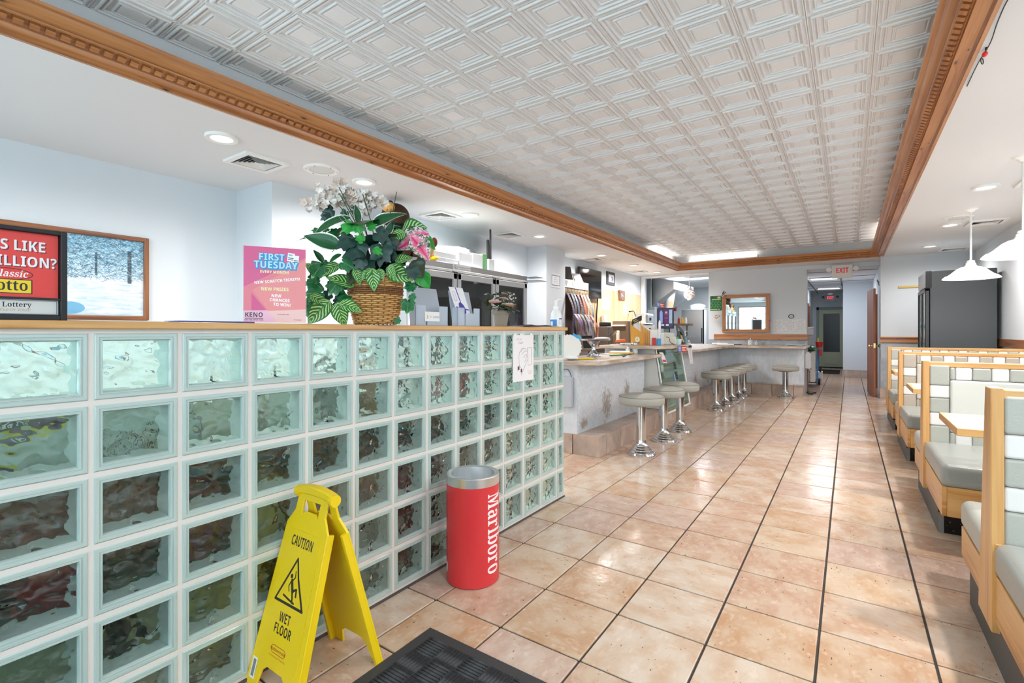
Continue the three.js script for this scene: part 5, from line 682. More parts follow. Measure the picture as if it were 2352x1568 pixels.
// ---------------------------------------------------------------- three-door cooler and what stands on it
{
  const X = -3.5, d0 = 3.3, d1 = 5.42, t = thing('glass_door_cooler', 'stainless three-door glass fronted cooler against the left wall', 'cooler', [-3.86, 0, 4.36]);
  part(t, 'cabinet', merge([bx(-4.21, X - 0.02, 1.84, 1.94, d0, d1, 0.004), bx(-4.21, -4.19, 0.1, 1.9, d0, d1, 0), bx(-4.21, X - 0.02, 0.1, 1.9, d0, d0 + 0.03, 0.003), bx(-4.21, X - 0.02, 0.1, 1.9, d1 - 0.03, d1, 0.003), bx(-4.21, X - 0.02, 0.08, 0.2, d0, d1, 0.003)]), M.steel);
  part(t, 'top_rail', bx(X - 0.03, X, 1.872, 1.938, d0, d1, 0.004, 'z'), M.steel); part(t, 'lamp_rail', bx(X - 0.03, X + 0.012, 1.845, 1.872, d0, d1, 0.004, 'z'), M.white); part(t, 'interior', bx(-4.19, -4.18, 0.2, 1.84, d0, d1, 0), M.darkGrey);
  for (let k = 0; k < 3; k++) {
    const a = d0 + 0.02 + k * 0.697, b = a + 0.68, D = new THREE.Group(); D.name = 'door'; t.add(D); const f = 0.055;
    part(D, 'door_frame', merge([bx(X - 0.03, X + 0.02, 1.77, 1.835, a, b, 0.004), bx(X - 0.03, X + 0.02, 0.22, 0.3, a, b, 0.004), bx(X - 0.03, X + 0.02, 0.22, 1.835, a, a + f, 0.004), bx(X - 0.03, X + 0.02, 0.22, 1.835, b - f, b, 0.004)]), std(0xd0d3d6, 0.35, { metalness: 0.2 }));
    part(D, 'gasket', merge([bx(X - 0.03, X - 0.012, 0.3, 1.77, a + f, a + f + 0.012, 0), bx(X - 0.03, X - 0.012, 0.3, 1.77, b - f - 0.012, b - f, 0), bx(X - 0.03, X - 0.012, 1.756, 1.77, a + f, b - f, 0)]), M.blackMatt);
    part(D, 'glass', bx(X - 0.01, X - 0.004, 0.3, 1.77, a + f, b - f, 0), std(0x9aa0a2, 0.03, { transmission: 0.9 })); part(D, 'hinge', bx(X + 0.02, X + 0.03, 1.84, 1.85, b - 0.08, b, 0.002), M.darkGrey); part(D, 'handle', bx(X + 0.02, X + 0.05, 0.9, 1.3, a + 0.02, a + 0.045, 0.008), M.darkGrey);
  }
  for (const y of [0.5, 0.85, 1.2, 1.5]) part(t, 'wire_shelf', merge(Array.from({ length: 14 }, (_, i) => bx(-4.17 + i * 0.045, -4.166 + i * 0.045, y, y + 0.006, d0 + 0.03, d1 - 0.03, 0))), M.steelDark);
  part(t, 'side_bracket', merge([bx(-3.55, -3.36, 1.918, 1.924, 5.42, 5.6, 0), bx(-3.6, -3.34, 1.875, 1.881, 5.42, 5.66, 0)]), M.steelDark);
  const sg = print(512, 170, (g, w, h) => { g.fillStyle = '#f0eff2'; g.fillRect(0, 0, w, h); g.strokeStyle = '#2c2b33'; g.lineWidth = 8; g.beginPath(); g.arc(72, 84, 44, 0, 7); g.stroke(); clipText(g, '3', 48, 112, 'bold 70px serif', '#2c2b33'); clipText(g, 'Kids Win Beans, Trap & Fish', 128, 74, 'bold 28px serif', '#2c2b33'); clipText(g, "Don't Hang Little Meat Ladies", 132, 122, 'bold 26px serif', '#2c2b33'); });
  solo('paper_sign', 'white paper sign hanging from the top rail of the cooler', 'sign', sheet(V(X + 0.002, 1.862, 3.965), V(X + 0.002, 1.862, 4.262), V(X + 0.002, 1.937, 4.245), V(X + 0.002, 1.937, 3.945), 0.002), printed(sg, 0.5));
  const b = (l, x0, x1, y0, y1, a, c, m, cat = 'box', name = 'carton') => solo(name, l, cat, bx(x0, x1, y0, y1, a, c, 0.003), m);
  const lab = (t1, t2, col) => printed(print(256, 128, (g, w, h) => { g.fillStyle = '#eceef1'; g.fillRect(0, 0, w, h); g.fillStyle = col; g.fillRect(18, 16, 70, 26); clipText(g, t1, 110, 40, 'bold 24px sans-serif', '#7f8fae'); clipText(g, t2, 60, 92, '22px sans-serif', '#5d6470'); for (let y = 56; y < 120; y += 14) { g.fillStyle = '#c3c8d2'; g.fillRect(160, y, 70, 4); } }), 0.55);
  b('flat white film box at the bottom left on the cooler', -3.9, -3.56, 1.94, 1.995, 3.74, 4.11, lab('WRAP', '', '#3a3f78')); b('flat white film box lying on another on the cooler', -3.9, -3.57, 1.996, 2.055, 3.74, 4.08, lab('FOIL', '', '#2f3878'));
  b('white carton with handwriting in the middle of the cooler top', -3.9, -3.56, 1.94, 2.09, 4.13, 4.36, lab('', 'CON MEALS', '#eceef1')); b('white printed carton right of the handwritten one on the cooler', -3.9, -3.56, 1.94, 2.11, 4.37, 4.55, lab('CUPS', '', '#4a6a4a'));
  b('dark brown carton behind the white ones on the cooler', -4.1, -3.91, 1.94, 2.2, 4.4, 4.56, std(0x4a3f46, 0.6)); b('green carton on the cooler left of the flat screen', -3.85, -3.58, 1.94, 2.13, 4.57, 4.66, std(0x6fae72, 0.6)); b('small white carton right of the green one on the cooler', -3.85, -3.56, 1.94, 2.08, 4.67, 4.78, lab('', '', '#2f7a4a'));
  const wrap = mergeVertices(new THREE.IcosahedronGeometry(0.16, 5)), wp = wrap.attributes.position, wn = lattice(91); for (let i = 0; i < wp.count; i++) { const k = 0.75 + 0.5 * wn(wp.getX(i) * 30 + 9, wp.getY(i) * 30 + wp.getZ(i) * 17 + 9, 32); wp.setXYZ(i, wp.getX(i) * k * 0.8, wp.getY(i) * k * 0.3, wp.getZ(i) * k * 1.5); } wrap.computeVertexNormals();
  solo('plastic_wrap', 'crumpled clear plastic wrapping lying over the white cartons on the cooler', 'plastic', at(wrap, -3.72, 2.13, 4.2), std(0xf4f6f8, 0.15, { transmission: 0.6 }));
  const tv = thing('flat_screen', 'black flat television standing edge-on to the camera on the cooler', 'television', [-3.75, 1.94, 5.06]);
  part(tv, 'panel', at(bx(-0.36, 0.36, 0.03, 0.53, -0.012, 0.012, 0.004), -3.86, 1.94, 5.1, -0.93), M.black); part(tv, 'rear_shell', at(bx(-0.27, 0.27, 0.08, 0.42, -0.05, -0.012, 0.012), -3.86, 1.94, 5.1, -0.93), M.blackMatt); part(tv, 'foot', at(bx(-0.16, 0.16, 0, 0.03, -0.07, 0.07, 0.006), -3.86, 1.94, 5.1, -0.93), M.blackMatt);
  // soft toys behind the flower basket
  const toy = thing('brown_soft_toy', 'large dark brown soft toy seen from behind over the flower basket', 'soft toy', [-3.8, 1.94, 3.5]);
  const fur = std(0x3a2212, 0.95, { sheen: 0.5, sheenColor: new THREE.Color(0x7a5030), bumpMap: tex(256, 256, (u, v) => fbm(N1, u, v, 40, 40, 3), true), bumpScale: 0.006 });
  const blob = (x, y, d, a, b, c) => at(new THREE.SphereGeometry(1, 28, 20).scale(a, b, c), x, y, d);
  part(toy, 'body', merge([blob(-3.8, 2.14, 3.5, 0.16, 0.21, 0.2), blob(-3.8, 2.38, 3.42, 0.13, 0.13, 0.15)]), fur); part(toy, 'leg', blob(-3.66, 2.0, 3.62, 0.08, 0.07, 0.09), fur); part(toy, 'leg', blob(-3.66, 2.0, 3.38, 0.08, 0.07, 0.09), fur); part(toy, 'ear', blob(-3.78, 2.47, 3.33, 0.04, 0.05, 0.04), fur); part(toy, 'muzzle', blob(-3.75, 2.44, 3.28, 0.07, 0.05, 0.06), std(0xc99a5c, 0.9));
  const s2 = thing('small_soft_toy', 'small tan soft toy with brown ear and yellow feet beside the flower basket', 'soft toy', [-3.56, 1.94, 3.64]);
  part(s2, 'body', blob(-3.56, 2.05, 3.64, 0.06, 0.08, 0.07), std(0xd8b48a, 0.9)); part(s2, 'ear', blob(-3.53, 2.13, 3.7, 0.03, 0.05, 0.035), std(0x6a3a1c, 0.9)); part(s2, 'foot', blob(-3.53, 1.963, 3.69, 0.06, 0.022, 0.04), M.yellow); part(s2, 'hat', blob(-3.56, 2.17, 3.62, 0.03, 0.03, 0.03), M.yellow);
}
// ---------------------------------------------------------------- pier certificate, rear back wall
{
  const cert = print(256, 256, (g, w, h) => { g.fillStyle = '#e4e8ee'; g.fillRect(0, 0, w, h); g.strokeStyle = '#4a5a74'; g.lineWidth = 12; g.strokeRect(10, 42, w - 20, h - 84); g.fillStyle = '#eef0f4'; g.fillRect(20, 52, w - 40, h - 104); g.fillStyle = '#9aa4b4'; g.fillRect(90, 76, 80, 8); g.fillRect(70, 110, 116, 6); g.fillRect(60, 140, 136, 5); g.fillRect(60, 172, 50, 5); g.fillRect(150, 172, 50, 5); });
  solo('certificate', 'small bordered certificate sheet on the wall pier beside the ticket rack', 'certificate', sheet(V(-3.866, 1.908, 6.7), V(-3.866, 1.908, 6.975), V(-3.866, 2.139, 6.975), V(-3.866, 2.139, 6.7), 0.003), printed(cert, 0.5));
  const bc = thing('back_counter', 'low back counter with grey drawers below the lottery tickets', 'counter', [-3.8, 0, 8.6]);
  part(bc, 'worktop', bx(-4.19, -3.42, 0.885, 0.925, 7.17, 11.3, 0.004, 'z'), std(0x6f5f54, 0.4)); part(bc, 'carcass', bx(-4.19, -3.46, 0, 0.885, 7.17, 11.3, 0), std(0x7b736c, 0.5));
  for (let k = 0; k < 6; k++) { const a = 7.2 + k * 0.68, D = part(bc, 'drawer', bx(-3.46, -3.445, 0.66, 0.87, a, a + 0.66, 0.004), std(0x8c867f, 0.45)); part(D, 'handle', bx(-3.445, -3.43, 0.75, 0.765, a + 0.25, a + 0.41, 0.004), M.steelDark); part(bc, 'door', bx(-3.46, -3.445, 0.1, 0.645, a, a + 0.66, 0.004), std(0x8c867f, 0.45)); }
  // ticket rack
  const X = -3.88, rk = thing('ticket_rack', 'white-topped rack hung with long strips of scratch tickets', 'ticket rack', [-3.95, 0.925, 7.62]);
  part(rk, 'header', bx(-4.12, X, 1.945, 2.075, 7.17, 8.06, 0.004), M.white); part(rk, 'side', bx(-4.12, X, 0.93, 1.945, 8.04, 8.06, 0.003, 'y'), std(0xc9a27a, 0.5)); part(rk, 'back', bx(-4.14, -4.12, 0.93, 2.07, 7.17, 8.06, 0), std(0x33261e, 0.7));
  for (let k = 0; k < 4; k++) { const c = 7.22 + k * 0.25; part(rk, 'header_triangle', at(prism(poly([[-0.06, 0], [0.06, 0], [0, -0.095]]), 0.003).rotateY(Math.PI / 2), X, 2.06, c), std(0xa4abb2, 0.6)); }
  for (let k = 0; k < 7; k++) { const d = 7.18 + k * 0.122; part(rk, 'dispenser', bx(-4.06, X - 0.01, 1.84, 1.94, d, d + 0.112, 0.004), std(0x8c7a66, 0.4)); part(rk, 'knob', cyl(X - 0.008, 1.875, d + 0.055, 0.014, 0.022, 0.014, 10), M.brass); }
  const cols = ['#9a4fd0', '#2e2a3a', '#4fc06a', '#e43a6a', '#7aa6f8', '#f0dc2e', '#18191c', '#57d8d0', '#f0783a', '#a8d33a', '#e8ecf6', '#ff3f9a', '#3f7fe8', '#f8b23a'], strips = Array.from({ length: 8 }, (_, k) => printed(print(48, 384, (g, w, h) => { const r = rng(500 + k * 7); for (let y = 0; y < h; y += 32) { g.fillStyle = cols[(k * 2 + (r() < 0.5 ? 0 : Math.floor(r() * 14))) % 14]; g.fillRect(0, y, w, 32); for (let q = 0; q < 5; q++) { g.fillStyle = cols[Math.floor(r() * cols.length)]; g.fillRect(r() * 36, y + r() * 24, 6 + r() * 18, 3 + r() * 7); } g.fillStyle = '#f4f2ee'; g.fillRect(8, y + 4, 8 + r() * 26, 4); g.fillStyle = 'rgba(20,20,20,0.5)'; g.fillRect(0, y, w, 1.5); } }), 0.35));
  const word = ['first', 'second', 'third', 'fourth', 'fifth', 'sixth', 'seventh'];
  for (let k = 0; k < 13; k++) {
    const row = k < 7 ? 0 : 1, j = row ? k - 7 : k, d = 7.19 + j * 0.124 + row * 0.06, y0 = row ? 1.5 : 1.85, len = row ? 0.5 : 0.8 - 0.05 * (j % 3), n = 18, g = [], off = row ? 0.1 : 0.0;
    const P = (s, e) => V(X + off + 0.09 * Math.sin(Math.min(1, s * 2.4) * 1.57) + 0.03 * Math.sin(s * 6 + k) * s + 0.02, y0 - len * s, d + e * 0.075 + 0.12 * s * s + 0.015 * Math.sin(s * 5 + k * 2));
    for (let i = 0; i < n; i++) { const a = P(i / n, 0), b = P(i / n, 1), c = P((i + 1) / n, 1), e = P((i + 1) / n, 0), q = quad(e, c, b, a); const uv = q.attributes.uv; for (let z = 0; z < uv.count; z++) uv.setY(z, 1 - (i + 1 - uv.getY(z)) / n); g.push(q, quad(c, e, a, b)); }
    solo('ticket_strip', `${word[j]} strip of coloured scratch tickets from the wall pier, ${row ? 'front' : 'upper'} row of the rack`, 'ticket strip', merge(g), strips[k % 8], 'strips of scratch tickets');
  }
  const pl = (l, x, d, w, h, tilt, m1, m2) => { const t = thing('plaque', l, 'plaque', [x, 2.075, d]); part(t, 'board', at(bx(-w / 2, w / 2, 0, h, -0.01, 0.01, 0.003), x, 2.077, d, 1.1, tilt), m1); part(t, 'edge', at(bx(-w / 2 - 0.006, w / 2 + 0.006, 0, 0.012, -0.014, 0.014, 0.003), x, 2.077, d, 1.1, tilt), m2); };
  pl('dark plaque with a gold edge leaning on top of the ticket rack', -3.95, 7.35, 0.28, 0.26, -0.35, std(0x1a1614, 0.2), M.brass); pl('small dark plaque with a pink frame on top of the ticket rack', -3.93, 7.78, 0.17, 0.18, -0.5, std(0x2a2022, 0.3), std(0xc06a70, 0.5));
  const fr = thing('easel_picture', 'black photo frame with a stand on the back counter below the tickets', 'picture', [-3.5, 0.926, 7.2]); part(fr, 'frame', at(bx(-0.09, 0.09, 0, 0.22, -0.008, 0.008, 0.003), -3.56, 0.927, 7.4, 0.9, -0.3), M.black); part(fr, 'photo', at(bx(-0.07, 0.07, 0.02, 0.2, 0.008, 0.011, 0), -3.56, 0.927, 7.4, 0.9, -0.3), std(0xb9c2cc, 0.4));
  // television and pictures on the wall
  const tv = thing('wall_television', 'black television hung on the back wall, half hidden by the ticket rack', 'television', [-4.1, 1.86, 8.63]);
  part(tv, 'screen', bx(-4.102, -4.098, 1.885, 2.395, 8.16, 9.105, 0), std(0x08090a, 0.08)); part(tv, 'bezel', bx(-4.14, -4.102, 1.865, 2.412, 8.14, 9.122, 0.004), M.black); part(tv, 'wall_bracket', bx(-4.185, -4.14, 1.95, 2.2, 8.5, 8.8, 0.01), M.darkGrey); part(tv, 'cable', tube([V(-4.13, 1.87, 9.0), V(-4.17, 1.5, 9.03), V(-4.17, 1.2, 9.04), V(-4.165, 0.95, 9.04)], 0.012, 20, 6), M.blackMatt);
  solo('wall_clock', 'round red-brown clock half hidden behind the wall television', 'clock', at(new THREE.CylinderGeometry(0.11, 0.11, 0.03, 36).rotateZ(Math.PI / 2), -4.18, 2.3, 9.12), std(0x8a3f24, 0.4));
  const ph = (bg, ink, k) => printed(print(128, 160, (g, w, h) => { g.fillStyle = bg; g.fillRect(0, 0, w, h); const r = rng(k); for (let i = 0; i < 26; i++) { g.fillStyle = i % 2 ? ink : '#c9c6cc'; g.fillRect(14 + r() * 90, 14 + r() * 120, 6 + r() * 20, 10 + r() * 30); } }), 0.3);
  const pic = (l, x, y0, y1, a, b, m, ph2) => { const t = thing('framed_photo', l, 'picture', [x, y0, (a + b) / 2]); part(t, 'frame', bx(x, x + 0.025, y0, y1, a, b, 0.005), m); part(t, 'photo', sheet(V(x + 0.0275, y0 + 0.06, a + 0.07), V(x + 0.0275, y0 + 0.06, b - 0.07), V(x + 0.0275, y1 - 0.06, b - 0.07), V(x + 0.0275, y1 - 0.06, a + 0.07), 0.002), ph2); };
  pic('black framed photo on the pale wall right of the television', -4.199, 2.195, 2.475, 9.57, 9.98, M.black, ph('#e6e6ee', '#3c3c8a', 3)); pic('small brown framed photo on the wood panelling', -4.184, 1.905, 2.12, 10.2, 10.52, M.darkOak, ph('#8a7f74', '#3a322c', 4));
  const note = (k) => printed(print(160, 200, (g, w, h) => { g.fillStyle = '#efece4'; g.fillRect(0, 0, w, h); const r = rng(k); g.fillStyle = '#6a6662'; for (let y = 16; y < 186; y += 20) for (let x = 12; x < 140; x += 34) if (r() > 0.35) g.fillRect(x, y + r() * 6, 12 + r() * 14, 5); }), 0.7);
  const pp = (l, y0, y1, a, b, m) => solo('paper_notice', l, 'notice', sheet(V(-4.18, y0, a), V(-4.18, y0, b), V(-4.18, y1, b), V(-4.18, y1, a), 0.002), m);
  pp('left handwritten paper list on the panelling beside the television', 1.655, 1.915, 9.32, 9.52, note(8)); pp('right handwritten paper list on the panelling beside the television', 1.655, 1.915, 9.53, 9.7, note(9)); pp('narrow white paper notice on the panelling beside the outlet', 1.575, 1.838, 10.475, 10.685, note(10));
  const ol = thing('power_outlet', 'white power outlet with a black plug on the wood panelling', 'outlet', [-4.185, 1.62, 10.8]); part(ol, 'plate', bx(-4.185, -4.178, 1.62, 1.73, 10.76, 10.85, 0.002), M.white); part(ol, 'plug', bx(-4.178, -4.14, 1.65, 1.68, 10.79, 10.82, 0.004), M.black); part(ol, 'cord', tube([V(-4.14, 1.665, 10.8), V(-4.05, 1.67, 10.75), V(-3.95, 1.55, 10.6), V(-3.9, 1.42, 10.5)], 0.009, 20, 6), M.blackMatt);
  solo('wall_phone', 'cream wall telephone on the panelling below the paper lists', 'telephone', at(bx(-0.04, 0.04, -0.1, 0.1, -0.06, 0.06, 0.02), -4.12, 1.45, 9.3, 0, 0, 0.2), std(0xe2ddcf, 0.5));
  const cm = thing('coffee_grinder', 'brown and black coffee grinder on the back counter', 'grinder', [-3.75, 0.925, 8.5]); part(cm, 'body', bx(-3.85, -3.65, 0.925, 1.3, 8.4, 8.6, 0.02), std(0x5d5148, 0.4)); part(cm, 'hopper', bx(-3.84, -3.66, 1.3, 1.38, 8.42, 8.58, 0.02), M.blackMatt); part(cm, 'lever', rod(V(-3.66, 1.12, 8.5), V(-3.5, 1.2, 8.45), 0.014, 8), M.chrome);
  solo('foil_roll', 'white bottle with a blue cap on the back counter beside the grinder', 'bottle', lathe([[0.001, 0], [0.035, 0], [0.035, 0.27], [0.025, 0.3], [0.001, 0.3]], 18).translate(-3.6, 0.925, -8.75), std(0xe8e2d4, 0.4));
  const cb = thing('coffee_brewer', 'brown and steel coffee brewer on the back counter', 'coffee machine', [-3.75, 0.925, 9.6]); part(cb, 'tower', bx(-3.95, -3.6, 0.925, 1.42, 9.3, 9.9, 0.015), std(0x7a6552, 0.35)); part(cb, 'vent_strip', bx(-3.6, -3.595, 1.36, 1.4, 9.34, 9.86, 0), M.steelDark); part(cb, 'urn', cyl(-3.52, 0.95, 9.6, 0.07, 0.3), M.steel); part(cb, 'base', bx(-3.95, -3.45, 0.925, 0.95, 9.28, 9.92, 0.006), M.steelDark);
  const ts = thing('steel_toaster', 'rounded steel toaster on the wall shelf at the end of the panelling', 'toaster', [-3.85, 1.34, 10.9]); part(ts, 'shell', bx(-4.02, -3.7, 1.36, 1.62, 10.65, 11.15, 0.06), M.steel); part(ts, 'foot', bx(-4.0, -3.72, 1.342, 1.362, 10.7, 11.1, 0.004), M.blackMatt); part(ts, 'lever', bx(-3.7, -3.68, 1.45, 1.52, 10.85, 10.9, 0.005), M.black);
  const sh = thing('wall_shelf', 'white wall shelf along the wood panelling carrying the toaster', 'shelf', [-3.95, 1.1, 10.2]); part(sh, 'board', bx(-4.184, -3.66, 1.31, 1.34, 9.2, 11.3, 0.003), M.white); part(sh, 'front', bx(-3.67, -3.655, 1.16, 1.34, 9.9, 11.3, 0.003), std(0xd9d8d2, 0.5)); for (const d of [9.4, 11.1]) part(sh, 'bracket', bx(-4.184, -3.8, 1.2, 1.31, d, d + 0.02, 0), M.white);
  solo('order_flyer', 'white framed flyer standing on the end of the wall shelf', 'sign', bx(-3.75, -3.74, 1.345, 1.52, 9.95, 10.3, 0.003), M.paper);
  const rg = thing('credit_terminal', 'black cash terminal with a green light on the back counter beside the brewer', 'terminal', [-3.3, 0.926, 9.9]); part(rg, 'body', bx(-3.6, -3.46, 0.926, 1.1, 10.0, 10.3, 0.02), M.blackMatt); part(rg, 'screen', at(bx(-0.1, 0.1, -0.08, 0.08, -0.012, 0.012, 0.004), -3.52, 1.2, 10.1, 0.6, -0.3), M.black); part(rg, 'indicator_light', bx(-3.459, -3.455, 1.04, 1.06, 10.1, 10.13, 0), new THREE.MeshStandardMaterial({ color: 0x20c080, emissive: 0x30f0a0, emissiveIntensity: 0.8 }));
}
// ---------------------------------------------------------------- kitchen seen through the opening
{
  const hood = thing('range_hood', 'large stainless steel range hood seen through the kitchen opening', 'hood', [-4.2, 1.7, 12.6]);
  const P = (pts, n) => { const g = prism(poly(pts), 0.02); return g; };
  part(hood, 'canopy', (() => { const g = prism(poly([[-4.95, 1.85], [-4.2, 1.85], [-3.62, 2.27], [-3.62, 2.46], [-4.1, 2.6], [-4.95, 2.6]]), 1.9); return g.translate(0, 0, -14.3); })(), M.steel);
  part(hood, 'near_flange', bx(-4.98, -4.13, 1.8, 2.58, 12.2, 12.23, 0.003), M.steel); part(hood, 'edge_bead', rod(V(-4.12, 2.58, 12.22), V(-4.3, 1.82, 12.22), 0.012, 8), M.chrome); part(hood, 'splash_panel', bx(-4.98, -4.95, 0.9, 1.85, 12.2, 14.3, 0), M.steelDark); part(hood, 'side_guard', (() => { const g = prism(poly([[-4.1, 1.78], [-3.7, 1.78], [-3.62, 2.26]]), 0.01); return g.translate(0, 0, -12.6); })(), M.chrome);
  const ct = thing('steel_worktable', 'stainless worktable behind the kitchen opening', 'table', [-3.6, 0, 12.4]); part(ct, 'top', bx(-4.9, -2.0, 0.87, 0.9, 11.9, 12.7, 0.004), M.steel); for (const [x, d] of [[-4.8, 12.0], [-4.8, 12.6], [-2.1, 12.0], [-2.1, 12.6]]) part(ct, 'leg', cyl(x, 0, d, 0.02, 0.87), M.steelDark);
  const fr = thing('kitchen_refrigerator', 'scratched stainless refrigerator in the kitchen', 'refrigerator', [-3.55, 0, 14.3]); part(fr, 'cabinet', bx(-3.86, -3.2, 0.05, 1.83, 14.0, 14.7, 0.01), M.steel); part(fr, 'door', bx(-3.86, -3.29, 0.15, 1.82, 13.96, 14.0, 0.01), M.steel); part(fr, 'gasket', bx(-3.285, -3.265, 0.15, 1.8, 13.965, 14.0, 0), M.blackMatt); part(fr, 'side_trim', bx(-3.26, -3.2, 0.1, 1.78, 13.97, 14.0, 0.005), M.whiteGloss); part(fr, 'handle', bx(-3.33, -3.3, 0.9, 1.3, 13.93, 13.96, 0.006), M.darkGrey);
  const ps = thing('clear_bag', 'clear plastic bag of trays lying on top of the kitchen refrigerator', 'bag', [-3.5, 1.835, 14.2]); part(ps, 'bag', at(new THREE.SphereGeometry(0.2, 20, 12).scale(1.1, 0.4, 0.8), -3.5, 1.91, 14.25), std(0xf2f5f6, 0.2, { transmission: 0.5 })); part(ps, 'tray', bx(-3.65, -3.35, 1.84, 1.9, 14.1, 14.4, 0.01), M.white);
  const fe = thing('fire_extinguisher', 'red fire extinguisher hanging beside the range hood', 'extinguisher', [-4.22, 1.8, 14.5]); part(fe, 'cylinder', at(crease(lathe([[0.001, 0], [0.07, 0], [0.07, 0.42], [0.03, 0.5], [0.001, 0.5]], 24), 0.5), -4.22, 1.8, 14.5), std(0x8a1a22, 0.35)); part(fe, 'valve', bx(-4.25, -4.19, 2.3, 2.37, 14.47, 14.53, 0.01), M.black);
  const hs = thing('heat_lamp_shelf', 'wooden service shelf with condiment bottles behind the kitchen opening', 'shelf', [-3.6, 1.35, 12.9]); part(hs, 'board', bx(-3.95, -3.35, 1.36, 1.41, 12.8, 13.2, 0.004), std(0x6b4a2c, 0.6)); part(hs, 'bracket', bx(-3.9, -3.87, 0.9, 1.36, 12.9, 12.93, 0), M.darkGrey); part(hs, 'bracket', bx(-3.45, -3.42, 0.9, 1.36, 12.9, 12.93, 0), M.darkGrey);
  [['red ketchup bottle', 0xb22020, -3.65], ['yellow mustard bottle', 0xe0b41c, -3.56], ['white sauce bottle', 0xe9e6dd, -3.47]].forEach(([l, c, x]) => { const b = thing('sauce_bottle', l + ' on the wooden kitchen shelf', 'bottle', [x, 1.411, 12.95]); part(b, 'bottle', cyl(x, 1.411, 12.95, 0.032, 0.13, 0.028, 14), std(c, 0.4)); part(b, 'cap', cyl(x, 1.541, 12.95, 0.018, 0.04, 0.006, 10), std(c, 0.4)); });
  const tp = thing('hanging_teapot_sign', 'white teapot shaped sign on a cord hanging before the kitchen opening', 'hanging sign', [-2.95, 1.95, 11.1]);
  const floral = printed(print(192, 192, (g, w, h) => { g.fillStyle = '#ece8e4'; g.fillRect(0, 0, w, h); const r = rng(12); for (let k = 0; k < 40; k++) { g.fillStyle = r() < 0.5 ? '#b58a84' : '#8f8a84'; g.beginPath(); g.arc(r() * w, r() * h, 3 + r() * 5, 0, 7); g.fill(); } }), 0.4);
  const tx = -2.94, td = 11.25; part(tp, 'pot', at(new THREE.SphereGeometry(0.125, 32, 20).scale(1, 0.94, 0.25), tx, 2.035, td), floral); part(tp, 'spout', rod(V(tx, 2.15, td), V(tx, 2.18, td), 0.05, 16), M.white); part(tp, 'foot', cyl(tx, 1.905, td, 0.04, 0.016), M.white); part(tp, 'handle', at(new THREE.TorusGeometry(0.03, 0.006, 6, 20), tx, 2.2, td), M.darkGrey); part(tp, 'cord', rod(V(tx, 2.22, td), V(tx, 2.55, td), 0.006, 6), M.white);
}

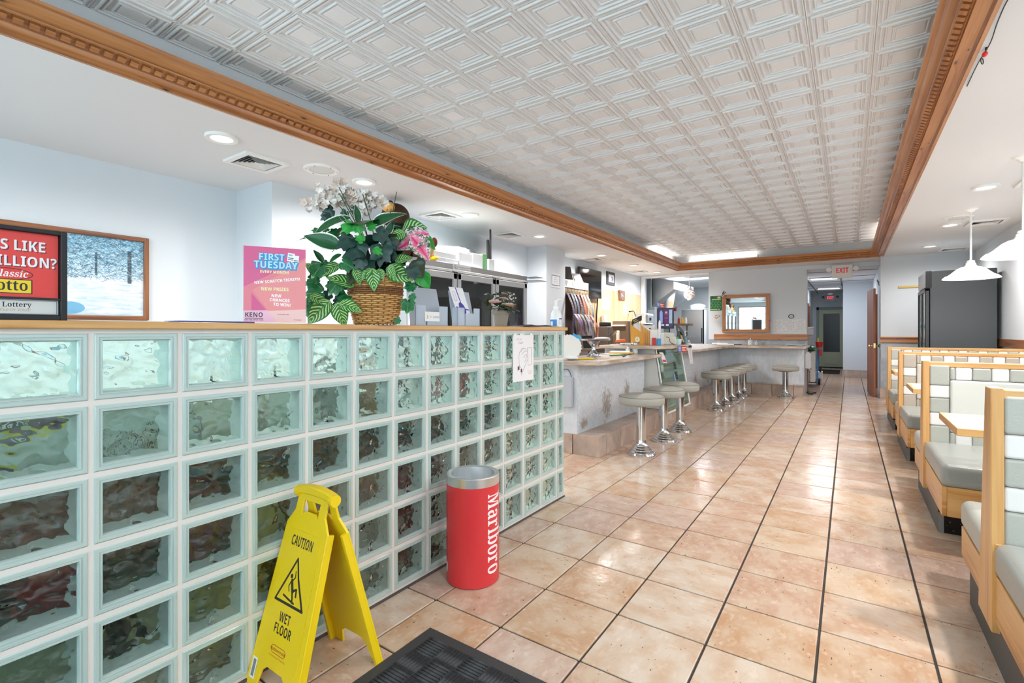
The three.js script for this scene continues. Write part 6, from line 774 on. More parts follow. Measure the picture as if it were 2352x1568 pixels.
// ---------------------------------------------------------------- far wall: rail, mirror, calendar, notices
struct('trim_far_rail', bx(-2.5, -0.69, 1.03, 1.149, 11.615, 11.65, 0.005), M.pine);
struct('wall_far_wainscot', bx(-2.62, -0.712, 0.9, 1.03, 11.635, 11.65, 0.001), M.fibreGrey);
{
  const t = thing('wall_mirror', 'wide mirror in a honey pine frame on the far wall above the counter', 'mirror', [-1.85, 1.18, 11.62]), D = 11.6;
  part(t, 'glass', bx(-2.26, -1.44, 1.24, 1.945, D + 0.02, D + 0.026, 0), std(0xe8eef0, 0.02, { metalness: 1 })); part(t, 'backing', bx(-2.3, -1.4, 1.2, 1.99, D + 0.028, 11.648, 0), M.darkGrey);
  part(t, 'frame_side', bx(-2.32, -1.376, 1.18, 1.253, D, D + 0.03, 0.006), M.pine); part(t, 'frame_side', bx(-2.32, -1.376, 1.94, 2.012, D, D + 0.03, 0.006), M.pine); part(t, 'frame_side', bx(-2.32, -2.247, 1.25, 1.942, D, D + 0.03, 0.006, 'y'), M.pine); part(t, 'frame_side', bx(-1.452, -1.376, 1.25, 1.942, D, D + 0.03, 0.006, 'y'), M.pine);
  const gb = print(256, 330, (g, w, h) => { g.fillStyle = '#1f6a34'; g.fillRect(0, 0, w, h); g.fillStyle = '#2c3f4c'; g.fillRect(14, 16, 60, 44); g.fillStyle = '#e4c39a'; g.fillRect(160, 16, 66, 44); g.fillStyle = '#cfe0c0'; g.fillRect(40, 74, 190, 12); for (let y = 0; y < 4; y++) for (let x = 0; x < 7; x++) { g.fillStyle = (x + y) % 2 ? '#1b8a3c' : '#12552a'; g.fillRect(14 + x * 33, 104 + y * 44, 27, 32); g.fillStyle = '#cfe6c8'; g.fillRect(18 + x * 33, 108 + y * 44, 10, 8); } g.fillStyle = '#a8d49a'; g.fillRect(10, 296, 200, 14); g.fillStyle = '#d8402e'; g.fillRect(150, 290, 20, 20); });
  solo('calendar', 'green printed calendar board on the far wall left of the mirror', 'calendar', sheet(V(-2.585, 1.675, 11.645), V(-2.335, 1.675, 11.645), V(-2.335, 2.005, 11.645), V(-2.585, 2.005, 11.645), 0.012), printed(gb, 0.4));
  const fl = print(128, 96, (g, w, h) => { for (let k = 0; k < 9; k++) { g.fillStyle = k % 2 ? '#e3d8c6' : '#2a2a30'; g.fillRect(0, k * 11, w, 11); } g.fillStyle = '#2a2a30'; g.fillRect(0, 0, 50, 44); });
  const f = thing('small_flag', 'small striped flag tucked behind the top left corner of the mirror', 'flag', [-2.3, 1.98, 11.6]); part(f, 'cloth', sheet(V(-2.35, 1.99, 11.59), V(-2.3, 1.94, 11.59), V(-2.24, 2.07, 11.585), V(-2.29, 2.1, 11.585), 0.002), printed(fl, 0.7)); part(f, 'stick', rod(V(-2.22, 1.86, 11.595), V(-2.3, 2.11, 11.588), 0.004, 6), M.darkOak);
  const pn = (k, wd) => printed(print(256, 220, (g, w, h) => { g.fillStyle = '#e6e8ea'; g.fillRect(0, 0, w, h); const r = rng(k); g.fillStyle = '#a9adb4'; for (let y = 18; y < 206; y += 14) { let x = 16; while (x < 220) { const q = 16 + r() * 50; if (r() > 0.25) g.fillRect(x, y, q, 4); x += q + 10; } } }), 0.6);
  [[-1.36, -1.155, 'left'], [-1.15, -0.94, 'middle'], [-0.935, -0.73, 'right']].forEach(([a, b, w], k) => solo('menu_sheet', `${w} one of three pale printed sheets on the far wall right of the mirror`, 'menu', sheet(V(a, 1.18, 11.646), V(b, 1.18, 11.646), V(b, 1.455, 11.646), V(a, 1.455, 11.646), 0.002), pn(20 + k)));
  const pd = print(160, 160, (g, w, h) => { g.fillStyle = '#e3e2de'; g.fillRect(0, 0, w, h); const r = rng(5); for (let k = 0; k < 14; k++) { g.fillStyle = k % 3 ? '#5a5a5c' : '#b9a58c'; g.fillRect(20 + r() * 110, 40 + r() * 70, 8 + r() * 18, 6 + r() * 14); } });
  solo('photo_print', 'small grey photo print on the far wall below the green calendar', 'photo', sheet(V(-2.52, 1.45, 11.646), V(-2.36, 1.45, 11.646), V(-2.36, 1.62, 11.646), V(-2.52, 1.62, 11.646), 0.002), printed(pd, 0.6));
  solo('wall_ring', 'oval dark ring ornament on the far wall above the printed sheets', 'ornament', at(new THREE.TorusGeometry(0.045, 0.006, 8, 32).scale(1.05, 0.9, 1), -0.985, 1.52, 11.64), M.darkGrey);
  solo('charm', 'small red and white charm hooked on the right side of the mirror frame', 'ornament', at(mergeVertices(new THREE.IcosahedronGeometry(0.022, 1)), -1.38, 1.44, 11.59), std(0xc86a8a, 0.5));
}
// ---------------------------------------------------------------- corridor things
function exitSign(label, x, y, d, s, glow, body) {
  const t = thing('exit_sign', label, 'exit sign', [x, y, d]), w = 0.165 * s, h = 0.125 * s;
  const a = print(512, 384, (g, W, H) => { g.fillStyle = body; g.fillRect(0, 0, W, H); g.fillStyle = '#d2232e'; g.font = 'bold 190px sans-serif'; g.textAlign = 'center'; g.save(); g.translate(W / 2, 238); g.scale(0.82, 1.15); g.fillText('EXIT', 0, 0); g.restore(); });
  const em = print(512, 384, (g, W, H) => { g.fillStyle = '#000'; g.fillRect(0, 0, W, H); g.fillStyle = '#ff2a3a'; g.font = 'bold 190px sans-serif'; g.textAlign = 'center'; g.save(); g.translate(W / 2, 238); g.scale(0.82, 1.15); g.fillText('EXIT', 0, 0); g.restore(); });
  part(t, 'housing', bx(x - w, x + w, y - h, y + h, d + 0.002, d + 0.04, 0.008), std(new THREE.Color(body).getHex(), 0.5)); part(t, 'face', sheet(V(x - w * 0.97, y - h * 0.95, d), V(x + w * 0.97, y - h * 0.95, d), V(x + w * 0.97, y + h * 0.95, d), V(x - w * 0.97, y + h * 0.95, d), 0.003), new THREE.MeshStandardMaterial({ map: a, emissiveMap: em, emissive: 0xffffff, emissiveIntensity: glow, roughness: 0.5 }));
  part(t, 'ceiling_mount', bx(x - 0.07 * s, x + 0.07 * s, y + h, Math.min(2.5, y + h + 0.05), d + 0.01, d + 0.06, 0.003), M.white);
  for (const e of [-1, 1]) part(t, 'lamp_head', at(crease(lathe([[0.001, 0], [0.045 * s, 0], [0.04 * s, 0.03 * s], [0.02 * s, 0.05 * s], [0.001, 0.055 * s]], 20), 0.5), x + e * (w + 0.05 * s), y + h * 0.35, d + 0.01, 0, -1.2, 0), s > 0.9 ? M.white : M.darkGrey);
}
exitSign('white exit sign with red letters and two lamp heads over the corridor mouth', -0.109, 2.385, 11.55, 1.02, 0.15, '#e8e6e2');
exitSign('small lit exit sign above the door at the end of the corridor', -0.49, 2.265, 18.6, 0.9, 1.2, '#5f7376');
{
  const dr = holder('door_1'), g = std(0xb9bfa6, 0.5);
  part(dr, 'door_frame', merge([bx(-0.9, -0.83, 0, 2.02, 19.42, 19.5, 0.004), bx(-0.14, -0.08, 0, 2.02, 19.42, 19.5, 0.004), bx(-0.9, -0.08, 1.93, 2.02, 19.42, 19.5, 0.004)]), std(0x93a39a, 0.5));
  part(dr, 'door_leaf', merge([bx(-0.83, -0.71, 0.02, 1.93, 19.44, 19.48, 0.004), bx(-0.25, -0.14, 0.02, 1.93, 19.44, 19.48, 0.004), bx(-0.71, -0.25, 1.8, 1.93, 19.44, 19.48, 0.004), bx(-0.71, -0.25, 0.02, 0.52, 19.44, 19.48, 0.004)]), g);
  part(dr, 'panel', bx(-0.66, -0.3, 0.12, 0.4, 19.43, 19.442, 0.004), g); part(dr, 'dark_glass', bx(-0.71, -0.25, 0.52, 1.8, 19.455, 19.465, 0), std(0x07080a, 0.25));
  const d2 = holder('door_2'); const leafG = (x0, x1, y0, y1, d0, d1, r, gr) => at(bx(x0, x1, y0, y1, d0, d1, r, gr), 0.39, 0, 11.21, 0.1);
  part(d2, 'door_leaf', leafG(-0.018, 0.018, 0.012, 2.0, 0, 0.74, 0.003, 'y'), M.door);
  for (const e of [-1, 1]) part(d2, 'door_knob', at(crease(lathe([[0.001, 0], [0.03, 0], [0.032, 0.006], [0.012, 0.012], [0.012, 0.035], [0.03, 0.05], [0.03, 0.07], [0.001, 0.078]], 20), 0.5).rotateZ(-e * Math.PI / 2), 0.39 + e * 0.018, 0.94, 11.28), M.brass);
  part(d2, 'latch_plate', bx(0.375, 0.405, 0.9, 0.99, 11.206, 11.209, 0), M.brass); part(d2, 'door_closer', tube([V(0.46, 2.06, 11.3), V(0.43, 2.16, 11.25), V(0.46, 2.1, 11.2)], 0.008, 12, 6), M.grey);
  const d3 = holder('door_3'); part(d3, 'casing', bx(0.45, 0.5, 0, 2.05, 13.85, 14.0, 0.004, 'y'), M.door); part(d3, 'door_leaf', bx(0.47, 0.5, 0, 2.0, 12.95, 13.85, 0.002, 'y'), M.door);
  const d4 = holder('door_4'); part(d4, 'casing', bx(-1.02, -0.99, 0, 2.05, 17.1, 17.25, 0.004, 'y'), M.darkOak); part(d4, 'door_leaf', bx(-1.02, -1.005, 0, 2.0, 17.25, 18.1, 0.002, 'y'), M.darkOak);
  solo('door_mat', 'small dark door mat in front of the door at the corridor end', 'mat', bx(-0.78, -0.22, 0, 0.012, 16.6, 18.2, 0.004), std(0x1d1c17, 0.9));
  // goods cart behind the counter end
  const c = thing('hand_truck', 'blue tube hand truck loaded with cartons at the corridor mouth', 'hand truck', [-0.8, 0, 12.7]);
  part(c, 'frame', tube([V(-0.57, 0.1, 12.6), V(-0.565, 0.5, 12.6), V(-0.565, 0.8, 12.6), V(-0.6, 0.84, 12.6), V(-0.72, 0.85, 12.6), V(-0.95, 0.85, 12.6)], 0.016, 40, 8), M.blue); part(c, 'rail', bx(-0.58, -0.55, 0.3, 0.55, 12.58, 12.62, 0.004), M.blue); part(c, 'platform', bx(-1.0, -0.56, 0.1, 0.12, 12.3, 13.1, 0.003), M.darkGrey);
  for (const [x, d] of [[-0.55, 13.0], [-0.52, 12.8]]) part(c, 'wheel', at(new THREE.TorusGeometry(0.06, 0.022, 8, 20).rotateY(Math.PI / 2), x, 0.08 + (d < 12.9 ? 0.3 : 0), d), M.black);
  const lb = (bg, ink, ink2) => printed(print(128, 128, (g, w, h) => { g.fillStyle = bg; g.fillRect(0, 0, w, h); g.fillStyle = ink; g.fillRect(14, 18, 56, 34); g.fillStyle = ink2; g.fillRect(60, 70, 50, 24); g.fillRect(10, 108, 100, 8); }), 0.6);
  const B = (l, x0, x1, y0, y1, a, b, m, cat = 'box') => solo('carton', l, cat, bx(x0, x1, y0, y1, a, b, 0.005), m);
  B('white carton with red print at the bottom of the loaded hand truck', -0.84, -0.7, 0.121, 0.36, 12.3, 12.62, lb('#eae6e0', '#8e2a2e', '#2a2a30')); B('white carton with blue and yellow print at the bottom of the loaded hand truck', -0.69, -0.6, 0.121, 0.38, 12.3, 12.6, lb('#e8e6e4', '#3f4fa0', '#e0b030')); B('small white carton with a blue stripe behind the others on the floor', -0.62, -0.5, 0.0, 0.28, 13.15, 13.5, lb('#e9e8e4', '#3a4a80', '#c9b060'));
  B('tall white carton in the middle of the loaded hand truck', -0.8, -0.68, 0.362, 0.74, 12.3, 12.58, lb('#e6e2dc', '#2a2a2c', '#5a5a5c')); B('white carton with blue letters in the middle of the loaded hand truck', -0.67, -0.6, 0.382, 0.76, 12.3, 12.55, lb('#e4e6e2', '#4a90a0', '#c9c4b8'));
  solo('vegetable_bag', 'green and white bag of produce on the loaded hand truck', 'bag', at(new THREE.SphereGeometry(1, 20, 12).scale(0.16, 0.06, 0.12), -0.72, 0.83, 12.45), printed(tex(96, 96, (u, v) => { const a = fbm(N1, u, v, 7, 7, 3); return a > 0.5 ? mix3([0.1, 0.4, 0.2], [0.75, 0.85, 0.6], (a - 0.5) * 4) : [0.08, 0.35, 0.2]; }), 0.4));
  B('open grey plastic tub in the goods pile behind the counter end', -0.84, -0.66, 0.9, 1.13, 12.3, 12.6, std(0xaeb2b4, 0.5), 'tub'); B('white plastic tub on top of the goods pile behind the counter end', -0.86, -0.64, 1.132, 1.26, 12.3, 12.6, std(0xd9dadb, 0.5), 'tub'); B('small white carton with a red lid beside the grey tub in the goods pile', -0.86, -0.75, 0.86, 0.98, 12.0, 12.15, lb('#ddd8d0', '#a83a30', '#3a3a3c'));
  solo('papers', 'loose white papers on the topmost tub of the goods pile', 'paper', at(bx(-0.1, 0.1, 0, 0.03, -0.1, 0.1, 0.004), -0.75, 1.262, 12.4, 0.4, 0, 0.15), M.paper);
  solo('red_basket', 'small red plastic basket at the right of the goods pile', 'basket', at(crease(lathe([[0.001, 0], [0.06, 0], [0.075, 0.12], [0.07, 0.12], [0.056, 0.006]], 20), 0.5), -0.53, 0.86, 12.55), M.red); solo('yellow_bottle', 'yellow cleaning bottle in the red basket of the goods pile', 'bottle', cyl(-0.55, 0.93, 12.53, 0.025, 0.14, 0.015), M.yellow); solo('red_bag', 'red and blue packet hanging under the red basket', 'packet', at(bx(-0.03, 0.03, 0, 0.14, -0.02, 0.02, 0.01), -0.51, 0.68, 12.55), M.red);
  solo('dark_jacket', 'dark brown cloth hanging behind the wall end beside the goods pile', 'cloth', at(new THREE.SphereGeometry(1, 16, 12).scale(0.06, 0.2, 0.12), -0.9, 1.1, 12.08), std(0x2b2420, 0.9));
  const pk = thing('wall_pocket', 'white paper pocket fixed to the end of the far counter', 'holder', [-0.66, 0.5, 11.05]); part(pk, 'pocket', bx(-0.688, -0.6, 0.5, 0.78, 10.9, 11.15, 0.004), std(0xd9d9dc, 0.5)); for (const k of [0, 1, 2]) part(pk, 'slip', bx(-0.68 + k * 0.02, -0.672 + k * 0.02, 0.6, 0.81, 10.92, 11.1, 0), M.paper);
  const fs = thing('floor_stand', 'dark footed stand base on the floor beside the counter end', 'stand', [-0.62, 0, 11.2]); part(fs, 'foot', bx(-0.68, -0.52, 0, 0.03, 11.15, 11.25, 0.01), M.black); part(fs, 'foot', bx(-0.65, -0.56, 0, 0.03, 10.95, 11.1, 0.01), M.black); part(fs, 'post', cyl(-0.66, 0.02, 11.18, 0.012, 0.45), M.darkOak);
}
// ---------------------------------------------------------------- black fridge and wall stick
{
  const x0 = 0.94, x1 = 1.66, d0 = 9.2, d1 = 10.08, H = 2.075, t = thing('black_fridge', 'tall black glass-door drinks fridge in the far right corner', 'refrigerator', [1.3, 0, 9.64]), dark = std(0x43484c, 0.42);
  part(t, 'cabinet', bx(x0 + 0.02, x1, 0.05, H, d0, d1, 0.008), dark); part(t, 'header', bx(x0 - 0.03, x0 + 0.02, H - 0.235, H - 0.004, d0 + 0.002, d1 - 0.002, 0.006), std(0xa9b0b6, 0.3)); part(t, 'header_frame', bx(x0 - 0.028, x0 + 0.04, H - 0.24, H + 0.002, d0 - 0.004, d0 + 0.004, 0.002), M.black);
  const D = new THREE.Group(); D.name = 'door'; t.add(D); part(D, 'door_frame', merge([bx(x0 - 0.035, x0 + 0.015, 0.12, H - 0.25, d0, d0 + 0.05, 0.005), bx(x0 - 0.035, x0 + 0.015, 0.12, H - 0.25, d1 - 0.05, d1, 0.005), bx(x0 - 0.035, x0 + 0.015, 0.12, 0.18, d0, d1, 0.005), bx(x0 - 0.035, x0 + 0.015, H - 0.3, H - 0.25, d0, d1, 0.005), bx(x0 - 0.035, x0 + 0.015, 0.12, H - 0.25, 9.62, 9.66, 0.004)]), M.black); part(D, 'glass', bx(x0 - 0.02, x0 - 0.012, 0.18, H - 0.3, d0 + 0.05, d1 - 0.05, 0), std(0xcfe0ea, 0.05)); part(D, 'sticker_band', bx(x0 - 0.0225, x0 - 0.02, 1.25, 1.31, d0 + 0.05, d1 - 0.05, 0), M.teal); part(D, 'sticker_band', bx(x0 - 0.0225, x0 - 0.02, 0.98, 1.04, d0 + 0.05, d1 - 0.05, 0), M.teal);
  part(D, 'handle', bx(x0 - 0.03, x0 + 0.01, 0.9, H - 0.28, d0 - 0.014, d0 - 0.002, 0.004), M.darkGrey);
  for (const [a, b] of [[x0 + 0.06, d0 + 0.06], [x1 - 0.06, d0 + 0.06], [x0 + 0.06, d1 - 0.06], [x1 - 0.06, d1 - 0.06]]) part(t, 'foot', cyl(a, 0, b, 0.025, 0.05), M.black);
  solo('measuring_stick', 'yellow wooden stick fixed flat on the wall behind the black fridge', 'stick', bx(0.72, 1.2, 1.972, 2.01, 10.98, 10.998, 0.004), std(0xd9bc66, 0.5));
}
// ---------------------------------------------------------------- booths and tables
{
  const place = [[4.395, 'second oak framed booth bench from the camera, with its striped back in full view'], [2.435, 'oak framed booth bench nearest the camera, cut by the right edge of the photo'], [6.37, 'third oak framed booth bench from the camera, with a warm grey back'], [8.12, 'farthest oak framed booth bench, before the black fridge']];
  const D = place[0][0], X0 = 0.42, X1 = 1.705, t = thing('booth_bench', place[0][1], 'booth', [1.06, 0, D], 'double booth benches along the right wall');
  part(t, 'post', (() => { const g = prism(poly([[D - 0.015, 0.135], [D + 0.195, 0.135], [D + 0.078, 1.002], [D, 1.002]]), 0.03, 0.003); g.rotateY(Math.PI / 2); return uvBox(g.translate(X0 + 0.003, 0, 0), 'y'); })(), M.oak);
  part(t, 'top_rail', bx(X0 + 0.035, X1, 0.966, 1.0, D + 0.004, D + 0.074, 0.004), M.oak);
  part(t, 'back_frame', (() => { const g = prism(poly([[D + 0.02, 0.17], [D + 0.18, 0.17], [D + 0.07, 0.966], [D + 0.02, 0.966]]), X1 - X0 - 0.05); g.rotateY(Math.PI / 2); return g.translate(X0 + 0.04, 0, 0); })(), M.vinylPale);
  const pad = (n, x0, x1, y0, y1, m, th = 0.03, r = 0.012) => part(t, n, bx(x0, x1, y0, y1, D + 0.024 - th, D + 0.03, r), m);
  const cuts = [[0.98, 0.842], [0.842, 0.756], [0.756, 0.654], [0.654, 0.567], [0.567, 0.4]];
  cuts.forEach(([a, b], k) => pad('pad', 0.456, 0.561, b, a, k % 2 ? M.vinylWhite : M.vinyl, 0.026));
  for (const [y0, y1] of [[0.882, 0.966], [0.42, 0.528]]) { let x = y1 > 0.9 ? 0.561 : 0.561, k = 0; const w = [0.03, 0.083, 0.094]; let a = x; while (a < X1 - 0.01) { const q = k === 0 ? 0.028 : k % 2 ? 0.084 : 0.093, b = Math.min(a + q, X1); pad('pad', a, b, y0, y1, k % 2 ? M.vinylWhite : M.vinyl, 0.026); a = b; k++; } }
  pad('centre_pad', 0.563, X1, 0.53, 0.88, M.vinylPale, 0.034, 0.014);
  part(t, 'far_back_pad', (() => { const g = prism(poly([[D + 0.08, 0.95], [D + 0.185, 0.4], [D + 0.225, 0.4], [D + 0.12, 0.95]]), X1 - 0.47, 0.006); g.rotateY(Math.PI / 2); return g.translate(0.465, 0, 0); })(), M.vinyl);
  for (const [n, a, b, seat] of [['near', D - 0.755, D + 0.0, 0], ['far', D + 0.2, D + 0.64, 1]]) {
    const g = new RoundedBoxGeometry(X1 - 0.428, 0.125, Math.abs(b - a), 4, 0.034), p = g.attributes.position, w = (X1 - 0.428) / 2, l = Math.abs(b - a) / 2; for (let i = 0; i < p.count; i++) if (p.getY(i) > 0) { const e = (1 - Math.pow(Math.abs(p.getX(i)) / w, 6)) * (1 - Math.pow(Math.abs(p.getZ(i)) / l, 4)); p.setY(i, p.getY(i) + 0.022 * e); } g.computeVertexNormals();
    const c = part(t, 'seat_cushion', g.translate((X1 + 0.428) / 2, 0.395 + (seat ? -0.03 : 0), -(a + b) / 2), seat ? M.vinyl : M.vinylSeat);
    const f = seat ? b - 0.02 : a + 0.02, yT = seat ? 0.305 : 0.335; part(c, 'piping', tube([V(0.437, 0.44 - seat * 0.03, b - 0.03), V(0.437, 0.44 - seat * 0.03, a + 0.03)], 0.0035, 6, 6), std(0x7d807c, 0.4));
    part(t, 'apron', bx(0.455, X1, 0.168, yT, f - 0.01, f + 0.01, 0.003), M.oak); part(t, 'apron_side', bx(0.432, 0.455, 0.168, yT, Math.min(a, b) + 0.012, Math.max(a, b) - 0.012, 0.003, 'z'), M.oak);
  }
  part(t, 'side_strip', bx(0.43, 0.452, 0.335, 0.45, D - 0.02, D + 0.02, 0.003, 'y'), M.oak);
  part(t, 'kick_base', bx(0.445, X1, 0, 0.17, D - 0.51, D + 0.51, 0.002), M.granite); part(t, 'kick_facing', bx(0.443, 0.4465, 0, 0.169, D - 0.5, D + 0.51, 0.001), std(0x4d4b48, 0.55)); part(t, 'kick_corner', bx(0.444, 0.47, 0, 0.12, D - 0.513, D - 0.508, 0.001), std(0x8a8580, 0.5));
  for (let k = 1; k < 4; k++) { const c = copy(t, 'booth_bench', place[k][1], [1.06, 0, place[k][0]]); if (k === 2) c.traverse((o) => { if (o.isMesh) o.material = o.material === M.vinylPale ? M.vinylWarmPale : o.material === M.vinyl ? M.vinylWarm : o.material; }); }
  const tp = [[3.395, 'booth table nearest the camera, pinkish top with an oak edge'], [5.32, 'booth table between the second and third bench, only its corner showing'], [7.27, 'farthest booth table, before the farthest bench']];
  const q = tp[0][0], b = thing('booth_table', tp[0][1], 'table', [1.05, 0, q], 'booth tables along the right wall');
  part(b, 'tabletop', bx(0.445, 1.68, 0.722, 0.7495, q - 0.255, q + 0.255, 0.002), std(0xe3cfc4, 0.28));
  part(b, 'edge', bx(0.422, 0.446, 0.712, 0.75, q - 0.26, q + 0.26, 0.004, 'z'), M.oak); part(b, 'edge', bx(0.422, 1.68, 0.712, 0.75, q - 0.278, q - 0.255, 0.004), M.oak); part(b, 'edge', bx(0.422, 1.68, 0.712, 0.75, q + 0.255, q + 0.278, 0.004), M.oak);
  part(b, 'pedestal', cyl(1.05, 0.03, q, 0.04, 0.69), M.black); part(b, 'foot', bx(0.75, 1.35, 0, 0.03, q - 0.06, q + 0.06, 0.01), M.black);
  for (let k = 1; k < 3; k++) copy(b, 'booth_table', tp[k][1], [1.05, 0, tp[k][0]]);
}
// ---------------------------------------------------------------- wet floor sign, red ash bin, entrance mat
{
  const t = thing('wet_floor_sign', 'yellow folding caution wet floor sign standing by the glass blocks', 'sign', [-1.565, 0, 1.04]), yel = std(0xf4cf14, 0.42), yin = yel;
  const apex = [-1.565, 0.62, 1.04];
  const text = print(560, 1180, (g, w, h) => {
    g.fillStyle = '#f4cf14'; g.fillRect(0, 0, w, h); g.fillStyle = '#2b2a26'; g.textAlign = 'center'; g.save(); g.translate(w / 2, 140); g.scale(0.8, 1.25); g.font = 'bold 104px sans-serif'; g.fillText('CAUTION', 0, 0); g.restore();
    g.strokeStyle = '#2b2a26'; g.lineJoin = 'round'; g.lineWidth = 24; g.beginPath(); g.moveTo(w / 2, 240); g.lineTo(w / 2 + 210, 640); g.lineTo(w / 2 - 210, 640); g.closePath(); g.stroke();
    g.beginPath(); g.arc(250, 400, 20, 0, 7); g.fill(); g.lineCap = 'round'; g.lineWidth = 26; const L = (p, lw = 24) => { g.lineWidth = lw; g.beginPath(); p.forEach(([x, y], i) => (i ? g.lineTo(x, y) : g.moveTo(x, y))); g.stroke(); };
    L([[272, 436], [300, 490], [318, 520]], 36); L([[262, 440], [240, 490], [262, 530]], 14); L([[280, 436], [312, 400], [300, 350]], 14); L([[318, 520], [366, 492], [372, 550]], 20); L([[312, 520], [330, 572], [336, 610]], 20); L([[190, 580], [360, 612]], 18);
    for (const [s, y] of [['WET', 800], ['FLOOR', 905]]) { g.save(); g.translate(w / 2 + 10, y); g.scale(0.8, 1.2); g.font = 'bold 96px sans-serif'; g.fillText(s, 0, 0); g.restore(); }
    g.strokeStyle = '#b3322e'; g.lineWidth = 5; g.beginPath(); g.roundRect(w / 2 - 90, 1000, 190, 62, 24); g.stroke(); g.fillStyle = '#b3322e'; g.font = 'bold 36px sans-serif'; g.fillText('Rubbermaid', w / 2 + 5, 1044); g.font = '24px sans-serif'; g.fillText('Commercial Products', w / 2 + 5, 1096);
  });
  // each leaf lies in its own plane: local x across, local y up along the leaf, then leans from the hinge
  const leaf = (sgn, bottomD, dx) => {
    const L = Math.hypot(0.62, bottomD - apex[2]), ang = Math.atan2(bottomD - apex[2], 0.62), w0 = 0.116, w1 = 0.142, s = new THREE.Shape();
    const pts = [[-w1, -L], [-0.085, -L], [-0.07, -L + 0.06], [-0.045, -L + 0.078], [0.045, -L + 0.078], [0.07, -L + 0.06], [0.085, -L], [w1, -L], [w0 + 0.004, -0.11], [w0 - 0.03, -0.06], [w0 - 0.03, 0.012], [-w0 + 0.03, 0.012], [-w0 + 0.03, -0.06], [-w0 - 0.004, -0.11]];
    pts.forEach(([x, y], i) => (i ? s.lineTo(x, y) : s.moveTo(x, y))); const hole = new THREE.Path(); [[-0.05, -0.075], [-0.05, -0.02], [0.05, -0.02], [0.05, -0.075], [0.03, -0.06], [-0.03, -0.06]].forEach(([x, y], i) => (i ? hole.lineTo(x, y) : hole.moveTo(x, y))); s.holes.push(hole);
    const place = (g) => { g.rotateX(ang); g.translate(apex[0] + dx, apex[1], -apex[2]); return g; };
    const G = new THREE.Group(); G.name = 'leaf'; t.add(G);
    part(G, 'panel', place(prism(s, 0.006, 0.0015).translate(0, 0, -0.003 + sgn * 0.0)), sgn > 0 ? yel : yin);
    const rimS = poly([[-w1, -L + 0.0], [-w1 + 0.012, -L], [-w0 + 0.006, -0.11], [-w0 - 0.004, -0.11]]), rimR = poly([[w1, -L], [w0 + 0.004, -0.11], [w0 - 0.006, -0.11], [w1 - 0.012, -L]]);
    for (const r of [rimS, rimR]) part(G, 'edge_flange', place(prism(r, 0.02, 0.001).translate(0, 0, sgn > 0 ? -0.024 : 0.004)), yel);
    const fw = 0.1, f0 = -L + 0.085, f1 = -0.125; if (sgn > 0) { const f = sheet(new THREE.Vector3(-fw - 0.016, f0, 0.0062), new THREE.Vector3(fw + 0.016, f0, 0.0062), new THREE.Vector3(fw - 0.004, f1, 0.0062), new THREE.Vector3(-fw + 0.004, f1, 0.0062), 0.002); part(G, 'print', place(f), printed(text, 0.42)); const bar = print(64, 128, (g, w, h) => { g.fillStyle = '#eee'; g.fillRect(0, 0, w, h); g.fillStyle = '#222'; for (let y = 14; y < 112; y += 6) g.fillRect(14, y, 36, 2 + (y * 7) % 3); }); part(G, 'barcode_label', place(sheet(new THREE.Vector3(-0.128, -L + 0.02, 0.006), new THREE.Vector3(-0.1, -L + 0.02, 0.006), new THREE.Vector3(-0.1, -L + 0.085, 0.006), new THREE.Vector3(-0.128, -L + 0.085, 0.006), 0.001)), printed(bar, 0.5)); }
  };
  leaf(1, 0.872, -0.012); leaf(-1, 1.2, 0.02);
  part(t, 'handle', (() => { const s = new THREE.Shape(); s.moveTo(-0.1, 0); s.quadraticCurveTo(0, 0.024, 0.1, 0); s.lineTo(0.1, -0.018); s.quadraticCurveTo(0, -0.002, -0.1, -0.018); const g = prism(s, 0.026, 0.004); return g.translate(apex[0], apex[1] + 0.02, -apex[2] - 0.013); })(), yel);
  for (const e of [-1, 1]) part(t, 'hinge', at(new THREE.CylinderGeometry(0.021, 0.021, 0.02, 24).rotateZ(Math.PI / 2), apex[0] + e * 0.1, apex[1] + 0.004, apex[2]), yel);
}
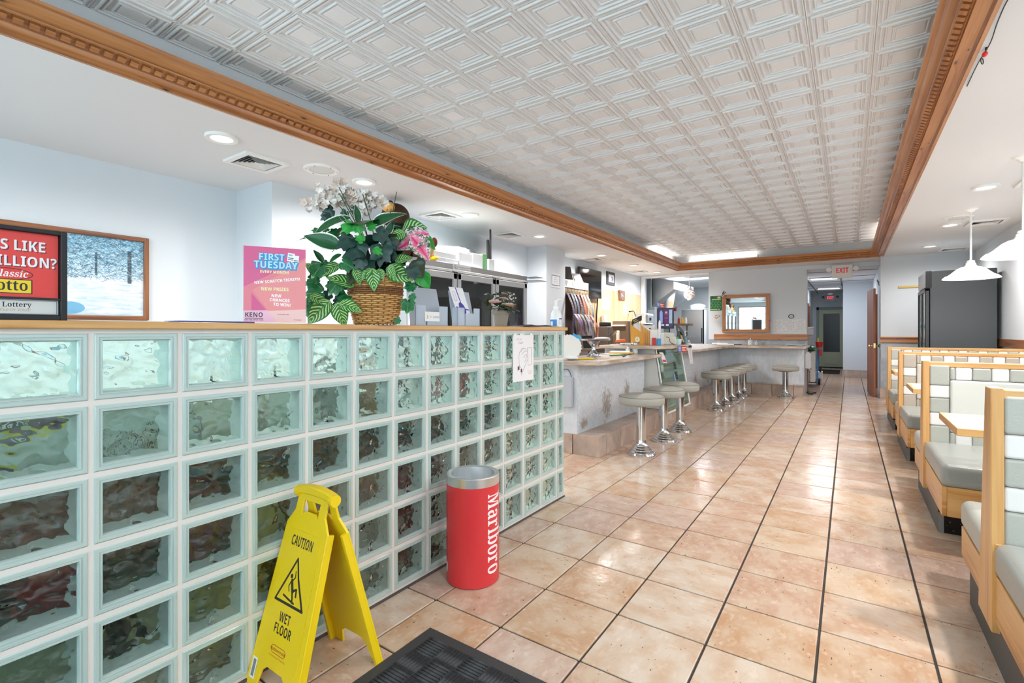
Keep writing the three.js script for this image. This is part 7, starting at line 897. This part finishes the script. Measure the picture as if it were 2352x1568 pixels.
{
  const x = -1.527, d = 1.873, R = 0.129, H = 0.517, t = thing('ash_bin', 'round red ash bin with white lettering and an aluminium top beside the glass blocks', 'bin', [x, 0, d]);
  const scuff = rng(8), wrap = print(1624, 900, (g, w, h) => {
    g.fillStyle = '#d9363b'; g.fillRect(0, 0, w, h); for (let k = 0; k < 60; k++) { g.globalAlpha = 0.12; g.strokeStyle = k % 2 ? '#8a1a22' : '#f08a88'; g.lineWidth = 1 + scuff() * 3; const a = scuff() * w, b = scuff() * h; g.beginPath(); g.moveTo(a, b); g.lineTo(a + (scuff() - 0.5) * 40, b + scuff() * 90); g.stroke(); } g.globalAlpha = 1;
    g.save(); g.translate(w * 0.5 + 10, 70); g.rotate(Math.PI / 2); g.fillStyle = '#f6ecee'; g.textBaseline = 'alphabetic'; g.scale(0.82, 1.42); g.font = 'bold 186px serif'; g.textAlign = 'left'; g.fillText('Marlboro', 0, 0, 900); g.restore();
    g.fillStyle = '#efe7e6'; g.fillRect(w * 0.5 - 545, h - 175, 92, 84); g.strokeStyle = '#8a8a96'; g.lineWidth = 3; g.strokeRect(w * 0.5 - 537, h - 167, 76, 68); for (let y = 0; y < 4; y++) g.strokeRect(w * 0.5 - 530, h - 155 + y * 13, 60, 1);
  });
  const towards = Math.atan2(0 - x, 0 + d);                     // azimuth of the camera about the bin: x sin, z cos
  const g = new THREE.CylinderGeometry(R, R, H - 0.045, 72, 1, true, towards - Math.PI + 0.55, Math.PI * 2); part(t, 'drum', at(g, x, (H - 0.045) / 2 + 0.004, d), printed(wrap, 0.34)); part(t, 'base', cyl(x, 0, d, R - 0.004, 0.006, R - 0.004, 48), M.darkGrey);
  part(t, 'rim', at(crease(lathe([[R - 0.026, H - 0.075], [R - 0.022, H - 0.004], [R - 0.014, H], [R - 0.002, H], [R + 0.0015, H - 0.004], [R + 0.0015, H - 0.044], [R - 0.002, H - 0.046]], 72), 0.5), x, 0, d), std(0xe2e4e6, 0.36, { metalness: 1 })); part(t, 'ash_tray', cyl(x, H - 0.075, d, R - 0.024, 0.006, R - 0.024, 48), M.steel);
  const r = rng(4), crumbs = []; for (let k = 0; k < 60; k++) { const a = r() * 6.28, q = Math.sqrt(r()) * 0.09; crumbs.push(at(new THREE.TetrahedronGeometry(0.0015 + r() * 0.003), x + q * Math.cos(a), H - 0.067, d + q * Math.sin(a))); } part(t, 'ash', merge(crumbs), M.blackMatt).userData.kind = 'stuff';
}
{
  const X0 = -1.398, D1 = 1.442, t = thing('entrance_mat', 'charcoal ribbed entrance mat with a rubber border at the bottom of the photo', 'mat', [-0.9, 0, 0.9]), rub = std(0x3a393a, 0.7), fib = tex(256, 256, (u, v) => fbm(N1, u, v, 60, 60, 3), true);
  const X1 = -0.25, D0 = 0.2; part(t, 'rubber_border', (() => { const s = poly([[X0, D0], [X1, D0], [X1, D1], [X0, D1]]); const g = prism(s, 0.003, 0.003); g.rotateX(-Math.PI / 2); return g.translate(0, 0.003, 0); })(), rub);
  const carpet = printed(tex(256, 256, (u, v) => { const a = fbm(N1, u, v, 50, 50, 3), b = N2(u * 128, v * 128, 128); return mix3([0.14, 0.145, 0.155], [0.4, 0.41, 0.43], clamp((a - 0.3) * 1.5)).map((c) => c + (b > 0.93 ? 0.18 : 0)); }), 0.95, { bumpMap: fib, bumpScale: 0.003 });
  part(t, 'carpet', uvBox(bx(X0 + 0.035, X1 - 0.035, 0.004, 0.0085, D0 + 0.035, D1 - 0.035, 0.001)), carpet);
  const cell = 0.1, ribs = [], off = 0.035; for (let i = 0; i < 11; i++) for (let j = 0; j < 12; j++) { const cx = X0 + off + 0.008 + (i + 0.5) * cell, cd = D1 - off - 0.008 - (j + 0.5) * cell; for (let k = 0; k < 7; k++) { const q = (k + 0.5) / 7 * cell - cell / 2; ribs.push((i + j) % 2 ? bx(cx + q - 0.0048, cx + q + 0.0048, 0.008, 0.0125, cd - cell * 0.46, cd + cell * 0.46, 0) : bx(cx - cell * 0.46, cx + cell * 0.46, 0.008, 0.0125, cd + q - 0.0048, cd + q + 0.0048, 0)); } }
  part(t, 'carpet_rib', merge(ribs), carpet).userData.kind = 'stuff';
}
{ // string light on the right crown
  const t = thing('string_light', 'dark light string with one red bulb dangling from the right crown moulding', 'light string', [0.53, 2.52, 2.75]), pts = [[0.58, 2.549, 2.5], [0.53, 2.545, 2.72], [0.526, 2.54, 2.9], [0.535, 2.535, 3.1], [0.528, 2.54, 3.3], [0.53, 2.545, 3.6]].map(([x, y, d]) => V(x, y, d));
  part(t, 'wire', tube(pts, 0.0025, 40, 6), M.black); part(t, 'bulb', at(new THREE.SphereGeometry(0.011, 14, 10).scale(1, 1, 1.7), 0.534, 2.532, 3.2), std(0xe02418, 0.25)); part(t, 'loop', at(new THREE.TorusGeometry(0.014, 0.0022, 6, 18).rotateY(1.1), 0.536, 2.53, 3.27), M.black); part(t, 'socket', cyl(0.534, 2.538, 3.17, 0.005, 0.014), M.black);
}
// ---------------------------------------------------------------- shelving behind the glass blocks
{
  const t = thing('display_shelving', 'low shelving with a dark teal edge seen blurred through the glass blocks', 'shelving', [-2.1, 0, 1.2]);
  part(t, 'top', bx(-2.3, -1.86, 0.735, 0.77, -0.1, 2.55, 0.004, 'z'), M.teal); part(t, 'shelf', bx(-2.3, -1.88, 0.36, 0.385, -0.1, 2.55, 0.003, 'z'), M.beige); part(t, 'shelf', bx(-2.3, -1.88, 0.02, 0.045, -0.1, 2.55, 0.003, 'z'), M.beige); for (const d of [-0.1, 0.51, 1.285, 1.915, 2.52]) part(t, 'upright', bx(-2.3, -1.88, 0, 0.735, d, d + 0.02, 0.003, 'y'), std(0x6d5138, 0.6)); part(t, 'back', bx(-2.31, -2.3, 0, 0.735, -0.1, 2.54, 0), std(0xbfae98, 0.7));
  const goods = [['red snack packet', 0xc0242c, 0.33, 0.05], ['black snack packet', 0x3a3234, 0.14, 0.06], ['dark maroon snack packet', 0x9a3444, 0.72, 0.05], ['tan paper packet', 0xe6d2b6, 0.95, 0.05], ['brown carton', 0xb98656, 1.12, 0.06], ['orange-brown carton', 0xd9a060, 1.32, 0.06], ['copper-brown carton', 0xc98f58, 1.55, 0.06], ['dark red tin', 0xa83a42, 1.76, 0.05], ['bright red tin', 0xd03028, 2.02, 0.05], ['cream carton', 0xefe4d0, 2.25, 0.06]];
  goods.forEach(([l, c, d, w], k) => solo('packet', `${l} on the upper shelf blurred behind the glass blocks`, 'packet', bx(-2.15, -1.9, 0.386, 0.6 + 0.03 * (k % 3), d, d + 0.15, 0.01), std(c, 0.5)));
  [['beige carton', 0xead6bf, 0.06], ['pale brown carton', 0xddc4a6, 0.62], ['grey carton', 0xc4beb8, 1.36], ['cream white carton', 0xf0e6d4, 1.98]].forEach(([l, c, d]) => solo('carton', `${l} on the bottom shelf blurred behind the glass blocks`, 'box', bx(-2.2, -1.92, 0.046, 0.3, d, d + 0.42, 0.006), std(c, 0.6)));
  const lb = print(512, 256, (g, w, h) => { g.fillStyle = '#dfe2e0'; g.fillRect(0, 0, w, h); g.save(); g.translate(330, 60); g.rotate(-0.08); g.fillStyle = '#f0dc20'; g.beginPath(); g.ellipse(0, 0, 150, 44, 0, 0, 7); g.fill(); g.fillStyle = '#1c2440'; g.beginPath(); g.ellipse(0, 0, 132, 34, 0, 0, 7); g.fill(); clipText(g, 'BIG', -40, 16, 'bold 50px sans-serif', '#f4f4ec'); g.restore(); g.fillStyle = '#f0dc20'; g.beginPath(); g.ellipse(270, 210, 80, 40, -0.2, 0, 7); g.fill(); g.fillStyle = '#1c2440'; g.beginPath(); g.ellipse(270, 210, 56, 22, -0.2, 0, 7); g.fill(); g.fillStyle = '#3f5a9a'; g.fillRect(20, 100, 70, 90); });
  solo('printed_carton', 'pale carton with yellow and navy oval print behind the second row of glass blocks', 'box', (() => { const g = bx(-2.1, -1.9, 0.772, 1.0, 0.0, 0.5, 0.003); return faceUV(g, 0, 0.5, 0.772, 1.0); })(), printed(lb, 0.5));
  const lz = print(512, 256, (g, w, h) => { g.fillStyle = '#d6dad9'; g.fillRect(0, 0, w, h); g.fillStyle = '#2a2c30'; for (let k = 0; k < 14; k++) g.fillRect(160 + k * 20, 120 + (k % 3) * 12, 8, 70 - (k % 4) * 9); for (let k = 0; k < 30; k++) g.fillRect(40 + (k * 37) % 110, 110 + (k * 23) % 90, 8, 6); clipText(g, 'USA', 380, 70, '36px sans-serif', '#55585c'); });
  solo('printed_carton', 'pale carton with black zebra print behind the second row of glass blocks', 'box', (() => { const g = bx(-2.1, -1.9, 0.772, 1.0, 0.52, 0.78, 0.003); return faceUV(g, 0.52, 0.78, 0.772, 1.0); })(), printed(lz, 0.5));
  [['cream carton', 0xe8e0d4, 0.8, 1.02, 0.2], ['pale carton', 0xecebe6, 1.05, 1.28, 0.24], ['steel grey carton', 0xb0b4b6, 1.32, 1.5, 0.3], ['brown carton', 0xc08a5c, 1.55, 1.7, 0.22], ['maroon carton', 0xb04450, 2.2, 2.36, 0.22]].forEach(([l, c, a, b, h]) => solo('carton', `${l} on the teal shelf top blurred behind the glass blocks`, 'box', bx(-2.12, -1.93, 0.772, 0.772 + h, a, b, 0.006), std(c, 0.5)));
}

renderer.render(scene, camera);
